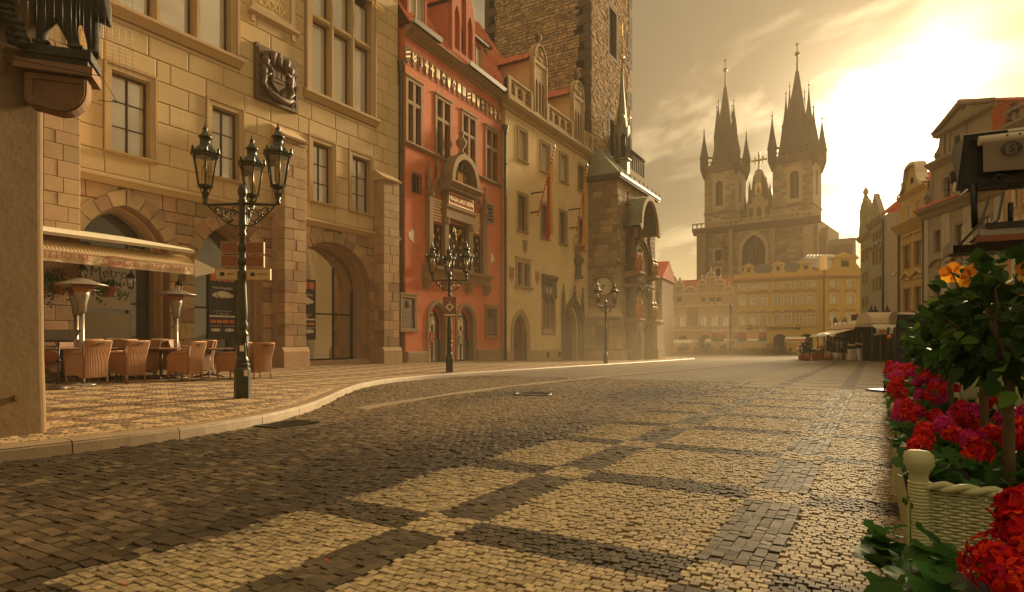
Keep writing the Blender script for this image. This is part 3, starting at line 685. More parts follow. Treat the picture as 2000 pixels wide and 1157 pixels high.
def window(fac, x0, x1, z0, z1, rec=.16, fw=.06, bar=.03, cols=2, rows=3, mf='wframe', mp='pane', sur=None, sw=.12, sp=.04, sill=None, sh=.07, so=.10, tall=None, panes=True, cross=None, y=0.0, label=None, inner=0.0, inm=None):
 """casement in its opening: frame and bars (> pane, surround, sill)"""
 mb = MB(); yf = y+rec
 ix0, ix1, iz0, iz1 = x0+inner, x1-inner, z0+inner, z1-inner
 xs = [ix0+fw+(ix1-ix0-2*fw)*i/cols for i in range(cols+1)]
 zr = [0]+list(tall)+[1] if tall else [i/rows for i in range(rows+1)]
 zs = [iz0+fw+(iz1-iz0-2*fw)*q for q in zr]
 mb.box(ix0, ix0+fw, yf-.03, yf+.05, iz0, iz1).box(ix1-fw, ix1, yf-.03, yf+.05, iz0, iz1).box(ix0+fw, ix1-fw, yf-.03, yf+.05, iz0, iz0+fw).box(ix0+fw, ix1-fw, yf-.03, yf+.05, iz1-fw, iz1)
 for i in range(1, cols):
  bw = (bar*1.8 if cols == 2 else bar) if cross is None else cross
  mb.box(xs[i]-bw/2, xs[i]+bw/2, yf-.02, yf+.04, iz0+fw, iz1-fw)
 for j in range(1, len(zs)-1):
  for i in range(cols):
   a = xs[i]+(0 if i == 0 else bar*.9); b = xs[i+1]-(0 if i == cols-1 else bar*.9)
   mb.box(a, b, yf-.012, yf+.03, zs[j]-bar/2, zs[j]+bar/2)
 o = mb.build('window', P[mf], fac.root)
 if label: o['label'] = label
 if panes:
  for i in range(cols):
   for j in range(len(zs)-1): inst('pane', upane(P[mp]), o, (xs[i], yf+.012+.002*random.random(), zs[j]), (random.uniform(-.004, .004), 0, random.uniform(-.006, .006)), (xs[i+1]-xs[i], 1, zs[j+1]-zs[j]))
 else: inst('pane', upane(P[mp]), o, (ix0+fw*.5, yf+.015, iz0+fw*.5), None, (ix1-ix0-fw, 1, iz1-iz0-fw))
 if sur:
  s = MB()
  solid(s, rect(x0-sw, x1+sw, z0, z1+sw), [rect(x0+.001, x1-.001, z0+.001, z1)], y-sp, y+.02)
  s.box(x0-sw-.03, x0-sw+.03, y-sp-.03, y+.02, z0, z1+sw).box(x1+sw-.03, x1+sw+.03, y-sp-.03, y+.02, z0, z1+sw).box(x0-sw-.03, x1+sw+.03, y-sp-.034, y+.018, z1+sw-.002, z1+sw+.05)
  s.build('surround', P[sur], o)
 if sill:
  s = MB(); s.prof([(y+.02, z0-sh), (y-so*.6, z0-sh), (y-so, z0-sh*.45), (y-so, z0-.012), (y+rec-.02, z0+.004), (y+.02, z0-.01)], x0-sw-.06, x1+sw+.06); s.build('sill', P[sill], o)
 return o
def cornice(name, fac, x0, x1, prof, mt, y=0.0, zo=0.0):
 mb = MB(); mb.prof([(y-a, b+zo) for a, b in prof], x0, x1); return mb.build(name, mt, fac.root)
def body(fac, x0, x1, z0, z1, y0, y1, mt, name='rear_walls'):
 mb = MB(); mb.add([(x0, y0, z0), (x1, y0, z0), (x1, y1, z0), (x0, y1, z0), (x0, y0, z1), (x1, y0, z1), (x1, y1, z1), (x0, y1, z1)], [(1, 2, 6, 5), (2, 3, 7, 6), (3, 0, 4, 7)]); return mb.build(name, mt, fac.root)
def tiles(mb, a, b, c, d, tw, th, lift=.035):
 """curved roof tiles over the quad a b (eaves, left to right) c d (ridge, right to left)"""
 a, b, c, d = (Vector(p) for p in (a, b, c, d)); n = (b-a).cross(d-a).normalized()
 if n.z < 0: n = -n
 nr = max(1, int(((d-a).length+(c-b).length)/2/th)); nc = max(1, int(max((b-a).length, (c-d).length)/tw)); vs = []; fs = []
 for r in range(nr):
  t0, t1 = r/nr, min(1, (r+1.12)/nr); l0, l1 = a+(d-a)*t0, a+(d-a)*t1; r0, r1 = b+(c-b)*t0, b+(c-b)*t1
  for q in range(nc):
   u0, u1 = q/nc, (q+1)/nc; um = (u0+u1)/2; k = len(vs); j = lift*random.uniform(.85, 1.2)
   lo0, lom, lo1 = l0+(r0-l0)*u0, l0+(r0-l0)*um, l0+(r0-l0)*u1; hi0, him, hi1 = l1+(r1-l1)*u0, l1+(r1-l1)*um, l1+(r1-l1)*u1
   vs += [lo0+n*.006, lom+n*j*1.35, lo1+n*.006, hi0, him+n*j*.8, hi1, lo0-n*.03, lo1-n*.03]
   fs += [(k, k+1, k+4, k+3), (k+1, k+2, k+5, k+4), (k+6, k+7, k+2, k+1), (k+6, k+1, k)]
 return mb.add(vs, fs)
def roof(name, fac, quads, mt, tw=.22, th=.32, parent=None):
 """roof slab (named) carrying its tiles as one piece of stuff"""
 mb = MB()
 for q in quads: mb.add(q, [(0, 1, 2, 3)])
 o = mb.build(name, P['tile'] if mt is None else mt, parent or fac.root)
 t = MB()
 for q in quads: tiles(t, *q, tw, th)
 tag(t.build('roof_tiles', mt or P['tile'], o), kind='stuff'); return o
def heraldic(mb, w, h, y, kind, rnd, m1=1):
 """shield outline with raised charges"""
 pts = [(-w/2, h/2), (w/2, h/2), (w/2, 0), (w*.36, -h*.28), (0, -h/2), (-w*.36, -h*.28), (-w/2, 0)]
 mb.prism(pts, y-.03, y, 0)
 b = [lambda: mb.box(-w*.08, w*.08, y-.055, y-.03, -h*.36, h*.42, m1).box(-w*.36, -w*.08, y-.053, y-.03, h*.05, h*.18, m1).box(w*.08, w*.36, y-.053, y-.03, h*.05, h*.18, m1),
         lambda: [mb.prism([(-w*.4, h*q), (w*.4, h*(q+.2)), (w*.4, h*(q+.3)), (-w*.4, h*(q+.1))], y-.055, y-.03, m1) for q in (-.25, .02)],
         lambda: [mb.box(-w*.34+w*.25*i, -w*.22+w*.25*i, y-.055, y-.03, -h*.22, h*.38, m1) for i in range(3)],
         lambda: mb.box(-w*.36, w*.36, y-.055, y-.03, -h*.2, h*.06, m1).box(-w*.33, -w*.15, y-.055, y-.03, h*.062, h*.36, m1).box(-w*.08, w*.08, y-.055, y-.03, h*.062, h*.42, m1).box(w*.15, w*.33, y-.055, y-.03, h*.062, h*.36, m1),
         lambda: [mb.blob((w*a, y-.035, h*c), (w*.13, .03, h*.12), 7, 4, m1) for a, c in ((-.2, .2), (.2, .2), (0, -.15), (0, .32))],
         lambda: mb.prism([(-w*.1, -h*.36), (w*.1, -h*.30), (w*.3, h*.1), (w*.2, h*.40), (-.02, h*.1), (-w*.28, h*.36), (-w*.3, -h*.05)], y-.055, y-.03, m1),
         lambda: [mb.tube([(w*.38*math.cos(a)*r-w*.05, y-.045, -h*.3+h*.6*math.sin(a)*r) for a in [PI*.08+PI*.5*i/5 for i in range(6)]], w*.05, 5, m1) for r in (.5, .8, 1.1)],
         lambda: [mb.prism([(-w*.36, h*(.36-q)), (0, h*(.16-q)), (w*.36, h*(.36-q)), (w*.36, h*(.24-q)), (0, h*(.02-q)), (-w*.36, h*(.24-q))], y-.055, y-.03, m1) for q in (0, .24)]]
 b[kind % len(b)]()
# ---------------------------------------------------------------- cream ashlar house with three pointed arcades
FW = 17.9
def zbase(u): return wz(u, FW)
uB0, uB1 = 5.2, 20.65
B = Fac('ashlar_house', 'cream ashlar town house with coat of arms relief and pointed arcade arches behind the cafe', 'house', (0, FW), (1, 0), 0.0)
def pz(px, py, out=0.0): return B.P(px, py, out)
Ztop = 17.0
def win_px(l, r, t, b, fac):                                  # opening from pixel edges
 x0, x1 = fac.x(l), fac.x(r); return x0, x1, fac.z((l+r)/2, b), fac.z((l+r)/2, t)
def build_beige():
 R_ = B.root; zs1 = 5.35                                    # string course
 g = lambda u: zbase(u)-.05
 # arches (x0, x1, spring, apex) on the front plane
 a1 = (B.x(148), B.x(330), 3.15, 4.72); a2 = (B.x(378), B.x(512), 3.0, 4.75); a3 = (B.x(566), B.x(722), 3.0, 4.72)
 A = [a1, a2, a3]; holes = [arch(*a, 10, g((a[0]+a[1])/2)+.02) for a in A]
 W2 = [win_px(217, 292, 142, 300, B), win_px(413, 466, 215, 344, B), win_px(610, 648, 284, 398, B), win_px(687, 722, 312, 420, B)]
 zb2 = sum(q[2] for q in W2)/4; zt2 = sum(q[3] for q in W2)/4
 W2 = [(q[0], q[1], zb2, zt2) for q in W2]
 zb3 = B.z(668, 207)+.05; zmid = B.z(668, 92);
 W3 = [(B.x(225), B.x(448), zb3, zb3+5.0), (B.x(607), B.x(722), zb3, zb3+5.0)]
 holes2 = [rect(*q) for q in W2+W3]
 # carcass
 wall('arcade_wall', rect(uB0, uB1, -1.2, zs1), holes, P['mortardark'], R_, 0, .95, reveal=P['sand'])
 wall('upper_wall', rect(uB0, uB1, zs1, Ztop), holes2, P['mortar'], R_, 0, .30, reveal=P['creamtrim'])
 body(B, uB0, uB1, -1.2, Ztop, 0, 9, P['cream']); MB().add([(uB0, 0, Ztop), (uB1, 0, Ztop), (uB1, 9, Ztop), (uB0, 9, Ztop)], [(0, 1, 2, 3)]).build('roof', P['tile'], R_)
 # ashlar of the upper storeys
 qx = B.x(744)
 bl = courses(uB0, uB1-.02, zs1+.16, 16.9, .60, 1.18, [rect(a-.2, b+.2, c-.1, d+.22) for a, b, c, d in W2]+[rect(W3[0][0]-.35, W3[0][1]+.35, zb3-.38, zb3+5.05), rect(W3[1][0]-.3, W3[1][1]+.3, zb3-.38, zb3+5.05)], gap=.014, proud=.028, bj=.04)
 put_blocks(bl, P['cream'], R_, 'ashlar_block')
 for i in range(10):                                        # raised toothed quoins beside the drainpipe
  z0 = 6.1+i*.60; wd = .62 if i % 2 else .95; MB().box(uB1-wd-.05, uB1-.03, -.055, -.03, z0+.01, z0+.59).build('quoin_stone', P['cream'], R_)
 # rubble of the arcade
 rb = courses(uB0, uB1-.02, -.7, zs1-.12, .36, .62, [off_arch(*a, .10, 10, -2) for a in A], gap=.022, proud=.04, pj=.018, rj=.25, bj=.6)
 put_blocks(rb, P['sand'], R_, 'rubble_stone', keep=lambda b: abs(b[0]-13)*.1-(b[1]-b[0]))
 for a in A:
  voussoirs(*a, .42, R_, P['sand'], 0, .06, 6)
  for s in (0, 1):                                       # jamb stones below the springing
   z = g(a[s])+.5
   while z < a[2]-.02:
    h = random.uniform(.34, .52); h = min(h, a[2]-z); wd = random.choice((.34, .5))
    x0, x1 = (a[0]-wd, a[0]) if s == 0 else (a[1], a[1]+wd)
    inst('jamb_stone', unit_block(P['sand']), R_, (x0, 0, z+.01), None, (x1-x0, .062, h-.02)); z += h
  for k, (dd, tt) in enumerate(((.30, .07), (.55, .12))):   # stepped mouldings inside the arch
   inn = arch(a[0]+tt, a[1]-tt, a[2], a[3]-tt*1.1, 10, g(a[0])); out = arch(a[0]-.02, a[1]+.02, a[2], a[3]+.02, 10, g(a[0]))
   m = MB(); n = len(inn)
   m.add([(p[0], dd, p[1]) for p in out]+[(p[0], dd, p[1]) for p in inn]+[(p[0], dd+.28, p[1]) for p in inn], [(i, i+1, n+i+1, n+i) for i in range(n-1)]+[(n+i, n+i+1, 2*n+i+1, 2*n+i) for i in range(n-1)]); m.build('arch_moulding', P['sandpale'], R_)
 for a, b in ((uB0, a1[0]+.0), (a1[1], a2[0]), (a2[1], a3[0]), (a3[1], uB1)):
  if b-a > .3: MB().prof([(0, -1.0), (-.10, -1.0), (-.10, g(a)+.42), (0, g(a)+.5)], a+.01, b-.01).build('plinth', P['sandpale'], R_)
 cornice('string_course', B, uB0, uB1-.02, [(0, zs1-.13), (.06, zs1-.13), (.16, zs1-.02), (.22, zs1+.02), (.22, zs1+.09), (.05, zs1+.155), (0, zs1+.155)], P['creamtrim'])
 # glazing of the arcade
 for i, a in enumerate(A):
  yv = .86; x0, x1 = a[0]+.12, a[1]-.12; zf = g(a[0]); gl_ = MB()
  op = arch(x0, x1, a[2], a[3]-.14, 10, zf+.02)
  n = len(op); gl_.add([(p[0], yv, p[1]) for p in op], [tuple(range(n))])
  o = gl_.build('arcade_window', P['panedark'], R_)
  fr = MB(); zt_ = zf+1.95
  for q in (.06, .72, .98): fr.box(x0+(x1-x0)*q-.025, x0+(x1-x0)*q+.025, yv-.05, yv-.003, zf, a[2]+(.9 if q == .72 else .0))
  fr.box(x0, x1, yv-.045, yv-.004, zt_, zt_+.06).box(x0, x1, yv-.06, yv-.004, zf, zf+.22); fr.build('glazing_bar', P['iron'], o)
  MB().box(a[0], a[1], -.02, .9, zf-.3, zf+.16).build('threshold', P['sandpale'], R_)
 # posters in the arcade windows (flat print)
 def poster(x0, x1, z0, z1, m, nm, yv=.80): return MB().box(x0, x1, yv, yv+.012, z0, z1).build(nm, m, R_)
 pw = mat('poster_white', (.46, .44, .36), .6, .04, 2, dirt=.25, stain=(.45, .22, .17)); pg = mat('frosted_panel', (.36, .32, .23), .4, .04, 2); pk = mat('poster_dark', (.022, .014, .012), .4, .2, 4); po = mat('poster_orange', (.62, .17, .03), .5, .3, 5); pt = mat('poster_print', (.62, .55, .45), .6); pgr = mat('poster_grey_print', (.10, .10, .09), .6)
 px0, px1 = B.x(160, -.8), B.x(256, -.8); z_s = B.z(200, 607, -.8)
 poster(px0, px1, z_s+.05, B.z(200, 500, -.8), pw, 'poster'); poster(px0, px1, z_s-1.35, z_s-.06, pg, 'frosted_panel')
 o = R_
 lettering('Metro', .40, pgr, o, ((px0+px1)/2+.05, .79, B.z(205, 533, -.8)), align='CENTER'); lettering('politní', .40, pgr, o, ((px0+px1)/2-.12, .79, B.z(205, 552, -.8))); lettering('příběhy', .40, pgr, o, ((px0+px1)/2, .79, B.z(205, 571, -.8)))
 for a, l, r in ((a2, 409, 462), (a3, 594, 618)):
  x0, x1 = B.x(l, -.75), B.x(r, -.75)
  if a is a3: x0 = x1-1.35
  zb, zt = B.z(435, 664, -.75), B.z(435, 528, -.75); p = poster(x0, x1, zb, zt, pk, 'poster', .79); h = zt-zb; w_ = x1-x0; cx = (x0+x1)/2
  for q in range(4): MB().box(x0+w_*(.06+.23*q), x0+w_*(.06+.23*q)+w_*.19, .782, .79, zt-h*.16, zt-h*.04).build('orange_print', po, p)
  lettering('Praha fotografická', w_*.115, pt, p, (cx, .785, zt-h*.255), sp=.92)
  m = MB()
  for qx_, qz, rr in ((-.2, 0, .13), (0, .02, .17), (.2, 0, .13), (.33, -.01, .07), (-.33, -.01, .07), (.1, .03, .13), (-.1, .03, .13)): m.prism([(cx+w_*(qx_+rr*math.cos(t)), zt-h*.36+w_*(qz+rr*.75*math.sin(t))) for t in [2*PI*k/12 for k in range(12)]], .784-.0006*len(m.f), .79)
  m.build('cloud_print', pt, p)
  lettering('Staroměstská radnice v Praze', w_*.06, pt, p, (cx, .785, zt-h*.585)); lettering('9. – 25. 6. 2014', w_*.075, pt, p, (cx, .785, zt-h*.625))
  MB().box(x0+.03, x1-.03, .783, .79, zt-h*.675, zt-h*.65).build('white_print', pt, p)
  for q in range(4): MB().box(x0+w_*(.06+.23*q), x0+w_*(.06+.23*q)+w_*.19, .782, .79, zt-h*.76, zt-h*.715).build('orange_print', po, p)
  for s in (-.25, .25):
   lettering('Praha fotografická', w_*.055, pt, p, (cx+s*w_, .785, zt-h*.80)); m = MB()
   for qx_, rr in ((-.1, .07), (0, .09), (.1, .07)): m.prism([(cx+w_*(s+qx_+rr*math.cos(t)), zt-h*.86+w_*rr*.7*math.sin(t)) for t in [2*PI*k/10 for k in range(10)]], .784-.0006*len(m.f), .79)
   m.build('cloud_print', pt, p)
 # second-storey windows
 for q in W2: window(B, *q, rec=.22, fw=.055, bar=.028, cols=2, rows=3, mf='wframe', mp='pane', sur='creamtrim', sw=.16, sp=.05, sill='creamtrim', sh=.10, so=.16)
 # big stone-mullioned windows
 for k, (x0, x1, z0, z1) in enumerate(W3):
  n = 3; sw = .26; mu = .20; s = MB()
  solid(s, rect(x0-sw, x1+sw, z0, z1), [rect(x0, x1, z0+.001, z1-.3)], -.10, .0)
  s.box(x0-sw-.02, x0-sw+.06, -.15, .0, z0, z1).box(x1+sw-.06, x1+sw+.02, -.15, 0, z0, z1)
  s.build('surround', P['creamtrim'], R_)
  cw = (x1-x0-(n-1)*mu)/n; trz = z0+2.72 if k == 1 else z0+2.9
  m = MB()
  for i in range(1, n): m.box(x0+i*(cw+mu)-mu, x0+i*(cw+mu), -.04, .24, z0, z1).box(x0+i*(cw+mu)-mu*.68, x0+i*(cw+mu)-mu*.32, -.085, -.04, z0, z1)
  for i in range(n): m.box(x0+i*(cw+mu), x0+i*(cw+mu)+cw, -.04, .24, trz, trz+.2).box(x0+i*(cw+mu), x0+i*(cw+mu)+cw, -.08, -.04, trz+.06, trz+.14)
  m.build('stone_mullion', P['creamtrim'], R_)
  for i in range(n):
   a = x0+i*(cw+mu)
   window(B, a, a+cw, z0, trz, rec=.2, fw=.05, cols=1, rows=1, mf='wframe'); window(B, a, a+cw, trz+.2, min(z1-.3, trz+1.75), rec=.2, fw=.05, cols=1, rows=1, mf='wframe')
  c = MB(); c.prof([(0, z0-.34), (-.05, z0-.34), (-.16, z0-.2), (-.24, z0-.14), (-.24, z0-.05), (-.02, z0+.0), (0, z0)], x0-sw-.14, x1+sw+.14); c.build('window_sill', P['creamtrim'], R_)
 # inscription panel with Roman numerals, and the gilt frieze letters
 x0, x1 = B.x(497), B.x(566); zb = B.z(530, 38)
 m = MB(); solid(m, rect(x0-.16, x1+.16, zb-.02, zb+3.2), [rect(x0, x1, zb+.14, zb+3.0)], -.09, 0); m.prof([(0, zb-.2), (-.06, zb-.2), (-.17, zb-.1), (-.17, zb-.021), (0, zb-.021)], x0-.3, x1+.3)
 m.box(x0-.18, x0-.02, -.10, 0, zb-.42, zb-.201).box(x1+.02, x1+.18, -.10, 0, zb-.42, zb-.201); o = m.build('inscription_panel', P['creamtrim'], R_)
 MB().box(x0, x1, -.03, -.005, zb+.14, zb+3.0).build('panel_field', P['cream'], o)
 for i, t in enumerate(('LXXIX', 'CCCC', 'MD')): lettering(t, .42, P['gold'], o, ((x0+x1)/2, -.035, zb+.42+i*.46), ext=.012)
 fx = B.x(700); lettering('NTI', .42, P['gold'], R_, (fx+.95, -.16, B.z(722, 10)), ext=.015)
 # coat of arms relief
 x0, x1 = B.x(494), B.x(576); z0, z1 = B.z(535, 208), B.z(535, 103); w_, h = x1-x0, z1-z0
 t = thing('coat_of_arms', 'dark weathered coat of arms relief with shield and two beasts on the cream ashlar wall', 'relief', (x0+w_/2, FW-.03, z0+h/2)); m = MB()
 m.box(-w_/2, w_/2, -.09, 0, -h/2, h/2); m.build('slab', P['relief'], t)
 m = MB(); m.box(-w_*.5, -w_*.44, -.15, -.091, -h/2, h/2).box(w_*.44, w_*.5, -.15, -.091, -h/2, h*.3).box(-w_*.44, w_*.44, -.15, -.091, -h/2, -h*.45); m.build('rim', P['relief'], t)
 m = MB(); m.prism([(-.2*w_, .1*h), (.14*w_, .1*h), (.14*w_, -.12*h), (-.03*w_, -.26*h), (-.2*w_, -.12*h)], -.24, -.091)
 for i in range(3): m.box(-.17*w_+i*.105*w_, -.10*w_+i*.105*w_, -.27, -.241, -.04*h, .085*h)
 m.box(-.18*w_, .12*w_, -.262, -.241, -.10*h, -.05*h); m.build('shield', P['relief'], t)
 for s, nm in ((-1, 'beast'), (1, 'beast')):
  m = MB(); cx = s*.31*w_-.02*w_
  m.blob((cx, -.17, .02*h), (.08*w_, .12, .17*h), 8, 6, jit=.2); m.blob((cx-s*.02*w_, -.21, .22*h), (.085*w_, .12, .085*h), 8, 6, jit=.3)
  m.tube([(cx, -.2, .1*h), (cx-s*.1*w_, -.24, .14*h), (cx-s*.17*w_, -.24, .07*h)], [.07, .06, .04], 6); m.tube([(cx, -.2, .0), (cx-s*.08*w_, -.23, -.02*h), (cx-s*.14*w_, -.23, .02*h)], [.06, .05, .04], 6)
  m.tube([(cx, -.19, -.1*h), (cx+s*.04*w_, -.22, -.2*h), (cx-s*.05*w_, -.22, -.3*h), (cx-s*.08*w_, -.22, -.31*h)], [.09, .08, .05, .05], 6); m.tube([(cx+s*.03*w_, -.18, -.1*h), (cx+s*.12*w_, -.16, .02*h), (cx+s*.08*w_, -.16, .14*h), (cx+s*.12*w_, -.16, .22*h)], .03, 5)
  for q in range(9): m.blob((cx+random.uniform(-.09, .09)*w_, -.2, random.uniform(.12, .32)*h), .035, 6, 4)
  m.build(nm, P['relief'], t)
 for i, q in enumerate((-.34, -.13, .02, .2, .36)):
  m = MB(); z_ = (.36, .33, .38, .3, .24)[i]*h
  if i in (0, 4): m.box((q-.12)*w_, (q+.10)*w_, -.19, -.091, z_-.05*h, z_+.07*h)
  else: m.lathe([(.05*w_, -.14*h), (.065*w_, -.02*h), (.085*w_, .10*h)] if i != 2 else [(.06*w_, -.16*h), (.08*w_, 0), (.05*w_, .02*h), (.06*w_, .08*h), (.02, .1*h)], 9, (q*w_, -.15, z_))
  m.build('crest', P['relief'], t)
 m = MB(); m.tube([(-.3*w_, -.16, -.22*h), (-.2*w_, -.22, -.34*h), (0, -.24, -.39*h), (.22*w_, -.22, -.38*h), (.36*w_, -.17, -.30*h)], [.07, .10, .10, .10, .05], 7); m.build('scroll', P['relief'], t); m = MB()
 for q in range(26): m.blob((random.uniform(-.42, .42)*w_, -.12, random.uniform(-.44, -.26)*h), (.05, .05, .04), 6, 4, jit=.3)
 for q in range(16): m.blob((random.uniform(-.42, .42)*w_, -.12, random.uniform(.16, .34)*h), (.05, .06, .05), 6, 4, jit=.3)
 tag(m.build('carved_foliage', P['relief'], t), kind='stuff')
 # buttresses of squared stones
 for l, r, pt_, o_ in ((94, 157, 0, .62), (556, 598, 0, .70), (750, 780, 0, .62)):
  lab = None; xr = B.x(r, o_); xl = B.x(l, o_); wd = max(.8, min(1.3, (xr-xl))); x1 = xr-.0; x0 = x1-wd
  if x1 > uB1-.01: x1 = uB1-.01; x0 = x1-wd
  top = {94: 13.5, 556: B.z(575, 275, o_), 750: B.z(765, 355, o_)}[l]; zf = zbase(x0)-.05
  m = MB(); core = .03; m.box(x0+core, x1-core, -o_+core, .0, zf-.5, top-.02); m.build('buttress_core', P['mortar'], R_)
  zz = zf; i = 0; pl = MB(); pl.prof([(0, zf-.6), (-o_-.10, zf-.6), (-o_-.10, zf+.55), (-o_-.0, zf+.70), (0, zf+.70)], x0-.10, x1+.08); pl.build('plinth', P['sandpale'], R_)
  zz = zf+.702
  while zz < top-.02:
   h = random.uniform(.30, .42); h = min(h, top-zz)
   cut = x0+wd*(.58 if i % 2 else .36)+random.uniform(-.06, .06)
   for a, b in ((x0, cut), (cut, x1)):
    e = .006; j = random.uniform(-.008, .012); inst('squared_stone', cube_block(P['sand'] if zz < 3.2+random.uniform(-.4, 1.2) else P['sandpale']), R_, (a+e, -o_-j, zz+e), None, (b-a-2*e, o_*.5, h-2*e))
   # flank stones
   for a, b in (((-o_*.5), -.01),): inst('squared_stone', cube_block(P['sandpale'] if zz > 3.2 else P['sand']), R_, (x0+.004, a+.006, zz+.006), None, (wd-.008, b-a-.012, h-.012))
   zz += h; i += 1
  if l != 94: MB().prof([(0, top), (-o_-.10, top), (-o_-.12, top+.07), (-o_*.92, top+.16), (0, top+o_*.85)], x0-.05, x1+.05).build('buttress_cap', P['creamtrim'], R_)
_cb = {}
def cube_block(mt):
 if mt.name not in _cb:
  mb = MB(); e = .025; f = .04
  X = lambda a: [(a if q else 0) for q in (0, 1)]
  vs = []
  for y, k in ((1, 0), (.02, 0), (0, 1)):
   ee, ff = (e, f) if k else (0, 0); vs += [(ee, y, ff), (1-ee, y, ff), (1-ee, y, 1-ff), (ee, y, 1-ff)]
  mb.add(vs, [(i+4*l, (i+1) % 4+4*l, (i+1) % 4+4*l+4, i+4*l+4) for l in (0, 1) for i in range(4)]+[(8, 9, 10, 11)]); _cb[mt.name] = mb.mesh('squared_stone', mt)
 return _cb[mt.name]
build_beige()
def downpipe(u, w_, z0, z1, lab, r=.075, gutter=True):
 t = thing('drainpipe', lab, 'drainpipe', (u, w_, 0)); m = MB(); m.tube([(0, 0, z0), (0, 0, z1)], r, 8); m.build('pipe', P['lead'], t)
 z = z0+1.6
 while z < z1-.3: MB().lathe([(r+.003, -.05), (r+.018, -.045), (r+.018, .045), (r+.003, .05)], 8, (0, 0, z)).build('bracket_ring', P['lead'], t); z += 1.9
 MB().lathe([(r+.01, -.02), (r+.03, .1), (r+.09, .35), (r+.11, .5), (r+.06, .52)], 8, (0, 0, z1-.3)).build('hopper', P['lead'], t); return t
downpipe(20.72, FW-.12, zbase(20.7), 13.0, 'dark drainpipe between the cream ashlar house and the red house')
# ---------------------------------------------------------------- red house
R = Fac('red_house', 'red plastered town house with painted shields under its eaves and a gilded window', 'house', (20.82, 17.62), (8.93, .5), 0.0)
def grille(parent, x0, x1, z0, z1, y, nx, nz, r=.014, mt='iron', curl=False):
 m = MB()
 for i in range(nx+1): m.box(x0+(x1-x0)*i/nx-r, x0+(x1-x0)*i/nx+r, y-r, y+r, z0, z1)
 for j in range(nz+1): m.box(x0, x1, y-r*2.2, y-r*1.05, z0+(z1-z0)*j/nz-r, z0+(z1-z0)*j/nz+r)
 if curl:
  for i in range(nx):
   for j in range(nz):
    cx = x0+(x1-x0)*(i+.5)/nx; cz = z0+(z1-z0)*(j+.5)/nz; q = min((x1-x0)/nx, (z1-z0)/nz)*.42; s = 1 if (i+j) % 2 else -1
    m.tube([(cx+s*q*math.cos(a)*(1-a/9), y, cz+q*math.sin(a)*(1-a/9)) for a in [k*.85 for k in range(8)]], r*.8, 4)
 return m.build('grille', P[mt], parent)
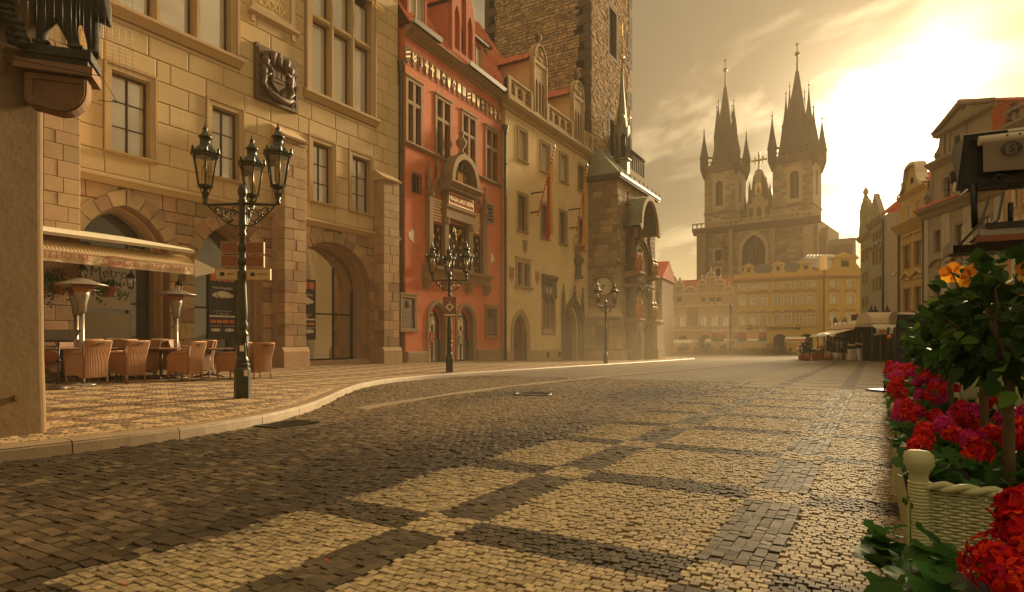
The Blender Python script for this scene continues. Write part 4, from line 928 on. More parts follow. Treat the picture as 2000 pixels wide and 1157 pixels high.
def build_red():
 R_ = R.root; X1 = 8.94; zf = zbase(25)-.08; zc = R.z(884, 122)
 wins = []
 for l, r in ((796, 821), (853, 878), (904, 927), (950, 971)): wins.append((R.x(l), R.x(r)))
 zb, zt = R.z(810, 284), R.z(810, 165)
 wh = [(a, b, zb, zt) for a, b in wins]
 d1 = (R.x(838), R.x(868), 2.1, 3.0); d2 = (R.x(894), R.x(932), 2.1, 3.0)
 d1 = (d1[0], d1[0]+1.35, zf+2.05, zf+2.78); d2 = (d2[0], d2[0]+1.5, zf+2.05, zf+2.8)
 hd = [arch(*d, 8, zf+.02) for d in (d1, d2)]
 sm = [(R.x(805), R.x(819), R.z(812, 376), R.z(812, 342)), (R.x(950), R.x(960), R.z(955, 432), R.z(955, 402))]
 # the large window
 bx0, bx1 = R.x(838), R.x(937); zsill = R.z(890, 527, .3)+.0
 big = [(R.x(839), R.x(861)), (R.x(869), R.x(908)), (R.x(917), R.x(936))]
 zl = R.z(850, 438); zcn = R.z(888, 442)
 hb = [rect(big[0][0], big[0][1], zsill+.1, zl), rect(big[1][0], big[1][1], zsill+.1, zl+.25), rect(big[2][0], big[2][1], zsill+.1, zl)]
 wall('front_wall', rect(0, X1, -1.5, zc), [rect(*q) for q in wh]+hd+[rect(*q) for q in sm]+hb, P['red'], R_, 0, .35, reveal=P['redtrim'])
 body(R, 0, X1, -1.5, zc, 0, 10, P['red'])
 # plinth
 for a, b in ((0.02, d1[0]-.26), (d2[1]+.26, X1-.12)): MB().prof([(0, zf-.6), (-.14, zf-.6), (-.14, zf+.56), (-.10, zf+.62), (0, zf+.63)], a, b).build('plinth', P['brownstone'], R_)
 for d in (d1, d2):
  s = MB(); out = off_arch(*d, .24, 8, zf-.3); inn = arch(d[0]+.005, d[1]-.005, d[2], d[3]-.005, 8, zf-.31); n = len(out)
  s.add([(p[0], -.07, p[1]) for p in out]+[(p[0], -.09, p[1]) for p in [((o[0]+i[0])/2, (o[1]+i[1])/2) for o, i in zip(out, inn)]]+[(p[0], -.02, p[1]) for p in inn]+[(p[0], .33, p[1]) for p in inn]+[(p[0], .02, p[1]) for p in out],
              [(i+a, i+1+a, i+1+b, i+b) for i in range(n-1) for a, b in ((0, n), (n, 2*n), (2*n, 3*n), (4*n, 0))]); s.build('door_surround', P['brownstone'], R_)
  dr = MB(); g = arch(d[0], d[1], d[2], d[3], 8, zf); dr.add([(p[0], .30, p[1]) for p in g], [tuple(range(len(g)))]); o = dr.build('glass_door', P['panedark'], R_)
  m = MB(); xm = (d[0]+d[1])/2; hw = (d[1]-d[0])/2
  g2 = arch(d[0]+.30*hw, d[1]-.12*hw, d[2]-.25, d[3]-.42, 8, zf); n = len(g2); g3 = [(p[0]*.93+xm*.07, p[1]*.985+zf*.015) for p in g2]
  m.add([(p[0], .24, p[1]) for p in g2]+[(p[0], .24, p[1]) for p in g3]+[(p[0], .298, p[1]) for p in g2], [(i, i+1, n+i+1, n+i) for i in range(n-1)]+[(i, i+1, 2*n+i+1, 2*n+i) for i in range(n-1)])
  m.box(xm-.02, xm+.02, .25, .297, zf, d[2]-.2).box(d[0], d[1], .24, .296, zf, zf+.14); m.build('door_frame', P['wframe'], o)
  ban = MB(); arc = [(xm+hw*.92*math.cos(t), d[2]+.0+(d[3]-d[2])*.90*math.sin(t)) for t in [PI*.02+PI*.62*i/9 for i in range(10)]]; arc2 = [(xm+hw*.74*math.cos(t), d[2]-.04+(d[3]-d[2])*.70*math.sin(t)) for t in [PI*.02+PI*.62*i/9 for i in range(10)]]
  ban.add([(p[0], .22, p[1]) for p in arc]+[(p[0], .22, p[1]) for p in arc2], [(i, i+1, i+11, i+10) for i in range(9)]); ban.box(xm+hw*.72, xm+hw*.93, .215, .23, d[2]-.9, d[2]); ban.build('red_band', P['redp'], o)
  hl = MB(); hl.tube([(xm+.08, .2, zf+.9), (xm+.08, .2, zf+1.3)], .018, 6); hl.build('handle', P['steel'], o)
  if d is d1:
   q = MB().box(xm-.30, xm-.06, .205, .215, zf+1.0, zf+1.55).build('sign_panel', P['redp'], o); lettering('i', .62, P['white'], q, (xm-.18, .20, zf+1.28), ext=.006)
   MB().box(xm-.28, xm-.08, .21, .22, zf+.80, zf+.90).build('sticker', P['redp'], o)
  else: MB().box(xm-.25, xm-.07, .215, .225, zf+1.35, zf+1.6).build('notice', P['white'], o); MB().box(xm-.28, xm-.04, .215, .225, zf+.95, zf+1.3).build('notice', P['poster2'], o)
  MB().box(d[0]-.2, d[1]+.2, -.25, .3, zf-.3, zf+.06).build('door_step', P['brownstone'], R_)
 # plaques
 for l, r, t, b, lab in ((783, 808, 582, 641, None), (949, 968, 604, 656, None)):
  x0, x1, z0, z1 = win_px(l, r, t, b, R); s = MB(); solid(s, rect(x0-.10, x1+.16, z0-.10, z1+.12), [rect(x0, x1, z0, z1)], -.08, 0); s.box(x0-.16, x1+.22, -.11, 0, z1+.12, z1+.2).box(x0-.14, x1+.2, -.1, 0, z0-.17, z0-.1); o = s.build('memorial_plaque', P['brownstone'], R_)
  MB().box(x0, x1, -.035, 0, z0, z1).build('bronze_tablet', P['relief'], o); m = MB(); m.blob(((x0+x1)/2, -.04, z1-.26), ((x1-x0)*.2, .05, .17), 8, 6, jit=.2); m.build('emblem', P['darkstone'], o)
  m = MB()
  for k in range(11):
   zz = z1-.55-k*.085
   if zz > z0+.08: m.box(x0+.1, x1-.1-random.random()*.2, -.042, -.035, zz, zz+.035)
  tag(m.build('text_lines', P['goldpaint'] if False else P['brownstone'], o), kind='stuff')
 # tall cross windows
 for (a, b, z0, z1) in wh:
  s = MB(); solid(s, rect(a-.17, b+.17, z0, z1+.17), [rect(a, b, z0+.001, z1)], -.05, .01); s.box(a-.2, b+.2, -.09, 0, z1+.17, z1+.24); o = s.build('window_surround', P['brownstone'], R_)
  xm = (a+b)/2; zt_ = z0+(z1-z0)*.66; m = MB(); m.box(xm-.09, xm+.09, -.03, .22, z0, z1).box(a, xm-.09, -.03, .22, zt_-.08, zt_+.08).box(xm+.09, b, -.03, .22, zt_-.08, zt_+.08); m.build('stone_mullion', P['brownstone'], R_)
  for c, d in ((a, xm-.09), (xm+.09, b)):
   window(R, c, d, z0, zt_-.08, rec=.2, fw=.045, bar=.022, cols=2, rows=3, mf='wframe', mp='panedim'); window(R, c, d, zt_+.08, z1, rec=.2, fw=.045, bar=.02, cols=2, rows=1, mf='wframe', mp='panedim')
 for i, j in ((0, 1), (2, 3)): cornice('sill_course', R, wh[i][0]-.32, wh[j][1]+.32, [(0, -.16), (.06, -.16), (.16, -.06), (.16, 0), (0, .03)], P['brownstone'], 0, zb)
 # barred openings
 for q in sm:
  o = MB().box(q[0], q[1], .25, .27, q[2], q[3]).build('barred_window', P['dark'], R_); grille(o, q[0]-.05, q[1]+.05, q[2]-.05, q[3]+.05, -.06, 3, 5, .016)
  if q is sm[1]: s = MB(); solid(s, rect(q[0]-.16, q[1]+.16, q[2]-.16, q[3]+.16), [rect(*q)], -.03, 0); s.build('surround', P['ystone'], o)
 # white heart shaped marks
 for px, py, s, a in ((804, 461, .62, .5), (961, 504, .62, -2.7)):
  x, z = R.P(px, py); pts = []
  for k in range(28):
   t = 2*PI*k/28; hx = 16*math.sin(t)**3/17; hz = (13*math.cos(t)-5*math.cos(2*t)-2*math.cos(3*t)-math.cos(4*t))/17
   hx *= .75; pts.append((x+s*.5*(hx*math.cos(a)-hz*math.sin(a)), z+s*.62*(hx*math.sin(a)+hz*math.cos(a))))
  MB().prism(pts, -.02, 0).build('heart_mark', P['white'], R_)
 # band of shields
 g = mat('shield_field', (.30, .115, .05), .8, .1, 5, isl=.2); n = 19; xa, xb = .12, 8.55; zs = R.z(884, 168)
 MB().box(0.05, X1-.15, -.012, 0, zs-.42, zs+.42).build('shield_band', P['redtrim'], R_)
 for i in range(n):
  m = MB(); heraldic(m, .40, .72, -.012, [1, 7, 6, 0, 0, 2, 4, 5, 4, 3, 2, 1, 3, 5, 4, 6, 7, 0, 6][i], i); m.build('heraldic_shield', [g if i not in (0, 6, 14) else P['darkstone'], P['goldpaint']], R_, (xa+(xb-xa)*i/(n-1), 0, zs))
 # eaves
 cornice('eaves_cornice', R, -.05, X1-.02, [(0, -.34), (.05, -.34), (.10, -.22), (.22, -.18), (.34, -.05), (.42, 0), (.42, .06), (0, .10)], P['brownstone'], 0, zc)
 for a, b in ((-.1, 2.05), (4.55, X1)): cornice('gutter', R, a, b, [(.40, .02), (.56, .02), (.60, .22), (.56, .24), (.52, .08), (.44, .08), (.40, .2)], P['lead'], 0, zc+.05)
 # roof, dormers and the big red gable
 zr = zc+8.4; yr = 5.2
 roof('roof', R, [[(-.1, -.35, zc+.08), (X1+6.5, -.35, zc+.08), (X1+6.5, yr, zr), (-.1, yr, zr)]], None, .24, .36)
 def dormer(x0, w_, zb_, h, yd, name, mw='redtrim', rl=1.6):
  """roof dormer with a window front and tiled saddle"""
  o = MB(); yb = yd+h*.62+.6; x1 = x0+w_
  o.box(x0, x0+.16, yd, yb, zb_, zb_+h).box(x1-.16, x1, yd, yb, zb_, zb_+h).box(x0+.16, x1-.16, yd, yd+.2, zb_+h-.2, zb_+h).box(x0+.16, x1-.16, yd, yd+.2, zb_, zb_+.16); d = o.build(name, P[mw], R_)
  MB().box(x0+.16, x1-.16, yd+.12, yd+.14, zb_+.16, zb_+h-.2).build('pane', P['panecurt'], d); f = MB(); xm = (x0+x1)/2
  f.box(xm-.03, xm+.03, yd+.06, yd+.118, zb_+.16, zb_+h-.2).box(x0+.16, x0+.22, yd+.05, yd+.118, zb_+.16, zb_+h-.2).box(x1-.22, x1-.16, yd+.05, yd+.118, zb_+.16, zb_+h-.2); f.build('window_frame', P['wwhite'], d)
  c = MB(); c.prof([(yd-.22, zb_+h), (yd-.22, zb_+h+.1), (yd+.25, zb_+h+.14), (yd+.25, zb_+h)], x0-.18, x1+.18); c.build('dormer_cornice', P['lead'], d)
  mb = MB(); q = [(x0-.2, yd-.2, zb_+h+.1), (x1+.2, yd-.2, zb_+h+.1), (x1-.05, yb+.7, zb_+h+.9), (x0+.05, yb+.7, zb_+h+.9)]; mb.add(q, [(0, 1, 2, 3)]); rr = mb.build('dormer_roof', P['tile'], d); t = MB(); tiles(t, *q, .24, .34); tag(t.build('roof_tiles', P['tile'], rr), kind='stuff'); return d
 gx0, gx1 = R.x(868)+.5, R.x(868)+2.7
 dormer(R.x(908, -.3)+.35, 1.35, zc+.45, 1.75, .15, 'dormer'); dormer(X1+.7, 1.3, zc+2.8, 1.3, 2.0, 'dormer', 'creamtrim'); dormer(.35, 1.5, zc+.45, 2.0, .15, 'dormer')
 # gable dormer with pointed blind tracery
 gm = MB(); zt_ = zc+3.9; xm = (gx0+gx1)/2; w2 = (gx1-gx0)/2
 prof_ = [(gx0, zc-.25), (gx1, zc-.25), (gx1, zc+2.9), (gx1-.12, zc+3.3), (xm+.35, zt_+.9), (xm, zt_+1.9), (xm-.35, zt_+.9), (gx0+.12, zc+3.3), (gx0, zc+2.9)]
 lan = [arch(gx0+.22+i*.62, gx0+.22+i*.62+.48, zc+(2.2 if i != 1 else 3.3), zc+(2.9 if i != 1 else 4.1), 5, zc+.7) for i in range(3)]
 solid(gm, prof_, lan, -.12, .12); gd = gm.build('gable', P['redtrim'], R_)
 MB().add([(gx0+.03, .10, zc-.2), (gx1-.03, .10, zc-.2), (gx1-.03, .10, zc+3.2), (xm, .10, zt_+1.2), (gx0+.03, .10, zc+3.2)], [(0, 1, 2, 3, 4)]).build('gable_field', P['red'], gd)
 [MB().box(a, a+.15, .12, 3.0, zc, zc+2.9).build('gable_side', P['red'], gd) for a in (gx0, gx1-.15)]
 m = MB(); l = arch(xm-.2, xm+.2, zc+1.9, zc+2.4, 5, zc+1.0); m.add([(p[0], .085, p[1]) for p in l], [tuple(range(len(l)))]); m.build('pane', P['dark'], gd)
 cp = MB(); cp.tube([(gx0-.03, -.02, zc+2.9), (gx0+.1, -.02, zc+3.3), (xm-.35, -.02, zt_+.9), (xm, -.02, zt_+1.95), (xm+.35, -.02, zt_+.9), (gx1-.1, -.02, zc+3.3), (gx1+.03, -.02, zc+2.9)], .10, 6); cp.build('coping', P['brownstone'], gd)
 mb = MB(); q1 = [(gx0-.15, 3.4, zc+3.0), (gx0-.15, -.05, zc+3.0), (xm, -.05, zt_+1.7), (xm, 3.4, zt_+1.7)]; q2 = [(gx1+.15, -.05, zc+3.0), (gx1+.15, 3.4, zc+3.0), (xm, 3.4, zt_+1.7), (xm, -.05, zt_+1.7)]
 mb.add(q1, [(0, 1, 2, 3)]).add(q2, [(0, 1, 2, 3)]); rr = mb.build('gable_roof', P['tile'], gd); t = MB(); tiles(t, *q1, .24, .34); tiles(t, *q2, .24, .34); tag(t.build('roof_tiles', P['tile'], rr), kind='stuff')
 # ---- Renaissance window
 o = thing_part('renaissance_window', R_); xl, xr = R.x(833), R.x(942); zp = zl+.02
 S = P['brownstone']; c0, c1 = big[1]
 m = MB(); m.prof([(0, zsill-.55), (-.12, zsill-.55), (-.22, zsill-.25), (-.42, zsill-.12), (-.45, zsill), (0, zsill+.03)], xl-.35, xr+.45); m.build('window_sill', S, o)
 for x in (xl-.32, c0-.32, c1+.02, xr+.1): MB().prof([(0, zsill-1.05), (-.12, zsill-1.05), (-.36, zsill-.7), (-.40, zsill-.551), (0, zsill-.551)], x, x+.32).build('console', S, o)
 cols_ = [(xl-.08, big[0][0]-.02), (big[0][1]+.02, c0-.02), (c1+.02, big[2][0]-.02), (big[2][1]+.02, xr+.12)]
 for i, (a, b) in enumerate(cols_):
  t = zp+(1.45 if i in (0, 3) else .35); m = MB(); m.box(a, b, -.24, 0, zsill+.03, t); m.box(a-.03, b+.03, -.28, 0, zsill+.03, zsill+.3).box(a-.04, b+.04, -.29, 0, t-.26, t); m.build('pilaster', S, o)
  m = MB()
  for k in range(4): m.blob(((a+b)/2, -.29, t-.22+.07*k), (.10-.012*k, .07, .06), 7, 4, jit=.25)
  tag(m.build('capital', S, o), kind='stuff')
 for i, (a, b) in enumerate((big[0], big[2])):                # inscribed tablets over the side lights
  MB().box(a-.02, b+.02, -.10, -.004, zl+.02, zl+1.28).build('tablet', P['redtrim'], o); m = MB()
  for k in range(8): m.box(a+.08+.03*random.random(), b-.08-.12*random.random(), -.112, -.1, zl+.14+k*.135, zl+.215+k*.135)
  tag(m.build('gilt_text', P['goldpaint'], o), kind='stuff')
  xm = (a+b)/2; m = MB(); zt_ = zl+1.3
  for s in (-1, 1): m.tube([(xm+s*.52, -.14, zt_), (xm+s*.42, -.14, zt_+.35), (xm, -.14, zt_+.95)], .05, 5)
  m.tube([(xm+.2*math.cos(t), -.14, zt_+.32+.2*math.sin(t)) for t in [PI*k/5 for k in range(11)]], .03, 5); m.build('gablet', S, o)
  for x in ((xl-.02, xm) if i == 0 else (xm, xr+.05)):
   m = MB(); hh = 1.75 if x != xm else .95+.2; m.lathe([(.09, 0), (.09, .5), (.13, .52), (.10, .58), (.03, 1.05), (.07, 1.1), (.05, 1.18), (.0, 1.3)], 6, (x, -.14, zt_+(.2 if x != xm else .8)), smooth=False); m.build('pinnacle', S, o)
 ze = zl+.40; m = MB(); m.box(c0-.36, c1+.36, -.34, 0, ze, ze+.42); m.prof([(0, ze+.42), (-.34, ze+.42), (-.42, ze+.5), (-.42, ze+.62), (0, ze+.62)], c0-.42, c1+.42); m.build('architrave', S, o)
 m = MB(); m.box(c0-.30, c1+.30, -.36, 0, ze+.62, ze+1.28); m.build('frieze', S, o)
 MB().box(c0-.2, c1+.2, -.375, -.36, ze+.70, ze+1.2).build('frieze_field', P['redtrim'], o); fr = MB(); solid(fr, rect(c0-.22, c1+.22, ze+.68, ze+1.22), [rect(c0-.19, c1+.19, ze+.71, ze+1.19)], -.385, -.376); fr.build('gilt_border', P['goldpaint'], o)
 lettering('PRAGA CAPUT REGNI', .30, P['goldpaint'], o, ((c0+c1)/2, -.385, ze+.95), sx=min(1.0, (c1-c0+.3)/2.9), ext=.01)
 m = MB(); zk = ze+1.28; m.prof([(0, zk), (-.40, zk), (-.46, zk+.12), (-.62, zk+.2), (-.74, zk+.32), (-.78, zk+.36), (-.78, zk+.44), (0, zk+.5)], c0-.55, c1+.55); m.build('window_cornice', S, o)
 m = MB()
 for k in range(22): x = c0-.5+(c1-c0+1.0)*k/21; m.box(x-.035, x+.035, -.60, -.47, zk+.05, zk+.16)
 tag(m.build('dentils', S, o), kind='stuff')
 xm = (c0+c1)/2; ra = (c1-c0)/2+.38; zq = zk+.5; m = MB(); n = 16; hgt = ra*1.12
 A1 = [(xm-ra*math.cos(PI*i/n), zq+hgt*math.sin(PI*i/n)) for i in range(n+1)]; A2 = [(xm-(ra-.26)*math.cos(PI*i/n), zq+(hgt-.26)*math.sin(PI*i/n)) for i in range(n+1)]; k = n+1
 m.add([(p[0], -.68, p[1]) for p in A1]+[(p[0], -.68, p[1]) for p in A2]+[(p[0], 0, p[1]) for p in A1]+[(p[0], -.10, p[1]) for p in A2], [(i, i+1, k+i+1, k+i) for i in range(n)]+[(i, i+1, 2*k+i+1, 2*k+i) for i in range(n)]+[(k+i, k+i+1, 3*k+i+1, 3*k+i) for i in range(n)]); m.build('arched_pediment', S, o)
 m = MB(); m.add([(p[0], -.09, p[1]) for p in A2]+[(xm, -.09, zq)], [(i, i+1, k) for i in range(n)]); m.build('pediment_field', P['redtrim'], o)
 m = MB(); m.box(xm-.26, xm+.26, -.3, -.1, zq+.05, zq+.55)
 for i in range(3): m.box(xm-.22+i*.16, xm-.12+i*.16, -.33, -.301, zq+.12, zq+.62)
 m.build('gilt_arms', P['gold'], o)
 for s in (-1, 1):
  m = MB(); m.blob((xm+s*.48, -.24, zq+.42), (.13, .12, .26), 7, 5, jit=.2); m.blob((xm+s*.44, -.27, zq+.78), (.12, .11, .12), 7, 5, jit=.2); m.tube([(xm+s*.45, -.28, zq+.55), (xm+s*.3, -.34, zq+.6)], .05, 5); m.tube([(xm+s*.55, -.26, zq+.2), (xm+s*.5, -.26, zq)], .06, 5); m.build('gilt_lion', P['brass'], o)
  m = MB(); m.tube([(xm+s*.18, -.24, zq+.62), (xm+s*.2, -.24, zq+1.0), (xm+s*.12, -.22, zq+1.25)], .08, 6); m.blob((xm+s*.2, -.24, zq+1.05), .11, 6, 4, jit=.3); m.build('helmet', P['steel'], o)
 m = MB(); m.lathe([(.20, 0), (.22, .1), (.12, .2), (.10, .34), (.26, .55), (.28, .72), (.14, .9), (.10, 1.05), (.16, 1.12), (.07, 1.25), (.03, 1.45), (0, 1.5)], 10, (xm, -.36, zq+hgt-.02)); m.build('finial', S, o)
 for i, (a, b) in enumerate(big):
  z1 = zl+(.25 if i == 1 else 0); MB().box(a, b, .25, .27, zsill+.1, z1).build('pane', P['panedim'], o); g_ = grille(o, a+.02, b-.02, zsill+.12, z1-.03, -.03, 4 if i == 1 else 3, 8, .011, curl=True)
  m = MB()
  for k in range(5):
   for j in ((0, 1, 2) if i == 1 else (0, 1)):
    x = a+(b-a)*((j+.5)/(3 if i == 1 else 2)+(.0 if k % 2 else -.12)); z = zsill+.35+k*(z1-zsill-.6)/4
    m.box(x-.025, x+.025, -.075, -.055, z-.09, z+.09).box(x-.07, x-.025, -.074, -.056, z-.025, z+.025).box(x+.025, x+.07, -.074, -.056, z-.025, z+.025)
  tag(m.build('gilt_rosettes', P['gold'], g_), kind='stuff')
  if i == 1:
   m = MB()
   for s in (-1, 1): m.tube([((a+b)/2+s*x, -.1, z1-.1-z) for x, z in ((.05, .45), (.18, .35), (.14, .15), (.32, .12), (.36, .25), (.28, .3))], .035, 5)
   m.build('gilt_scroll', P['gold'], g_)
def thing_part(name, root): o = bpy.data.objects.new(name, None); link(o, root); return o
P['poster2'] = mat('pale_notice', (.42, .38, .30), .6)
build_red()
downpipe(29.72, 17.86, zbase(29.7), 12.9, 'dark drainpipe between the red house and the yellow house')
# ---------------------------------------------------------------- yellow house with balustrade, gothic portal and flags
K = Fac('balustrade_house', 'yellow plastered town house with stone balustrade, tracery dormers and gothic portal beside the tower', 'house', (29.78, FW), (1, 0), 0.0)
uK1 = 41.5
def build_yellow():
 R_ = K.root; X1 = uK1-29.78; zf = zbase(35)-.1; zc = K.z(1076, 258); S = P['ystone']
 r1 = [win_px(*q, K) for q in ((1013, 1027, 258, 316), (1057, 1072, 283, 338), (1094, 1107, 303, 356), (1129, 1141, 325, 372))]
 r2 = [win_px(*q, K) for q in ((1012, 1028, 380, 452), (1057, 1071, 398, 464), (1093, 1105, 415, 477), (1130, 1140, 435, 489))]
 def lvl(r): zb = sum(q[2] for q in r)/4; zt = sum(q[3] for q in r)/4; return [(q[0], q[0]+max(.9, min(1.1, q[1]-q[0])), zb, zt) for q in r]
 r1, r2 = lvl(r1), lvl(r2)
 dbl = win_px(1010, 1033, 514, 559, K); cv = win_px(1060, 1091, 548, 652, K); cv = (cv[0], min(cv[1], cv[0]+1.55), cv[2], cv[3])
 da = (K.x(1003), K.x(1003)+1.55, zf+1.75, zf+2.85); po = (K.x(1106), K.x(1106)+1.7, zf+2.1, zf+3.55)
 vents = [(K.x(l), K.x(l)+.35, zf+.25, zf+.6) for l in (1065, 1088)]
 wall('front_wall', rect(0, X1, -2.5, zc), [rect(*q) for q in r1+r2+[dbl, cv]]+[arch(*da, 8, zf), arch(*po, 8, zf)], P['yplaster'], R_, 0, .4, reveal=S)
 body(K, 0, X1, -2.5, zc, 0, 10, P['yplaster'])
 for a, b in ((.05, da[0]-.3), (da[1]+.3, po[0]-.55), (po[1]+.5, X1-.02)):
  if b-a > .15: MB().prof([(0, zf-.8), (-.10, zf-.8), (-.10, zf+.72), (-.05, zf+.78), (0, zf+.78)], a, b).build('plinth', S, R_)
 for q in vents: o = MB().box(q[0], q[1], -.115, -.10, q[2], q[3]).build('cellar_vent', P['dark'], R_)
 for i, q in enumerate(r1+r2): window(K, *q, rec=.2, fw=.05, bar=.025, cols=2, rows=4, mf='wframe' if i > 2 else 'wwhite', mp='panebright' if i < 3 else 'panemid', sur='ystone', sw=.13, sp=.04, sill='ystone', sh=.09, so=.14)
 # leaded double window with its three shields
 a, b, z0, z1 = dbl; s = MB(); solid(s, rect(a-.2, b+.2, z0, z1+.2), [rect(a, b, z0+.001, z1)], -.06, 0); s.box(a-.26, b+.26, -.1, 0, z1+.2, z1+.3); s.prof([(0, z0-.2), (-.06, z0-.2), (-.18, z0-.08), (-.18, z0-.002), (0, z0-.002)], a-.32, b+.32); o = s.build('double_window', S, R_)
 xm = (a+b)/2; MB().box(xm-.12, xm+.12, -.03, .25, z0, z1).build('mullion', S, o)
 for c, d in ((a, xm-.12), (xm+.12, b)): inst('pane', upane(P['panedim']), o, (c, .24, z0), None, (d-c, 1, z1-z0)); grille(o, c, d, z0, z1, .2, 4, 8, .008)
 for px, py, k in ((1025, 485, 3), (999, 538, 2), (1049, 545, 3)):
  x, z = K.P(px, py); m = MB(); heraldic(m, .52, .78, 0, k, 0); m.box(-.3, .3, -.06, 0, .40, .46, 0); m.build('stone_shield', [S, P['redtrim'] if px == 999 else P['brownstone']], R_, (x, -.002, z))
 # brown door in its moulded arch
 for k, (d, t, y0) in enumerate(((da, .34, -.05),)):
  for j in range(3):
   tt = t-j*.12; out = off_arch(d[0], d[1], d[2], d[3], tt, 9, zf-.3); inn = off_arch(d[0], d[1], d[2], d[3], max(0, tt-.12), 9, zf-.3); n = len(out); y_ = y0-.03*(2-j)*.6+.02*j
   m = MB(); m.add([(p[0], y_, p[1]) for p in out]+[(p[0], y_, p[1]) for p in inn]+[(p[0], y_+.15, p[1]) for p in inn]+[(p[0], y_+.15, p[1]) for p in out], [(i+u, i+1+u, i+1+v, i+v) for i in range(n-1) for u, v in ((0, n), (n, 2*n), (3*n, 0))]); m.build('arch_moulding', S, R_)
 g = arch(*da, 9, zf); npl = 6; o = MB().add([(p[0], .36, p[1]) for p in g], [tuple(range(len(g)))]).build('arched_door', P['wood'], R_)
 for i in range(npl):
  x0 = da[0]+(da[1]-da[0])*i/npl+.01; x1 = da[0]+(da[1]-da[0])*(i+1)/npl-.01
  def top(x): return next((g[j][1]+(x-g[j][0])/(g[j+1][0]-g[j][0]+1e-9)*(g[j+1][1]-g[j][1]) for j in range(len(g)-1) if g[j][0] <= x <= g[j+1][0] and g[j+1][0] > g[j][0]), da[2])
  MB().prism([(x0, zf+.03), (x1, zf+.03), (x1, top(x1)-.02), ((x0+x1)/2, top((x0+x1)/2)-.02), (x0, top(x0)-.02)], .32, .355).build('door_plank', P['wood'], o)
 for s in (-.1, .1): MB().tube([((da[0]+da[1])/2+s, .29, zf+.8), ((da[0]+da[1])/2+s, .29, zf+1.25)], .018, 5).build('handle', P['iron'], o)
 # carved window
 a, b, z0, z1 = cv; o = MB().box(a, b, .34, .36, z0, z1).build('carved_window', P['panedim'], R_)
 m = MB(); solid(m, rect(a-.16, b+.2, z0-.1, z1+.15), [rect(a, b, z0+.001, z1)], -.05, .0); m.build('surround', P['brownstone'], o)
 m = MB(); m.prof([(.33, z0+.5), (-.04, z0+.02), (-.04, z0-.02), (.33, z0-.02)], a, b); m.build('sloping_sill', S, o)
 for i in range(1, 3): x = a+(b-a)*i/3; MB().box(x-.07, x+.07, .02, .33, z0+.3, z1-1.6).build('stone_mullion', P['brownstone'], o)
 m = MB(); m.box(a, b, .0, .3, z1-1.62, z1-1.5)
 for k in range(46): m.blob((a+(b-a)*random.random(), .05+random.random()*.1, z1-1.5+1.4*random.random()), (.12, .10, .11), 6, 4, jit=.35)
 for k in range(44): m.blob((a-.15+(b-a+.4)*k/43, -.1, z1+.1+random.uniform(-.14, .14)), (.11, .12, .11), 6, 4, jit=.35)
 for s in (a-.08, b+.12):
  for k in range(12): m.blob((s, -.09, z1-.05-.12*k*.8), (.09, .09, .09), 6, 4, jit=.35)
 tag(m.build('carved_foliage', P['darkstone'], o), kind='stuff')
 for s in (-.28, .26):
  m = MB(); heraldic(m, .42, .6, .02, 3, 0); m.build('carved_shield', [P['brownstone'], P['ystone']], o, ((a+b)/2+s, -.03, z1-.75))
 # gothic portal
 xm = (po[0]+po[1])/2; o = thing_part('gothic_portal', R_)
 for j in range(4):
  t1, t0 = .62-j*.15, .62-(j+1)*.15; out = off_arch(*po, t1, 10, zf-.3); inn = off_arch(*po, max(t0, .001), 10, zf-.3); n = len(out); y_ = -.24+j*.10
  m = MB(); m.add([(p[0], y_, p[1]) for p in out]+[(p[0], y_+.02, p[1]) for p in inn]+[(p[0], y_+.14, p[1]) for p in inn]+[(p[0], y_+.3, p[1]) for p in out], [(i+u, i+1+u, i+1+v, i+v) for i in range(n-1) for u, v in ((0, n), (n, 2*n), (3*n, 0))]); m.build('portal_moulding', P['brownstone'] if j % 2 else P['darkstone'], o)
 m = MB()
 for j in (0, 2):
  pth = off_arch(*po, .62-j*.15-.06, 14, zf+1.4)
  for p in pth[1:-1]: m.blob((p[0], -.28+j*.10, p[1]), (.085, .08, .085), 6, 4, jit=.35)
 zt_ = po[3]+.75
 for s in (-1, 1):
  for k in range(7): t = k/6; m.blob((xm+s*(po[1]-po[0])*.62*(1-t)**1.4, -.26, po[2]+.9+(zt_+.6-po[2]-.9)*t), (.09, .09, .1), 6, 4, jit=.35)
 tag(m.build('crockets', P['darkstone'], o), kind='stuff')
 for s in (-1, 1):
  m = MB(); m.lathe([(.13, 0), (.13, 3.1), (.17, 3.15), (.12, 3.25), (.11, 4.2), (.04, 4.9), (.07, 4.95), (0, 5.2)], 6, (xm+s*((po[1]-po[0])/2+.72), -.16, zf), smooth=False); m.build('pinnacle', P['darkstone'], o)
 og = MB(); pts = [(xm-1.25, po[2]+.4), (xm-1.0, po[2]+1.3), (xm-.45, po[3]+.25), (xm-.12, zt_), (xm, zt_+.9)]
 for s in (1, -1): og.tube([(xm+s*(x-xm), -.22, z) for x, z in pts], [.09, .09, .09, .08, .05], 6)
 og.build('ogee_hood', P['darkstone'], o)
 g = arch(*po, 9, zf); d = MB().add([(p[0], .37, p[1]) for p in g], [tuple(range(len(g)))]).build('portal_door', P['woodd'], o)
 for i in range(2):
  for j in range(6): MB().box(po[0]+.14+i*.76, po[0]+.78+i*.76, .33, .369, zf+.12+j*.5, zf+.52+j*.5).build('door_panel', P['woodd'], d)
 # column with its figure above the portal
 x, zb_ = K.P(1125, 545); zt2 = K.z(1125, 470)
 m = MB(); m.lathe([(.34, 0), (.36, .12), (.24, .22), (.2, .9), (.3, 1.05), (.4, 1.3), (.38, 1.42), (.22, 1.5)], 8, (x, -.2, zb_), smooth=False); c = m.build('corbel_column', P['darkstone'], R_)
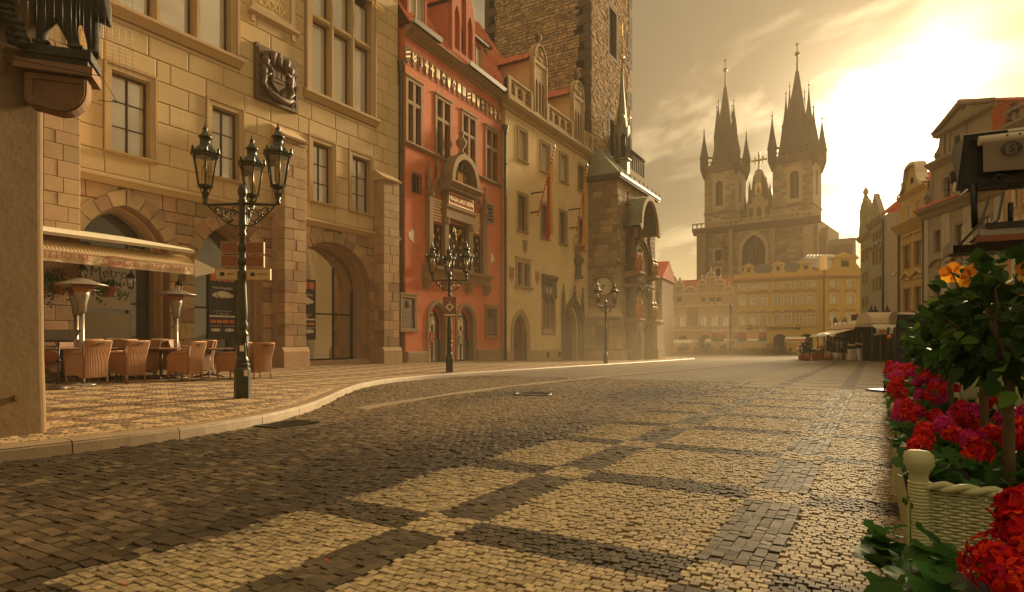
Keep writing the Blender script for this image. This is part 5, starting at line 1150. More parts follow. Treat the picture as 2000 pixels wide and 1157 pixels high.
 m = MB(); h = zt2-zb_-1.5; m.lathe([(.22, 0), (.25, .3*h), (.2, .6*h), (.22, .72*h), (.08, .79*h), (.06, .82*h), (.11, .87*h), (.12, .92*h), (.06, .99*h), (0, h)], 9, (x, -.2, zb_+1.5)); m.tube([(x-.2, -.25, zb_+1.5+.68*h), (x-.27, -.34, zb_+1.5+.5*h), (x-.08, -.42, zb_+1.5+.45*h)], .055, 6); m.build('stone_figure', P['brownstone'], c)
 m = MB(); q = arch(x-.35, x+.35, zt2-.1, zt2+.35, 6, zt2-.9); solid(m, off_arch(x-.35, x+.35, zt2-.1, zt2+.35, .12, 6, zt2-.9), [q], -.06, 0); m.build('niche_frame', S, c)
 # top cornice, balustrade and dormers
 cornice('eaves_cornice', K, -.45, X1+.05, [(0, -.36), (.08, -.36), (.14, -.2), (.34, -.1), (.48, .05), (.48, .2), (.40, .26), (0, .26)], S, 0, zc)
 zb_ = zc+.262; hb = 1.12
 segs = []; dz = [(K.x(1031), K.x(1031)+1.75), (K.x(1110), K.x(1110)+1.75)]
 xs = [-.35, dz[0][0], dz[0][1], dz[1][0], dz[1][1], X1]
 for a, b in ((xs[0], xs[1]), (xs[2], xs[3]), (xs[4], xs[5])):
  n = max(1, round((b-a-.3)/.86)); p = (b-a-.3)/n; holes = [arch(a+.15+p*i+.13, a+.15+p*(i+1)-.13, zb_+.55, zb_+.86, 5, zb_+.2) for i in range(n)]
  m = MB(); solid(m, rect(a, b, zb_, zb_+hb-.12), holes, -.32, -.12); o = m.build('balustrade', S, R_)
  MB().box(a, b, -.40, -.06, zb_+hb-.12, zb_+hb).build('coping', S, o)
  for x in (a, b-.3): MB().box(x, x+.3, -.42, -.05, zb_, zb_+hb-.121).build('post', S, o)
  m = MB()
  for i in range(n): x = a+.15+p*(i+.5); m.tube([(x-.2, -.22, zb_+.62), (x, -.22, zb_+.45), (x+.2, -.22, zb_+.62)], .035, 4)
  tag(m.build('tracery', S, o), kind='stuff')
 for k, (a, b) in enumerate(dz):
  zt_ = zb_+(3.35 if k == 0 else 3.2); xm = (a+b)/2; m = MB(); w3 = (b-a-.5)/3; lan = [arch(a+.25+i*w3+.05, a+.25+(i+1)*w3-.05, zb_+1.75, zb_+2.15, 5, zb_+.12) for i in range(3)]
  out = rect(a, b, zb_, zt_-.0); out = [(a, zb_), (b, zb_), (b, zt_)]+[(xm+(b-a)/2*math.cos(t), zt_+1.05*math.sin(t)) for t in [PI*i/10 for i in range(1, 10)]]+[(a, zt_)]
  solid(m, out, lan, -.36, -.1); d = m.build('tracery_dormer', S, R_)
  if k == 1: d['label'] = 'dormer next to the tower'
  MB().add([(a+.1, -.09, zb_), (b-.1, -.09, zb_), (b-.1, -.09, zt_), (a+.1, -.09, zt_)], [(0, 1, 2, 3)]).build('blind_field', P['brownstone'], d)
  t = MB()
  for i in range(3):
   x = a+.25+(i+.5)*w3
   for s in (-1, 1): t.tube([(x+s*w3*.5, -.3, zb_+1.9), (x+s*w3*.35, -.3, zb_+2.35), (x-s*w3*.15, -.3, zb_+2.8)], .03, 4)
  for s in (a+.07, b-.07): t.tube([(s, -.38, zb_), (s, -.38, zt_)], .07, 6)
  t.tube([(xm+((b-a)/2-.1)*math.cos(q), -.4, zt_+.95*math.sin(q)) for q in [PI*i/12 for i in range(13)]], .07, 6); t.box(a, b, -.42, -.361, zt_-.32, zt_-.1)
  t.build('tracery', S, d)
  m = MB()
  for i in range(10): q = random.uniform(.2, PI-.2); r = random.uniform(.1, .8); m.blob((xm+(b-a)*.45*r*math.cos(q), -.38, zt_+.8*r*math.sin(q)), (.12, .06, .11), 6, 4, jit=.3)
  tag(m.build('carved_relief', S, d), kind='stuff')
  m = MB(); m.lathe([(.12, 0), (.09, .2), (.2, .35), (.24, .5), (.1, .62)], 7, (xm, -.22, zt_+1.02)); m.blob((xm-.14, -.22, zt_+1.62), (.15, .15, .13), 6, 4, jit=.3); m.blob((xm+.14, -.22, zt_+1.62), (.15, .15, .13), 6, 4, jit=.3); m.build('finial', P['darkstone'], d)
  # side wall and tiled saddle running back into the roof
  MB().box(a+.05, a+.2, -.09, 3.4, zb_, zt_-.15).build('dormer_side', P['redtrim'] if False else P['yplaster'], d); MB().box(b-.2, b-.05, -.09, 3.4, zb_, zt_-.15).build('dormer_side', P['yplaster'], d)
  MB().box(a-.02, a+.04, .5, 2.0, zb_+1.0, zb_+1.9).build('shutter', P['wbrown'], d)
  q = [(a-.35, 3.9, zt_-.2), (a-.35, -.08, zt_-.2), (xm, -.08, zt_+.75), (xm, 3.9, zt_+.75)]; q2 = [(b+.35, -.08, zt_-.2), (b+.35, 3.9, zt_-.2), (xm, 3.9, zt_+.75), (xm, -.08, zt_+.75)]
  mb = MB(); mb.add(q, [(0, 1, 2, 3)]).add(q2, [(0, 1, 2, 3)]); rr = mb.build('dormer_roof', P['tile'], d); t = MB(); tiles(t, *q, .24, .34); tiles(t, *q2, .24, .34); tag(t.build('roof_tiles', P['tile'], rr), kind='stuff')
 roof('roof', K, [[(-.3, .35, zb_), (X1, .35, zb_), (X1, 4.2, zb_+4.6), (-.3, 4.2, zb_+4.6)]], None, .24, .36)
P['panebright'] = glass_mat('window_glass_painted_glare', (.85, .82, .74), .35); P['panemid'] = glass_mat('window_glass_mid', (.20, .16, .10), .25)  # panebright: white base colour paints in the glare of sky-reflecting glass
build_yellow()
fred = mat('flag_red', (.50, .035, .03), .75, .06, 3); fyel = mat('flag_yellow', (.75, .42, .06), .75, .06, 3)
def flag(pxb, pyb, pxt, pyt, lab, sw):
 """striped pole held by two wall brackets, with a hanging two-colour banner"""
 u0, z0 = K.P(pxb, pyb, .45); u1, z1 = K.P(pxt, pyt, 1.5); t = thing('flag', lab, 'flag', (29.78+u0, FW, 0), 0, 'banners on the yellow house')
 a = Vector((0, -.45, z0)); b = Vector((u1-u0, -1.5, z1)); n = 18
 MB().tube([a, b], .045, 7).build('pole', fyel, t); m = MB()
 for i in range(n): m.tube([a+(b-a)*(i+.1)/n+Vector((0, 0, -.03)), a+(b-a)*(i+.5)/n+Vector((0, 0, .03))], .048, 7)
 tag(m.build('pole_stripes', fred, t), kind='stuff')
 MB().lathe([(.05, 0), (.08, .06), (.03, .12), (.05, .2), (0, .34)], 6, tuple(b)).build('finial', P['iron'], t)
 for f in (.06, .36): p = a+(b-a)*f; MB().tube([(p.x-.1, 0, p.z-.02), (p.x-.05, p.y+.06, p.z), tuple(p)], .05, 5).build('bracket', P['iron'], t)
 for j, (c0, c1, mm) in enumerate(((0, .5, fyel), (.5, 1, fred))):
  V = []; nu, nv = 5, 14
  for i in range(nu+1):
   for k in range(nv+1):
    f = c0+(c1-c0)*i/nu; top = a+(b-a)*(.93-.42*f); q = k/nv; ln = 4.6-1.1*f; fold = math.sin(f*11+q*2.2)*.14*(.3+q); V.append((top.x+sw*q*.5+fold*.5, top.y+.12*q+fold, top.z-ln*q))
  m = MB(); m.smooth = True; m.add(V, [(i*(nv+1)+k, (i+1)*(nv+1)+k, (i+1)*(nv+1)+k+1, i*(nv+1)+k+1) for i in range(nu) for k in range(nv)]); m.build('banner', mm, t)
flag(1050, 422, 1083, 291, 'red and yellow banner on a striped pole, nearest the red house', .5)
flag(1126, 452, 1147, 327, 'red and yellow banner on a striped pole, nearest the clock tower', .3)
# ---------------------------------------------------------------- tower with its clock chapel
T = Fac('clock_tower', 'tall rough stone tower with dark corner stones and a chapel carrying two clock dials', 'tower', (42.05, FW), (1, 0), 0.0)
def build_tower():
 R_ = T.root; W = 8.75; D = 9.3; H = 62; S = P['chapel']
 g1 = (T.x(1189), T.x(1189)+1.55, T.z(1195, 110), T.z(1195, 20)); g2 = (T.x(1190), T.x(1190)+1.5, T.z(1195, 306), T.z(1195, 236))
 hs = [rect(g1[0], g1[1], g1[2], g1[3]), rect(g2[0], g2[1], g2[2], g2[3])]
 wall('south_wall', rect(0, W, -3, H), hs, P['mortardark'], R_, 0, .7, reveal=P['darkstone'])
 body(T, 0, W, -3, H, 0, D, P['mortardark'], 'core'); MB().add([(0, 0, H), (W, 0, H), (W, D, H), (0, D, H)], [(0, 1, 2, 3)]).build('tower_roof', P['lead'], R_)
 bl = courses(.02, W-.02, 11, 44, .19, .36, [rect(a-.25, b+.25, c-.3, d+.3) for a, b, c, d in (g1, g2)], gap=.03, proud=.045, pj=.03, rj=.3, bj=.9)
 put_blocks(bl, P['tower'], R_, 'rubble_stone', 150, keep=lambda b: -(b[1]-b[0])*(b[3]-b[2]))
 for (a, b, z0, z1) in (g1, g2):
  s = MB(); solid(s, rect(a-.28, b+.28, z0-.3, z1+.35), [rect(a, b, z0, z1)], -.06, 0); s.build('window_surround', P['darkstone'], R_)
  o = MB().box(a, b, .5, .55, z0, z1).build('window', P['dark'], R_); MB().box((a+b)/2-.09, (a+b)/2+.09, .2, .49, z0, z1).build('stone_mullion', P['darkstone'], o); grille(o, a, b, z0, z1, .35, 4, 10, .02)
 for s in (0,):
  z = 11.5
  while z < 42: w_ = random.uniform(.5, 1.3); MB().box(W-w_, W+.03, -.075, .6, z+.02, z+.63).build('quoin_stone', P['quoin'] if random.random() < .5 else P['chapel'], R_); z += .66
 # west face
 wf = thing_part('west_face', R_); wf.location = (0, D, 0); wf.rotation_euler = (0, 0, -PI/2)   # local x runs towards the street
 b2 = courses(.9, D-.05, 12.5, 44, .20, .40, [rect(3.2, 4.2, 16, 19)], gap=.035, proud=.05, pj=.035, rj=.35, bj=1.0)
 b2 = [b for b in b2 if b[1] < D-(.45 if int(b[2]/.66) % 2 else .9) and b[0] > (.4 if int(b[2]/.66) % 2 else .9)]
 MB().add([(0, 0, 8), (D, 0, 8), (D, 0, H), (0, 0, H)], [(0, 1, 2, 3)]).build('west_wall', P['mortardark'], wf)
 put_blocks(b2, P['tower'], wf, 'rubble_stone', 300, keep=lambda b: b[2]-6*(b[1]-b[0])*(b[3]-b[2]))
 z = 11.9; i = 0
 while z < 44:
  for e in (0, 1):
   w_ = (.95 if i % 2 else .5)+random.uniform(-.1, .15)
   x0, x1 = (0, w_) if e == 0 else (D-w_, D+.02); MB().box(x0, x1, -.085-.02*random.random(), .3, z+.02, z+.64).build('quoin_stone', P['quoin'], wf)
  z += .66; i += 1
 # ---- chapel: a bay standing out from the foot of the tower
 C = thing_part('clock_chapel', R_); w0 = 15.65; cw = 41.5-42.05; dp = FW-w0; ce = 8.2
 zf = wz(42, 16)-.12; z_e = T.z(1190, 356, 1.2); zl1 = T.z(1180, 514, 1.2); zl2 = T.z(1180, 617, 1.2)
 MB().box(cw+.03, ce, -dp+.03, .0, zf-1.5, z_e).build('core', P['mortardark'], C)
 # west side of the bay: local x from the wall towards the street
 def side(name, x0, y0, length, rot, z0, z1, rh, bw, holes=(), n=120, pr=.035):
  e = thing_part(name, R_); e.parent = C; e.location = (x0, y0, 0); e.rotation_euler = (0, 0, rot); bl = courses(0, length, z0, z1, rh, bw, holes, gap=.016, proud=pr, pj=.012, rj=.15, bj=.5); put_blocks(bl, S, e, 'stone_block', n); return e
 clk = (.55, 2.05); cz = T.z(1175, 559, 1.2)
 s1 = side('west_side', cw+.03, 0, dp, -PI/2, zl2+.5, z_e-.12, .42, .75, [rect(.42, 1.98, cz-.82, cz+.82)])
 s1b = side('west_base', cw-.45, -.0, dp+.55, -PI/2, zf+.9, zl2-.12, .5, .8, [rect(.75, 1.75, zl2-2.1, zl2-.75)])
 MB().box(cw-.42, cw+.04, -dp-.52, 0, zf-1.5, zl2-.12).build('base_core', P['mortardark'], C)
 MB().box(cw-.55, cw-.44, -dp-.62, .0, zf-1.5, zf+.82).build('plinth', P['chapel'], C)
 MB().box(cw-.50, cw-.44, -1.75, -.75, zl2-2.1, zl2-.75).build('bronze_plaque', P['relief'], C)
 m = MB(); m.add([(cw+.02, 0, zl2+.55), (cw+.02, -dp, zl2+.55), (cw-.55, -dp-.62, zl2-.05), (cw-.55, 0, zl2-.05), (cw-.55, -dp-.62, zl2-.16), (cw-.55, 0, zl2-.16)], [(0, 1, 2, 3), (3, 2, 4, 5)]); m.build('sloped_ledge', P['chapel'], C)
 m = MB(); m.prof([(.0, zl1-.2), (-dp-.14, zl1-.2), (-dp-.2, zl1-.08), (-dp-.2, zl1), (0, zl1+.1)], cw-.14, cw+.05); m.build('string_course', P['chapel'], C)
 MB().box(cw-.14, ce+.2, -dp-.2, -dp+.05, zl1-.16, zl1).build('string_course', P['chapel'], C)
 # small clock on the west side
 k = thing_part('wall_clock', R_); k.parent = C; k.location = (cw, -1.2, cz); k.rotation_euler = (0, 0, -PI/2)
 MB().box(-.78, .78, -.05, .0, -.8, .8).build('clock_frame', P['darkstone'], k); m = MB(); solid(m, rect(-.82, .82, -.84, .84), [rect(-.66, .66, -.68, .68)], -.12, -.05); m.build('clock_moulding', P['brownstone'], k)
 m = MB(); m.prism([(.62*math.cos(2*PI*i/32), .62*math.sin(2*PI*i/32)) for i in range(32)], -.10, -.05); m.build('clock_dial', P['white'], k)
 for i, t in enumerate(('XII', 'I', 'II', 'III', 'IV', 'V', 'VI', 'VII', 'VIII', 'IX', 'X', 'XI')):
  a = PI/2-2*PI*i/12; lettering(t, .17, P['blackp'], k, (.49*math.cos(a), -.104, .49*math.sin(a)), (PI/2, 0, 0), .003, name='numeral').rotation_euler = (PI/2, 0, 0)
 for a, l, w_ in ((math.radians(17), .42, .03), (math.radians(-97), .36, .05)):
  m = MB(); c, s_ = math.cos(a), math.sin(a); m.add([(-s_*w_-c*.1, -.112, c*w_-s_*.1), (s_*w_-c*.1, -.112, -c*w_-s_*.1), (c*l, -.112, s_*l)], [(0, 1, 2)]); m.build('clock_hand', P['blackp'], k)
 for dx in (-.55, .05, .65): m = MB(); heraldic(m, .42, .62, 0, random.randint(0, 7), 0); o = m.build('stone_shield', [P['brownstone'], P['chapel']], s1, (1.25+dx, -.03, zl1-.48))
 # south side with the great dials (normal -y), local frame of the tower
 e = thing_part('south_side', R_); e.parent = C; e.location = (cw, -dp, 0); uc = 45.0-42.05-cw
 bl = courses(0, ce-cw, zf+.9, z_e-.12, .42, .75, [rect(uc-1.9, uc+1.9, zf-1, zl1+4.6)], gap=.016, proud=.035, pj=.012, rj=.15, bj=.5); put_blocks(bl, S, e, 'stone_block', 150)
 def dial(name, cz_, r, kind):
  k = thing_part(name, R_); k.parent = e; k.location = (uc, -.45, cz_); n = 40
  def ring(r0, r1, y0, y1, mt, nm): m = MB(); solid(m, [(r1*math.cos(2*PI*i/n), r1*math.sin(2*PI*i/n)) for i in range(n)], [[(r0*math.cos(2*PI*i/n), r0*math.sin(2*PI*i/n)) for i in range(n)]] if r0 else [], y0, y1); return m.build(nm, mt, k)
  MB().box(-r-.35, r+.35, .12, .45, -r-.3, r+.3).build('dial_back', P['darkstone'], k)
  ring(r*.97, r+.28, -.16, .12, P['brownstone'], 'stone_ring')
  if kind: ring(0, r*.97, .02, .11, P['blue'], 'dial_plate'); ring(r*.8, r*.93, -.03, .0195, P['goldpaint'], 'numeral_ring'); ring(r*.36, r*.6, -.05, .0195, P['white'], 'inner_ring'); ring(0, r*.30, -.02, .019, P['redtrim'], 'centre_disc')
  else: ring(0, r*.97, .02, .11, P['goldpaint'], 'dial_plate'); ring(r*.82, r*.92, -.01, .0195, P['white'], 'calendar_ring'); ring(r*.3, r*.42, -.03, .0195, P['gold'], 'inner_ring')
  if not kind:
   for i in range(12): a = 2*PI*i/12; m = MB(); m.prism([(r*(.62)*math.cos(a)+r*.14*math.cos(2*PI*j/12), r*.62*math.sin(a)+r*.14*math.sin(2*PI*j/12)) for j in range(12)], -.01, .0195); m.build('medallion', P['brass'], k)
  for i in range(24 if kind else 12): a = 2*PI*i/(24 if kind else 12); MB().box(-.03, .03, -.04, -.031, -.09, .09, M=Matrix.Translation((r*.865*math.cos(a), 0, r*.865*math.sin(a))) @ Matrix.Rotation(-a+PI/2, 4, 'Y')).build('numeral_mark', P['blackp'], k)
  for a, l in ((1.2, .78), (3.6, .6)): m = MB(); m.tube([(0, -.07, 0), (r*l*math.cos(a), -.07, r*l*math.sin(a))], .035, 5); m.build('pointer', P['gold'], k)
 zA = T.z(1243, 514, 2.6); zC = T.z(1249, 608, 2.6)
 dial('astronomical_dial', zA, 1.42, True); dial('calendar_dial', zC, 1.25, False)
 for x in (uc-1.85, uc+1.85):
  m = MB(); m.lathe([(.42, 0), (.42, .9), (.34, 1.0), (.30, 3.9), (.38, 4.0), (.42, 4.3), (.30, 4.5), (.27, 7.4), (.36, 7.5), (.30, 7.8), (.10, 9.3), (.16, 9.4), (0, 9.8)], 8, (x, -.55, zf), smooth=False)
  c = m.build('gothic_pier', P['darkstone'], e); m = MB()
  for z in (zC, zA-.2):
   for s in (-.35, .35): m.lathe([(.16, 0), (.2, .3), (.15, .7), (.18, .95), (.06, 1.02), (.10, 1.1), (.11, 1.2), (.0, 1.34)], 8, (x+s, -.98, z-.6)); m.tube([(x+s, -.98, z+.2), (x+s+.12, -1.15, z+.05), (x+s, -1.2, z+.1)], .05, 5)
  tag(m.build('clock_figures', P['brass'] if x > uc else P['redtrim'], c), kind='stuff')
  m = MB()
  for z in (zC-.75, zA-.95): m.prof([(0, z-.35), (-.9, z-.15), (-1.3, z), (-1.3, z+.12), (0, z+.12)], x-.65, x+.65)
  m.build('console', P['brownstone'], c)
 m = MB(); zz = (zA+zC)/2-.05
 for i in range(60): m.blob((uc+random.uniform(-1.9, 1.9), -.55-random.random()*.3, zz+random.uniform(-.3, .3)), (.17, .16, .15), 6, 4, jit=.35)
 for i in range(50): m.blob((uc+1.6*math.cos(PI*i/49), -.62, zA+.2+1.5*math.sin(PI*i/49)), (.14, .14, .14), 6, 4, jit=.4)
 tag(m.build('carved_foliage', P['darkstone'], e), kind='stuff'); MB().prof([(0, zz-.1), (-.8, zz-.05), (-.95, zz+.08), (0, zz+.2)], uc-2.3, uc+2.3).build('ledge', P['brownstone'], e)
 MB().box(uc-1.2, uc+1.2, -.42, -.03, zf-1.4, zC-1.5).build('niche_base', P['chapel'], e)
 g = arch(uc-.45, uc+.45, zf+1.6, zf+2.2, 6, zf+.1); MB().add([(p[0], -.43, p[1]) for p in g], [tuple(range(len(g)))]).build('small_door', P['woodd'], e)
 for s in (-.62, .62): MB().box(uc+s-.4, uc+s+.4, -.4, -.03, zA+1.9, zA+3.3).build('apostle_window', P['wbrown'], e)
 # canopy of green copper
 m = MB(); n = 14; r = 2.0; zt_ = T.z(1262, 390, 3.0); zb_ = zt_-2.3; y1 = -1.35
 A = [(uc-r*math.cos(PI*i/n)*(1+.10*abs(math.cos(PI*i/n))**6), zb_+(zt_-zb_)*math.sin(PI*i/n)**.8) for i in range(n+1)]; A = [(A[0][0]-.35, A[0][1]-.18)]+A+[(A[-1][0]+.35, A[-1][1]-.18)]; k = len(A)
 m.add([(p[0], y1, p[1]) for p in A]+[(p[0], 0, p[1]) for p in A]+[(p[0]*.93+uc*.07, y1, p[1]-.14) for p in A]+[(p[0]*.93+uc*.07, 0, p[1]-.14) for p in A], [(i, i+1, k+i+1, k+i) for i in range(k-1)]+[(2*k+i, 3*k+i, 3*k+i+1, 2*k+i+1) for i in range(k-1)]); cp = m.build('copper_canopy', P['copper'], e)
 m = MB(); m.add([(p[0], y1-.02, p[1]+.02) for p in A]+[(p[0]*.86+uc*.14, y1-.02, p[1]-.30) for p in A]+[(p[0]*.86+uc*.14, y1+.2, p[1]-.30) for p in A], [(i, i+1, k+i+1, k+i) for i in range(k-1)]+[(k+i, k+i+1, 2*k+i+1, 2*k+i) for i in range(k-1)]); m.build('arch_rim', P['ystone'], cp)
 for j in range(1, 7): y = y1*j/7; MB().tube([(p[0], y, p[1]+.012) for p in A], .022, 4, caps=False).build('seam', P['copper'], cp)
 for i in (4, 7, 10): pass
 for x in (A[0][0]+.2, A[-1][0]-.2): MB().lathe([(.12, 0), (.1, .4), (.22, .5), (.08, .62), (.06, 1.5), (.3, 1.6), (.08, 1.75), (.05, 2.3), (.16, 2.4), (0, 2.6)], 5, (x, -.35, zb_-.2), smooth=False).build('pinnacle', P['darkstone'], e)
 # buttress to the right
 MB().box(ce-cw-1.0, ce-cw+.7, -.5, 2.4, zf-1.5, zl2-.3).build('buttress', P['chapel'], e); m = MB(); m.prof([(2.4, zl2-.3), (-.6, zl2-.3), (-.6, zl2-.18), (2.4, zl2+.55)], ce-cw-1.1, ce-cw+.8); m.build('buttress_cap', P['chapel'], e); MB().box(ce-cw-1.1, ce-cw+.8, -.62, 2.4, zf-1.5, zf+.85).build('plinth', P['chapel'], e)
 MB().prof([(0, zf-1.5), (-.3, zf-1.5), (-.3, zf+.8), (0, zf+.85)], .0, uc-1.3).build('plinth', P['chapel'], e)
 # chapel eaves and metal roof
 m = MB(); m.box(cw-.32, ce+.3, -dp-.32, .2, z_e-.12, z_e+.02).box(cw-.38, ce+.35, -dp-.38, .2, z_e+.021, z_e+.22); m.build('eaves', P['lead'], C)
 a, b, c, d = (cw-.3, .0, z_e+.22), (cw-.3, -dp-.3, z_e+.22), (ce+.3, -dp-.3, z_e+.22), (ce+.3, 0, z_e+.22); t1 = (cw+1.0, -.02, z_e+2.9); t2 = (ce-.6, -.02, z_e+2.9)
 m = MB(); m.add([a, b, c, d, t1, t2], [(0, 1, 4), (1, 2, 5, 4), (2, 3, 5)]); rf = m.build('chapel_roof', P['copper'], C); m = MB()
 for i in range(1, 16):
  f = i/16; p = Vector(b).lerp(Vector(c), f); q = Vector(t1).lerp(Vector(t2), f); m.tube([p, q], .03, 4)
 tag(m.build('roof_seams', P['copper'], rf), kind='stuff')
 for i in range(10): x = cw-.3+(ce-cw+.6)*i/9; MB().lathe([(.04, 0), (.04, .3), (.07, .34), (0, .42)], 5, (x, -dp-.3, z_e+.2)).build('roof_finial', P['lead'], rf)
 # gallery strip behind the roof
 gz_ = z_e+1.9; MB().box(4.6, ce+.2, -1.3, .0, gz_-1.5, gz_+.1).build('gallery_wall', P['chapel'], C); m = MB()
 for i in range(9): x = 4.7+(ce-4.6)*i/8; m.box(x-.05, x+.05, -1.3, -1.2, gz_+.1, gz_+1.5)
 m.box(4.5, ce+.3, -1.35, -1.15, gz_+1.5, gz_+1.65); m.build('gallery_colonnade', P['darkstone'], C); MB().add([(4.3, -1.6, gz_+1.6), (ce+.5, -1.6, gz_+1.6), (ce-.2, 0, gz_+3.1), (4.8, 0, gz_+3.1)], [(0, 1, 2, 3)]).build('gallery_roof', P['lead'], C)
 # slender turret
 u_, zt0 = T.P(1215, 345, 1.0); q = thing_part('roof_turret', R_); q.parent = C; q.location = (u_, -1.0, zt0); G = P['copper']
 MB().lathe([(.62, -.8), (.62, 1.15), (.74, 1.2), (.74, 1.3)], 6, smooth=False).build('turret_base', G, q)
 m = MB()
 for i in range(6): an = PI/3*i; m.tube([(.58*math.cos(an), .58*math.sin(an), 1.3), (.58*math.cos(an), .58*math.sin(an), 3.4)], .085, 5)
 m.build('turret_posts', G, q)
 MB().lathe([(.3, 1.3), (.3, 3.3)], 6).build('turret_core', P['dark'], q)
 for i in range(6): an = PI/3*i+PI/6; m = MB(); m.prism([(-.33, 2.9), (-.25, 2.9), (0, 3.3), (.25, 2.9), (.33, 2.9), (.33, 3.4), (0, 4.2), (-.33, 3.4)], -.04, .04); m.build('turret_gable', G, q, (.53*math.cos(an), .53*math.sin(an), 0), (0, 0, an+PI/2))
 m = MB(); m.lathe([(.60, 3.4), (.45, 4.0), (.36, 4.9), (.18, 6.8), (.07, 8.3)], 6, smooth=False); m.build('spire', G, q)
 for i in range(6): an = PI/3*i+PI/6; MB().lathe([(.05, 3.9), (.05, 4.35), (.10, 4.4), (.09, 4.55), (0, 4.7)], 5, (.62*math.cos(an), .62*math.sin(an), 0)).build('gilt_knob', P['gold'], q)
 m = MB(); m.tube([(0, 0, 8.2), (0, 0, 11.2)], [.05, .02], 5); m.lathe([(.13, 8.25), (.05, 8.4)], 6); m.build('rod', P['lead'], q); MB().blob((0, 0, 9.35), .20, 10, 8).build('gilt_ball', P['gold'], q); m = MB(); m.prism([(-.02, 10.9), (.13, 11.3), (.10, 11.7), (0, 12.1), (-.08, 11.6)], -.03, .03); m.build('gilt_vane', P['gold'], q)
P['blue'] = mat('dial_blue', (.10, .13, .18), .5, .1, 3)
build_tower()
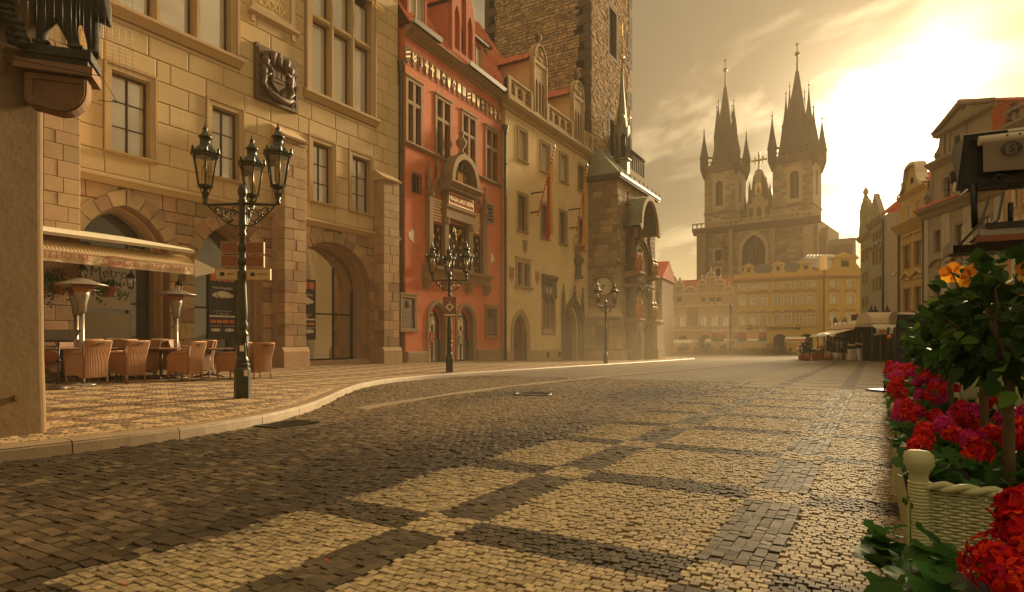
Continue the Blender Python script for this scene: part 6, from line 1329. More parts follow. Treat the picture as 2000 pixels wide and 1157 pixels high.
# ---------------------------------------------------------------- far side of the square
def cone(mb, x, y, z0, z1, r, n=8, m=None, knob=None):
 mb.lathe([(r, z0), (r*.52, z0+(z1-z0)*.42), (r*.2, z0+(z1-z0)*.76), (r*.07, z1)], n, (x, y, 0), m, smooth=False)
def build_church():
 F = Fac('twin_spire_church', 'gothic stone church with two dark many-pointed spires fading in the haze', 'church', (171.6, 41.0), (-.132, -.991), -2.2)
 R_ = F.root; st = P['chst']; sl = P['slate']; dk = P['darkstone']
 def px(p, out=0.0): return F.x(p, out)
 def zz(py, p=1480, out=0.0): return F.z(p, py, out)
 zg = zz(440); xb0, xb1 = px(1364), px(1598); dep = 12
 big = (px(1450), px(1495)); zw0, zw1 = zz(522), zz(459)
 w1 = [(px(1396), px(1409), zz(510, 1400), zz(488, 1400)), (px(1398), px(1407), zz(540, 1400), zz(524, 1400))]
 bh = [arch(big[0], big[1], zw0+(zw1-zw0)*.5, zw1, 8, zw0-6)]+[arch(q[0], q[1], q[3]-.8, q[3], 5, q[2]) for q in w1]
 wall('west_front', rect(xb0, xb1, -2, zg), bh, st, R_, 0, 1.6, reveal=dk); body(F, xb0, xb1, -2, zg, 0, 26, st)
 o = MB().box(big[0], big[1], 1.3, 1.4, zw0-6, zw1).build('great_window', P['dark'], R_); m = MB()
 for i in range(1, 7): x = big[0]+(big[1]-big[0])*i/7; m.box(x-.12, x+.12, .9, 1.28, zw0-6, zw0+(zw1-zw0)*(.75 if 1 < i < 6 else .55))
 cxm = (big[0]+big[1])/2
 for a, b, r in ((-.22, .62, 1.0), (.22, .62, 1.0), (0, .82, .8), (0, .5, .8)):
  m.tube([(cxm+a*(big[1]-big[0])+r*math.cos(t), 1.1, zw0+(zw1-zw0)*b+r*math.sin(t)) for t in [2*PI*i/12 for i in range(13)]], .14, 4)
 m.build('tracery', dk, o)
 for q in w1: MB().box(q[0], q[1], .9, 1.0, q[2], q[3]).build('window', P['dark'], R_)
 bl = courses(xb0+.1, xb1-.1, 2, zg-1.5, .8, 1.7, [arch(big[0]-.8, big[1]+.8, zw0+(zw1-zw0)*.5, zw1+.9, 8, zw0-7)]+[rect(q[0]-.5, q[1]+.5, q[2]-.4, q[3]+.4) for q in w1], gap=.06, proud=.08, pj=.06, rj=.2, bj=.6)
 put_blocks(bl, P['chblock'], R_, 'stone_block', 60, keep=lambda b: -(b[1]-b[0]))
 s = MB(); solid(s, off_arch(big[0], big[1], zw0+(zw1-zw0)*.5, zw1, .9, 8, zw0-6), [off_arch(big[0], big[1], zw0+(zw1-zw0)*.5, zw1, .02, 8, zw0-5.9)], -.35, 0); s.build('window_moulding', st, R_)
 # buttresses of the front
 for l, r, top, d_ in ((1364, 1381, 452, 1.6), (1425, 1433, 430, 1.2), (1506, 1516, 440, 1.3), (1571, 1590, 438, 2.0)):
  x0, x1 = px(l), px(r); zt_ = zz(top, l); m = MB(); m.prof([(0, -2), (-d_, -2), (-d_, zt_*.55), (-d_*.8, zt_*.58), (-d_*.8, zt_-1.2), (0, zt_)], x0, x1); m.build('buttress', P['chblock'], R_)
 for l, t in ((1415, 462), (1418, 378)): x = px(l); MB().lathe([(.5, zz(505, l)), (.5, zz(t+14, l)), (.65, zz(t+14, l)+.1), (.05, zz(t, l))], 6, (x, -1.0 if t > 400 else 2.0, 0), smooth=False).build('pinnacle', dk, R_)
 m = MB(); solid(m, rect(xb0-1.2, xb1+.6, zg+.5, zg+2.0), [arch(xb0-1.0+1.25*i, xb0+1.25*i, zg+1.3, zg+1.7, 4, zg+.7) for i in range(int((xb1-xb0)/1.25))], -1.5, -1.2); g = m.build('gallery', st, R_); MB().prof([(0, zg-1.2), (-.4, zg-1.1), (-1.6, zg+.1), (-1.6, zg+.5), (0, zg+.5)], xb0-1.2, xb1+.6).build('gallery_ledge', dk, R_)
 # gable between the towers
 gx0, gx1, gxm = px(1438), px(1520), px(1477); za = zz(325); zb_ = zz(432)
 m = MB(); solid(m, [(gx0, zb_), (gx1, zb_), (gx1, zb_+3), (px(1512), zz(405)), (px(1494), zz(360)), (gxm+.9, zz(330)), (gxm, za), (gxm-.9, zz(330)), (px(1462), zz(372)), (px(1446), zz(410)), (gx0, zb_+3)], [], 2, 3.2); g = m.build('west_gable', st, R_)
 for p_, t in ((1451, 380), (1460, 352), (1468, 338), (1486, 335), (1492, 340), (1500, 356), (1508, 370)):
  x = px(p_); z1 = zz(t, p_); m = MB(); m.box(x-.32, x+.32, 1.5, 2.2, z1-6, z1-2.2); m.lathe([(.5, z1-2.2), (.36, z1-2), (.04, z1)], 4, (x, 1.85, 0), smooth=False, ph=PI/4)
  for k in range(3): m.blob((x, 1.85, z1-1.8+.5*k), (.34-.06*k, .3, .12), 5, 3)
  m.build('pinnacle', dk, g)
 for k in range(5): x = gx0+1+(gx1-gx0-2)*k/4; q = arch(x-.6, x+.6, zb_+3.2, zb_+4.2, 5, zb_+.8); MB().add([(p[0], 1.98, p[1]) for p in q], [tuple(range(len(q)))]).build('blind_arch', dk, g)
 zc = zz(366); m = MB(); m.prism([(gxm+(1.25 if i % 2 else 1.0)*math.cos(2*PI*i/32), zc+(1.7 if i % 2 else 1.35)*math.sin(2*PI*i/32)) for i in range(32)], 1.7, 2.0); g2 = m.build('gilt_halo', P['gold'], g); MB().lathe([(.4, -1.1), (.45, -.3), (.3, .3), (.12, .45), (.22, .65), (.2, .85), (0, 1.0)], 8, (gxm, 1.6, zc)).build('gilt_figure', P['brass'], g2)
 m = MB(); m.box(gxm-.2, gxm+.2, 2.3, 2.7, za-.5, za+4.4).box(gxm-2.0, gxm+2.0, 2.32, 2.68, za+2.0, za+2.4)
 for s in (-1, 1):
  m.box(gxm+s*1.0-.12, gxm+s*1.0+.12, 2.4, 2.6, za+1.2, za+3.2); m.box(gxm+s*1.0-.3, gxm+s*1.0+.3, 2.42, 2.58, za+2.7, za+2.9)
 m.build('roof_cross', P['brass'], g)
 roofm = MB(); roofm.add([(gx0-2, 3, zg), (gx1+2, 3, zg), (gx1+2, 26, zg), (gx0-2, 26, zg), (gxm, 3, za-3), (gxm, 26, za-3)], [(0, 3, 5, 4), (1, 4, 5, 2)]); roofm.build('nave_roof', sl, R_)
 # right flank
 x0 = px(1592); m = MB(); m.prof([(4, -2), (1.5, -2), (1.5, zz(458, 1600)), (4, zz(440, 1600))], xb1-.2, xb1+1.5); m.prof([(14, -2), (9, -2), (9, zz(470, 1620)), (14, zz(452, 1620))], xb1, xb1+6); m.build('flank_buttress', P['chblock'], R_)
 def tower(l, r, ct, tip, spk, base, wl, wr, wt, wb, midt, midb, nm, lab):
  x0, x1 = px(l), px(r); w_ = x1-x0; zc_ = zz(ct, (l+r)/2); xm = (x0+x1)/2; ym = w_/2; t = thing_part(nm, R_); t['label'] = lab
  hh = [arch(px(wl), px(wr), zz(wt+8, wl), zz(wt, wl), 6, zz(wb, wl))]
  wall('tower_front', rect(x0, x1, zg-4, zc_), hh, st, t, 0, 1.2, reveal=dk); body(F, x0, x1, zg-4, zc_, 0, w_, st).parent = t
  MB().box(px(wl), px(wr), .9, 1.0, zz(wb, wl), zz(wt, wl)).build('belfry_window', P['dark'], t); xmw = (px(wl)+px(wr))/2; MB().box(xmw-.18, xmw+.18, .5, .89, zz(wb, wl), zz(wt+4, wl)).build('stone_mullion', dk, t)
  q = arch(-.95, .95, zz(wt+12, wl), zz(wt, wl)+.4, 6, zz(wb, wl)+1); MB().add([(x1+.03, w_*.45+p[0], p[1]) for p in q], [tuple(range(len(q)))]).build('side_window', P['dark'], t)
  b = courses(x0+.05, x1-.05, zg+1, zc_-1.4, .75, 1.5, [rect(px(wl)-.9, px(wr)+.9, zz(wb, wl)-1, zz(wt, wl)+.9)], gap=.05, proud=.07, pj=.05, rj=.2, bj=.7); b = [q for q in b if random.random() < .42 or q[0] < x0+1.6 or q[1] > x1-1.6]; put_blocks(b, P['chblock'], t, 'stone_block', 40, keep=lambda q: -(q[1]-q[0]))
  MB().box(x0-.15, x1+.15, -.2, w_+.15, zz(wb+14, wl)-.2, zz(wb+14, wl)+.25).build('string_course', dk, t)
  MB().lathe([(w_*.707+.1, zc_-1.6), (w_*.707+1.1, zc_-.2), (w_*.707+1.1, zc_+.4), (w_*.707+.6, zc_+.5)], 4, (xm, ym, 0), smooth=False, ph=PI/4).build('tower_cornice', dk, t)
  m = MB()
  for i in range(4):
   a = PI/2*i; c, s = math.cos(a), math.sin(a); M_ = Matrix.Translation((xm, ym, 0)) @ Matrix.Rotation(a, 4, 'Z'); h = w_/2+.35
   m.box(-h, h, -h-.12, -h+.12, zc_+1.3, zc_+1.5, M=M_)
   for k in range(9): x = -h+2*h*k/8; m.box(x-.12, x+.12, -h-.1, -h+.1, zc_+.4, zc_+1.3, M=M_)
  m.build('parapet', dk, t)
  zt_ = zz(tip, (l+r)/2); zs = zz(spk, (l+r)/2); zbs = zz(base, (l+r)/2); r0 = w_*.43
  m = MB(); m.lathe([(r0, zc_+.3), (r0*.97, zbs+1.5), (r0*.62, zbs+(zs-zbs)*.42), (r0*.30, zbs+(zs-zbs)*.75), (r0*.10, zs)], 8, (xm, ym, 0), smooth=False, ph=PI/8); m.tube([(xm, ym, zs-.3), (xm, ym, zt_)], [.26, .08], 5); sp = m.build('spire', sl, t)
  MB().blob((xm, ym, zs+(zt_-zs)*.62), .62, 8, 6).build('gilt_ball', P['brass'], sp); MB().box(xm-.3, xm+.3, ym-.05, ym+.05, zt_-.7, zt_-.1).build('gilt_star', P['brass'], sp)
  for i in range(4):                                      # corner turrets
   a = PI/4+PI/2*i; q = w_/2*1.02; x, y = xm+q*(1 if math.cos(a) > 0 else -1), ym+q*(1 if math.sin(a) > 0 else -1); h = w_*.88
   m = MB(); m.lathe([(.15, zc_-3.0), (1.0, zc_-.6), (1.12, zc_), (1.12, zc_+2.6), (1.3, zc_+2.7)], 8, (x, y, 0), smooth=False); cone(m, x, y, zc_+2.7, zc_+2.7+h, 1.25); m.tube([(x, y, zc_+2.6+h), (x, y, zc_+4.6+h)], [.07, .03], 4); tt = m.build('corner_turret', sl, t); MB().blob((x, y, zc_+2.9+h), .26, 6, 4).build('gilt_ball', P['brass'], tt)
   x2, y2 = xm+(x-xm)*.62, ym+(y-ym)*.62; MB().tube([(x, y, zc_+3.2), (x2, y2, zc_+3.0)], .28, 5).build('strut_beam', dk, tt)
  zm0, zm1 = zz(midb, (l+r)/2), zz(midt, (l+r)/2)
  for i in range(4):                                      # turrets half way up the spire
   a = PI/2*i-.35; q = r0*.78; x, y = xm+q*math.cos(a), ym+q*math.sin(a); zq = zm0-(zm1-zm0)*.02; h = (zm1-zm0)
   m = MB(); m.lathe([(.1, zq-1.8), (.75, zq-.6), (.82, zq), (.82, zq+1.7), (.98, zq+1.8)], 8, (x, y, 0), smooth=False); cone(m, x, y, zq+1.8, zq+h*.86, .95); m.tube([(x, y, zq+h*.85), (x, y, zq+h)], [.06, .03], 4); tt = m.build('spire_turret', sl, t); MB().blob((x, y, zq+h*.89), .24, 6, 4).build('gilt_ball', P['brass'], tt)
 tower(1376, 1437, 325, 105, 160, 318, 1398, 1411, 354, 403, 183, 267, 'bell_tower', 'taller-looking left one'[:0] or 'tower whose spire stands further left')
 tower(1509, 1588, 306, 70, 127, 291, 1543, 1560, 335, 389, 150, 247, 'bell_tower', 'broader tower with the nearer spire')
P['chst'] = mat('church_stone', (.42, .33, .21), .92, .15, .5, .4, 6, dirt=.4, stain=(.12, .085, .05)); P['chblock'] = mat('church_block', (.27, .195, .12), .92, .18, .8, .4, 8, isl=.35, dirt=.4); P['slate'] = mat('dark_slate', (.04, .034, .026), .7, .15, 1.0, .2, 8)
build_church()
def front(F, x1, ztop, cols, rows, wm, sur='creamtrim', sw=.16, extra=(), mf='wwhite', mp='panecurt', depth=.25, panes=False, zbot=-3, cols_n=2, rows_n=3, deep=10, x0=0.0, sill=None, swd=None, tall=None):
 """front with a grid of windows; cols: (px_left, px_right), rows: (py_bottom, py_top) read at the middle column"""
 pm = sum(a+b for a, b in cols)/2/len(cols); rz = [(F.z(pm, b), F.z(pm, t)) for b, t in rows]; cx = [((F.x(a)+F.x(b))/2, (F.x(b)-F.x(a))/2) for a, b in cols]
 ww = sum(c[1] for c in cx)/len(cx) if swd is None else swd/2; hs = [(c-ww, c+ww, z0, z1) for z0, z1 in rz for c, _ in cx]
 wall('front_wall', rect(x0, x1, zbot, ztop), [rect(*h) for h in hs]+list(extra), wm, F.root, 0, depth); body(F, x0, x1, zbot, ztop, 0, deep, wm)
 for h in hs: window(F, *h, rec=depth*.6, fw=.10, bar=.07, cols=cols_n, rows=rows_n, mf=mf, mp=mp, sur=sur, sw=sw, sp=.06, sill=sill, panes=panes, tall=tall)
 return hs
def build_school():
 F = Fac('gabled_house', 'pale pink house with rounded white edged gables and a painted arched panel', 'house', (125.2, 39.7), (0, -1), -2.9); R_ = F.root; X1 = 39.7-23.45; wl = P['pink']; wt = P['white']
 q = lambda zx, zy: F.P(1260+.2074*zx, 480+.2074*zy); zc = q(450, 570)[1]; cols = [(125, 180), (222, 280), (318, 378), (517, 577), (617, 682), (722, 785)]; cols = [(1260+.2074*a, 1260+.2074*b) for a, b in cols]
 arches = [(130, 235, 850), (305, 400, 845), (505, 620, 840), (700, 765, 845)]; hs = []
 for a, b, t in arches: x0, z1 = q(a, t); x1 = q(b, t)[0]; hs.append(arch(x0, x1, z1-(x1-x0)*.45, z1, 6, .6))
 front(F, X1, zc, cols, [(639, 619)], wl, sur='white', sw=.22, extra=hs, mf='wbrown', mp='panewarm')
 for a, b in ((0, X1),):
  for py in (645.5, 598): z = F.z(1350, py); MB().box(a, b, -.16, 0, z-.12, z+.12).build('string_course', wt, R_)
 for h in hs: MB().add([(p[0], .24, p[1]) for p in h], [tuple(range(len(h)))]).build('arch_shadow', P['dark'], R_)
 x0, z0 = q(402, 745); x1, z1 = q(490, 590); o = MB().prism(arch(x0, x1, z1-.6, z1, 6, z0), -.03, 0).build('painted_panel', P['fresco'], R_); s = MB(); solid(s, off_arch(x0, x1, z1-.6, z1, .16, 6, z0-.15), [arch(x0, x1, z1-.6, z1, 6, z0)], -.12, 0); s.build('panel_frame', P['redtrim'], o)
 zg = q(450, 455)[1]; G = [(95, 150, 425), (155, 215, 352), (215, 290, 287), (290, 360, 345), (360, 490, 390), (495, 575, 325), (575, 665, 252), (665, 750, 320), (750, 832, 388)]
 MB().prism(rect(0, X1, zc, zg), -.02, .5).build('attic_wall', wl, R_)
 for a, b, t in G:
  xa, xb = max(0, q(a, 500)[0]), q(b, 500)[0]; zt_ = q((a+b)/2, t)[1]; r = (xb-xa)/2; zs = zt_-r; pts = [(xa, zg), (xb, zg)]+[((xa+xb)/2+r*math.cos(PI*i/10), zs+r*math.sin(PI*i/10)) for i in range(11)]
  m = MB(); m.prism(pts, 0, .5); o = m.build('gable', wl, R_); m = MB(); m.tube([(xa, -.02, zc), (xa, -.02, zs)]+[((xa+xb)/2-r*math.cos(PI*i/10), -.02, zs+r*math.sin(PI*i/10)) for i in range(1, 10)]+[(xb, -.02, zs), (xb, -.02, zc)], .17, 5); m.box(xa, xb, -.12, .0, zg-.12, zg+.12)
  if zs > zg+1.5: m.box(xa, xb, -.10, .0, zs-.1, zs+.1)
  m.build('gable_moulding', wt, o)
  if a != 360: MB().lathe([(.25, 0), (.16, .2), (.34, .45), (.12, .7), (.14, .9), (0, 1.1)], 7, ((xa+xb)/2, .2, zt_+.1)).build('finial', wt, o)
 for a, b in ((163, 213), (240, 272), (302, 347), (530, 567), (604, 655), (668, 722)): x0, z0 = q(a, 528); x1, z1 = q(b, 487); MB().box(x0, x1, -.05, -.021, z0, z1).build('shuttered_opening', P['woodd'], R_)
 MB().add([(0, .5, zg), (X1, .5, zg), (X1, 7, zg+3.5), (0, 7, zg+3.5)], [(0, 1, 2, 3)]).build('roof', P['tile'], R_)
P['pink'] = mat('pink_plaster', (.52, .35, .20), .9, .06, .8, .1, 8, dirt=.2); P['fresco'] = mat('fresco', (.25, .17, .09), .8, .3, 1.5, hue=.03); P['ochre'] = mat('ochre_plaster', (.60, .40, .13), .9, .05, .6, .1, 8, dirt=.15); P['darkroof'] = mat('dark_roof', (.075, .055, .038), .7, .1, 2)
build_school()
def hood(F, x, z, w, kind, mt):
 m = MB(); n = 8
 if kind == 0: pts = [(x-w*.5*math.cos(PI*i/n), z+.55*math.sin(PI*i/n)) for i in range(n+1)]
 else: pts = [(x-w*.5, z), (x-w*.3, z+.12), (x-w*.15, z+.3), (x, z+.45), (x+w*.15, z+.3), (x+w*.3, z+.12), (x+w*.5, z)]
 m.tube([(a, -.12, b) for a, b in pts], .14, 5); return m.build('window_hood', mt, F.root)
def dgable(F, x0, x1, z0, z1, mt, kind=0):
 """small shaped gable standing on the parapet: curved shoulders and a pediment"""
 xm = (x0+x1)/2; w = x1-x0; h = z1-z0; pts = [(x0-w*.55, z0), (x1+w*.55, z0)]+[(x1+w*(.55-.5*math.sin(PI/2*t)), z0+h*.34*(1-math.cos(PI/2*t))) for t in (.35, .7, 1)]+[(x1, z0+h*.36), (x1, z0+h*.68)]
 top = [(x1+w*.10, z0+h*.68), (x1+w*.10, z0+h*.74), (xm, z1), (x0-w*.10, z0+h*.74), (x0-w*.10, z0+h*.68)] if kind == 0 else [(x1+w*.10, z0+h*.68), (x1+w*.1, z0+h*.74)]+[(xm+w*.5*math.cos(PI*i/8), z0+h*.74+h*.26*math.sin(PI*i/8)) for i in range(9)]+[(x0-w*.1, z0+h*.74), (x0-w*.10, z0+h*.68)]
 pts += top+[(x0, z0+h*.68), (x0, z0+h*.36)]+[(x0-w*(.55-.5*math.sin(PI/2*t)), z0+h*.34*(1-math.cos(PI/2*t))) for t in (1, .7, .35)]
 m = MB(); m.prism(pts, -.1, .5); o = m.build('gable', mt, F.root); m = MB(); zc = z0+h*.70; m.box(x0-w*.12, x1+w*.12, -.25, -.10, zc-.14, zc+.1); m.build('gable_cornice', P['creamtrim'], o)
 MB().box(xm-w*.17, xm+w*.17, -.12, -.101, z0+h*.2, z0+h*.55).build('louvred_opening', P['woodd'], o); return o
def build_ochre():
 F = Fac('ochre_house', 'long ochre house with shaped gables, white windows and exhibition lettering over its arcade', 'house', (125.2, 23.4), (0, -1), -2.95); R_ = F.root; X1 = 15.6; q = lambda a, b: F.P(1420+.2247*a, 460+.2247*b); wl = P['ochre']
 cols = [(1420+.2247*(c-19), 1420+.2247*(c+19)) for c in (135, 228, 316, 437, 526, 630, 728)]; zc = q(440, 375)[1]; hs = []
 for a, b, t in ((400, 515, 858), (632, 745, 855)): x0, z1 = q(a, t); x1 = q(b, t)[0]; hs.append(arch(x0, x1, z1-(x1-x0)*.45, z1, 6, .4))
 h3 = front(F, X1, zc, cols, [(564, 553.5), (596.5, 577.5), (634, 615)], wl, sur='white', sw=.17, extra=hs, swd=1.15)
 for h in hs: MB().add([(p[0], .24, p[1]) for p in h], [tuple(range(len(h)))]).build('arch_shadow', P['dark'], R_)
 for i, h in enumerate(h3):
  if i >= 7: hood(F, (h[0]+h[1])/2, h[3]+.5, 1.8, 0 if i < 14 else 1, P['creamtrim'])
 for py, m_ in ((634.6, 'creamtrim'), (560+.5, None)):
  if m_: z = F.z(1520, py)-.35; MB().box(0, X1, -.14, 0, z-.1, z+.08).build('string_course', P['creamtrim'], R_)
 for x in (0, X1-.8):
  for k in range(14): MB().box(x+.02, x+(.78 if k % 2 else .62), -.07, 0, 4.9+k*.72, 4.9+k*.72+.66).build('quoin_stone', P['creamtrim'], R_)
 cornice('eaves_cornice', F, -.1, X1+.1, [(0, -.5), (.15, -.4), (.4, -.1), (.5, 0), (.5, .15), (0, .2)], P['creamtrim'], 0, zc); MB().prof([(0, zc+.2), (-.55, zc+.16), (-.5, zc+.28), (0, zc+.34)], -.1, X1+.1).build('eaves_tiles', P['tile'], R_)
 MB().box(0, X1, -.05, .4, zc+.34, zc+1.1).build('parapet', wl, R_)
 for a, b, t in ((145, 230, 245), (398, 490, 228), (632, 738, 218)): x0, z1 = q(a, t); dgable(F, x0, q(b, t)[0], zc+1.0, z1, wl, 1 if a == 398 else 0)
 za = q(470, 212)[1]; m = MB(); m.add([(0, .6, zc+.5), (X1, .6, zc+.5), (X1, 12, zc+.5), (0, 12, zc+.5), (3.4, 6, za), (X1-3.0, 6, za)], [(0, 1, 5, 4), (1, 2, 5), (2, 3, 4, 5), (3, 0, 4)]); m.build('roof', P['darkroof'], R_)
 z = q(400, 800)[1]
 for a, t in ((265, 'MUCHA'), (418, 'WARHOL'), (562, 'DALÍ'[:4].replace('Í', 'I'))): lettering(t, .78, P['blackp'], R_, (q(a, 800)[0], -.05, F.z(1420+.2247*a, 640)), ext=.02, sx=1.15)
 lettering('exhibition', .5, P['blackp'], R_, (q(420, 820)[0], -.05, F.z(1514, 644.3)), ext=.02, sp=1.5)
 for a in (196, 617): x, zz_ = q(a, 800); MB().box(x-.38, x+.38, -.05, 0, F.z(1420+.2247*a, 640)-.38, F.z(1420+.2247*a, 640)+.38).build('square_logo', P['blackp'], R_); lettering('m', .5, P['white'], R_, (x, -.06, F.z(1420+.2247*a, 640)), ext=.008)
 lettering('RESTAURANT CAFE U TYNA', .42, P['brownstone'], R_, (q(200, 846)[0]+.6, -.03, F.z(1465, 650)), ext=.01) if False else None
 lettering('RANT CAFE', .40, P['brownstone'], R_, (q(205, 846)[0], -.03, F.z(1466, 650)), ext=.01)
 # wing to the right
 Wg = Fac('ochre_wing', 'ochre corner house with one large triangular gable and two windows a floor', 'house', (126.3, 7.55), (.506, -.862), -2.95); x1 = Wg.x(1684); q2 = lambda a, b: Wg.P(1420+.2247*a, 460+.2247*b); cols = [(1420+.2247*(c-20), 1420+.2247*(c+20)) for c in (928, 1072)]; zc = Wg.z(1640, 539)
 h3 = front(Wg, x1, zc, cols, [(560, 548), (594, 576), (632, 613)], wl, sur='white', sw=.17, swd=1.2)
 for i, h in enumerate(h3):
  if i >= 2: hood(Wg, (h[0]+h[1])/2, h[3]+.55, 1.9, 0 if i < 4 else 1, P['creamtrim'])
 cornice('eaves_cornice', Wg, 0, x1, [(0, -.5), (.15, -.4), (.4, -.1), (.5, 0), (.5, .15), (0, .2)], P['creamtrim'], 0, zc); MB().box(0, x1, -.04, .4, zc+.2, zc+1.1).build('parapet', wl, Wg.root)
 xa, za = q2(925, 200); xb = q2(1120, 200)[0]; dgable(Wg, xa, xb, zc+1.0, q2(1020, 150)[1], wl, 0)
 m = MB(); m.add([(0, .5, zc+.6), (x1, .5, zc+.6), (x1, 9, zc+4), (0, 9, zc+4)], [(0, 1, 2, 3)]); m.build('roof', P['darkroof'], Wg.root)
 xc, zq = q2(890, 165); MB().box(xc-.8, xc+.6, 2, 3.2, zc, zq).build('chimney', P['white'], Wg.root)
 # pale metal skylight roof and the small onion cupolas behind
 S = Fac('skylight_house', 'pale house with a sloping glazed metal roof behind the ochre gables', 'house', (140, 14), (.506, -.862), -2.9); x0, x1 = S.x(1571), S.x(1640); z0, z1 = S.z(1600, 507), S.z(1600, 494); MB().box(x0, x1, 0, 6, 0, z0-.02).build('wall', P['white'], S.root); m = MB(); m.add([(x0-.5, -.4, z0), (x1, -.4, z0), (x1, 3, z1), (x0+2.4, 3, z1)], [(0, 1, 2, 3)]); r = m.build('glazed_roof', P['steel'], S.root)
 for i in range(9): f = i/8; MB().tube([(x0-.5+(x1-x0+.5)*f, -.42, z0+.05), (x0+2.4+(x1-x0-2.4)*f, 3, z1+.05)], .07, 4).build('roof_rib', P['white'], r)
 for px_, t, r, b in ((1661, 461, 1.3, 500), (1667, 476, 1.1, 503)):
  Y = 165; u, v = c2w((px_-1000)/1200*Y, Y); zt_ = CZ+(664-t)/1200*Y; k = (zt_-CZ)*.0+r; o = thing('cupola', 'small onion cupola with a thin spike, the %s of the pair' % ('taller' if px_ == 1661 else 'shorter'), 'cupola', (u, v, 0), 0, 'onion cupolas behind the ochre wing')
  zb = zt_-6.5; MB().lathe([(k, 0), (k, zb)], 8, smooth=False).build('cupola_drum', P['creamtrim'], o)
  MB().lathe([(k*1.2, zb), (k*1.25, zb+.3), (k*.7, zb+1.0), (k*.55, zb+2.0), (k*1.0, zb+2.4), (k*.95, zb+3.0), (k*.35, zb+3.6), (.1, zb+4.2), (.04, zt_)], 10).build('onion_dome', P['copper'], o); MB().blob((0, 0, zb+5.0), .22, 6, 4).build('gilt_ball', P['brass'], o)
build_ochre()
P['palegrey0'] = mat('far_grey_plaster', (.36, .27, .16), .9, .12, .8, .12, 10, dirt=.4)
def far_house(name, lab, l, r, Y, top, mt):
 u, v = c2w((l-1000)/1200*Y, Y); F = Fac(name, lab, 'house', (u, v), (.1, -1), -2.9); x1 = F.x(r); z = F.z(l, top); MB().box(0, x1, 0, 8, -1, z).build('wall', mt, F.root); MB().prof([(-.5, z), (8.4, z), (8.4, z+.2), (4, z+2.6), (-.5, z+.2)], -.2, x1+.2).build('roof', P['tile'], F.root)
 for i in range(3): MB().box(.6+i*(x1-1.4)/3, 1.3+i*(x1-1.4)/3, -.05, 0, z-3.2, z-1.7).build('window', P['panedim'], F.root)
 return F
far_house('far_house', 'pale house with a flat cornice just visible beside the clock tower', 1262, 1293, 78, 545, P['palegrey0']); far_house('far_house', 'red roofed house behind the rounded white gables', 1290, 1345, 160, 588, P['pink'])
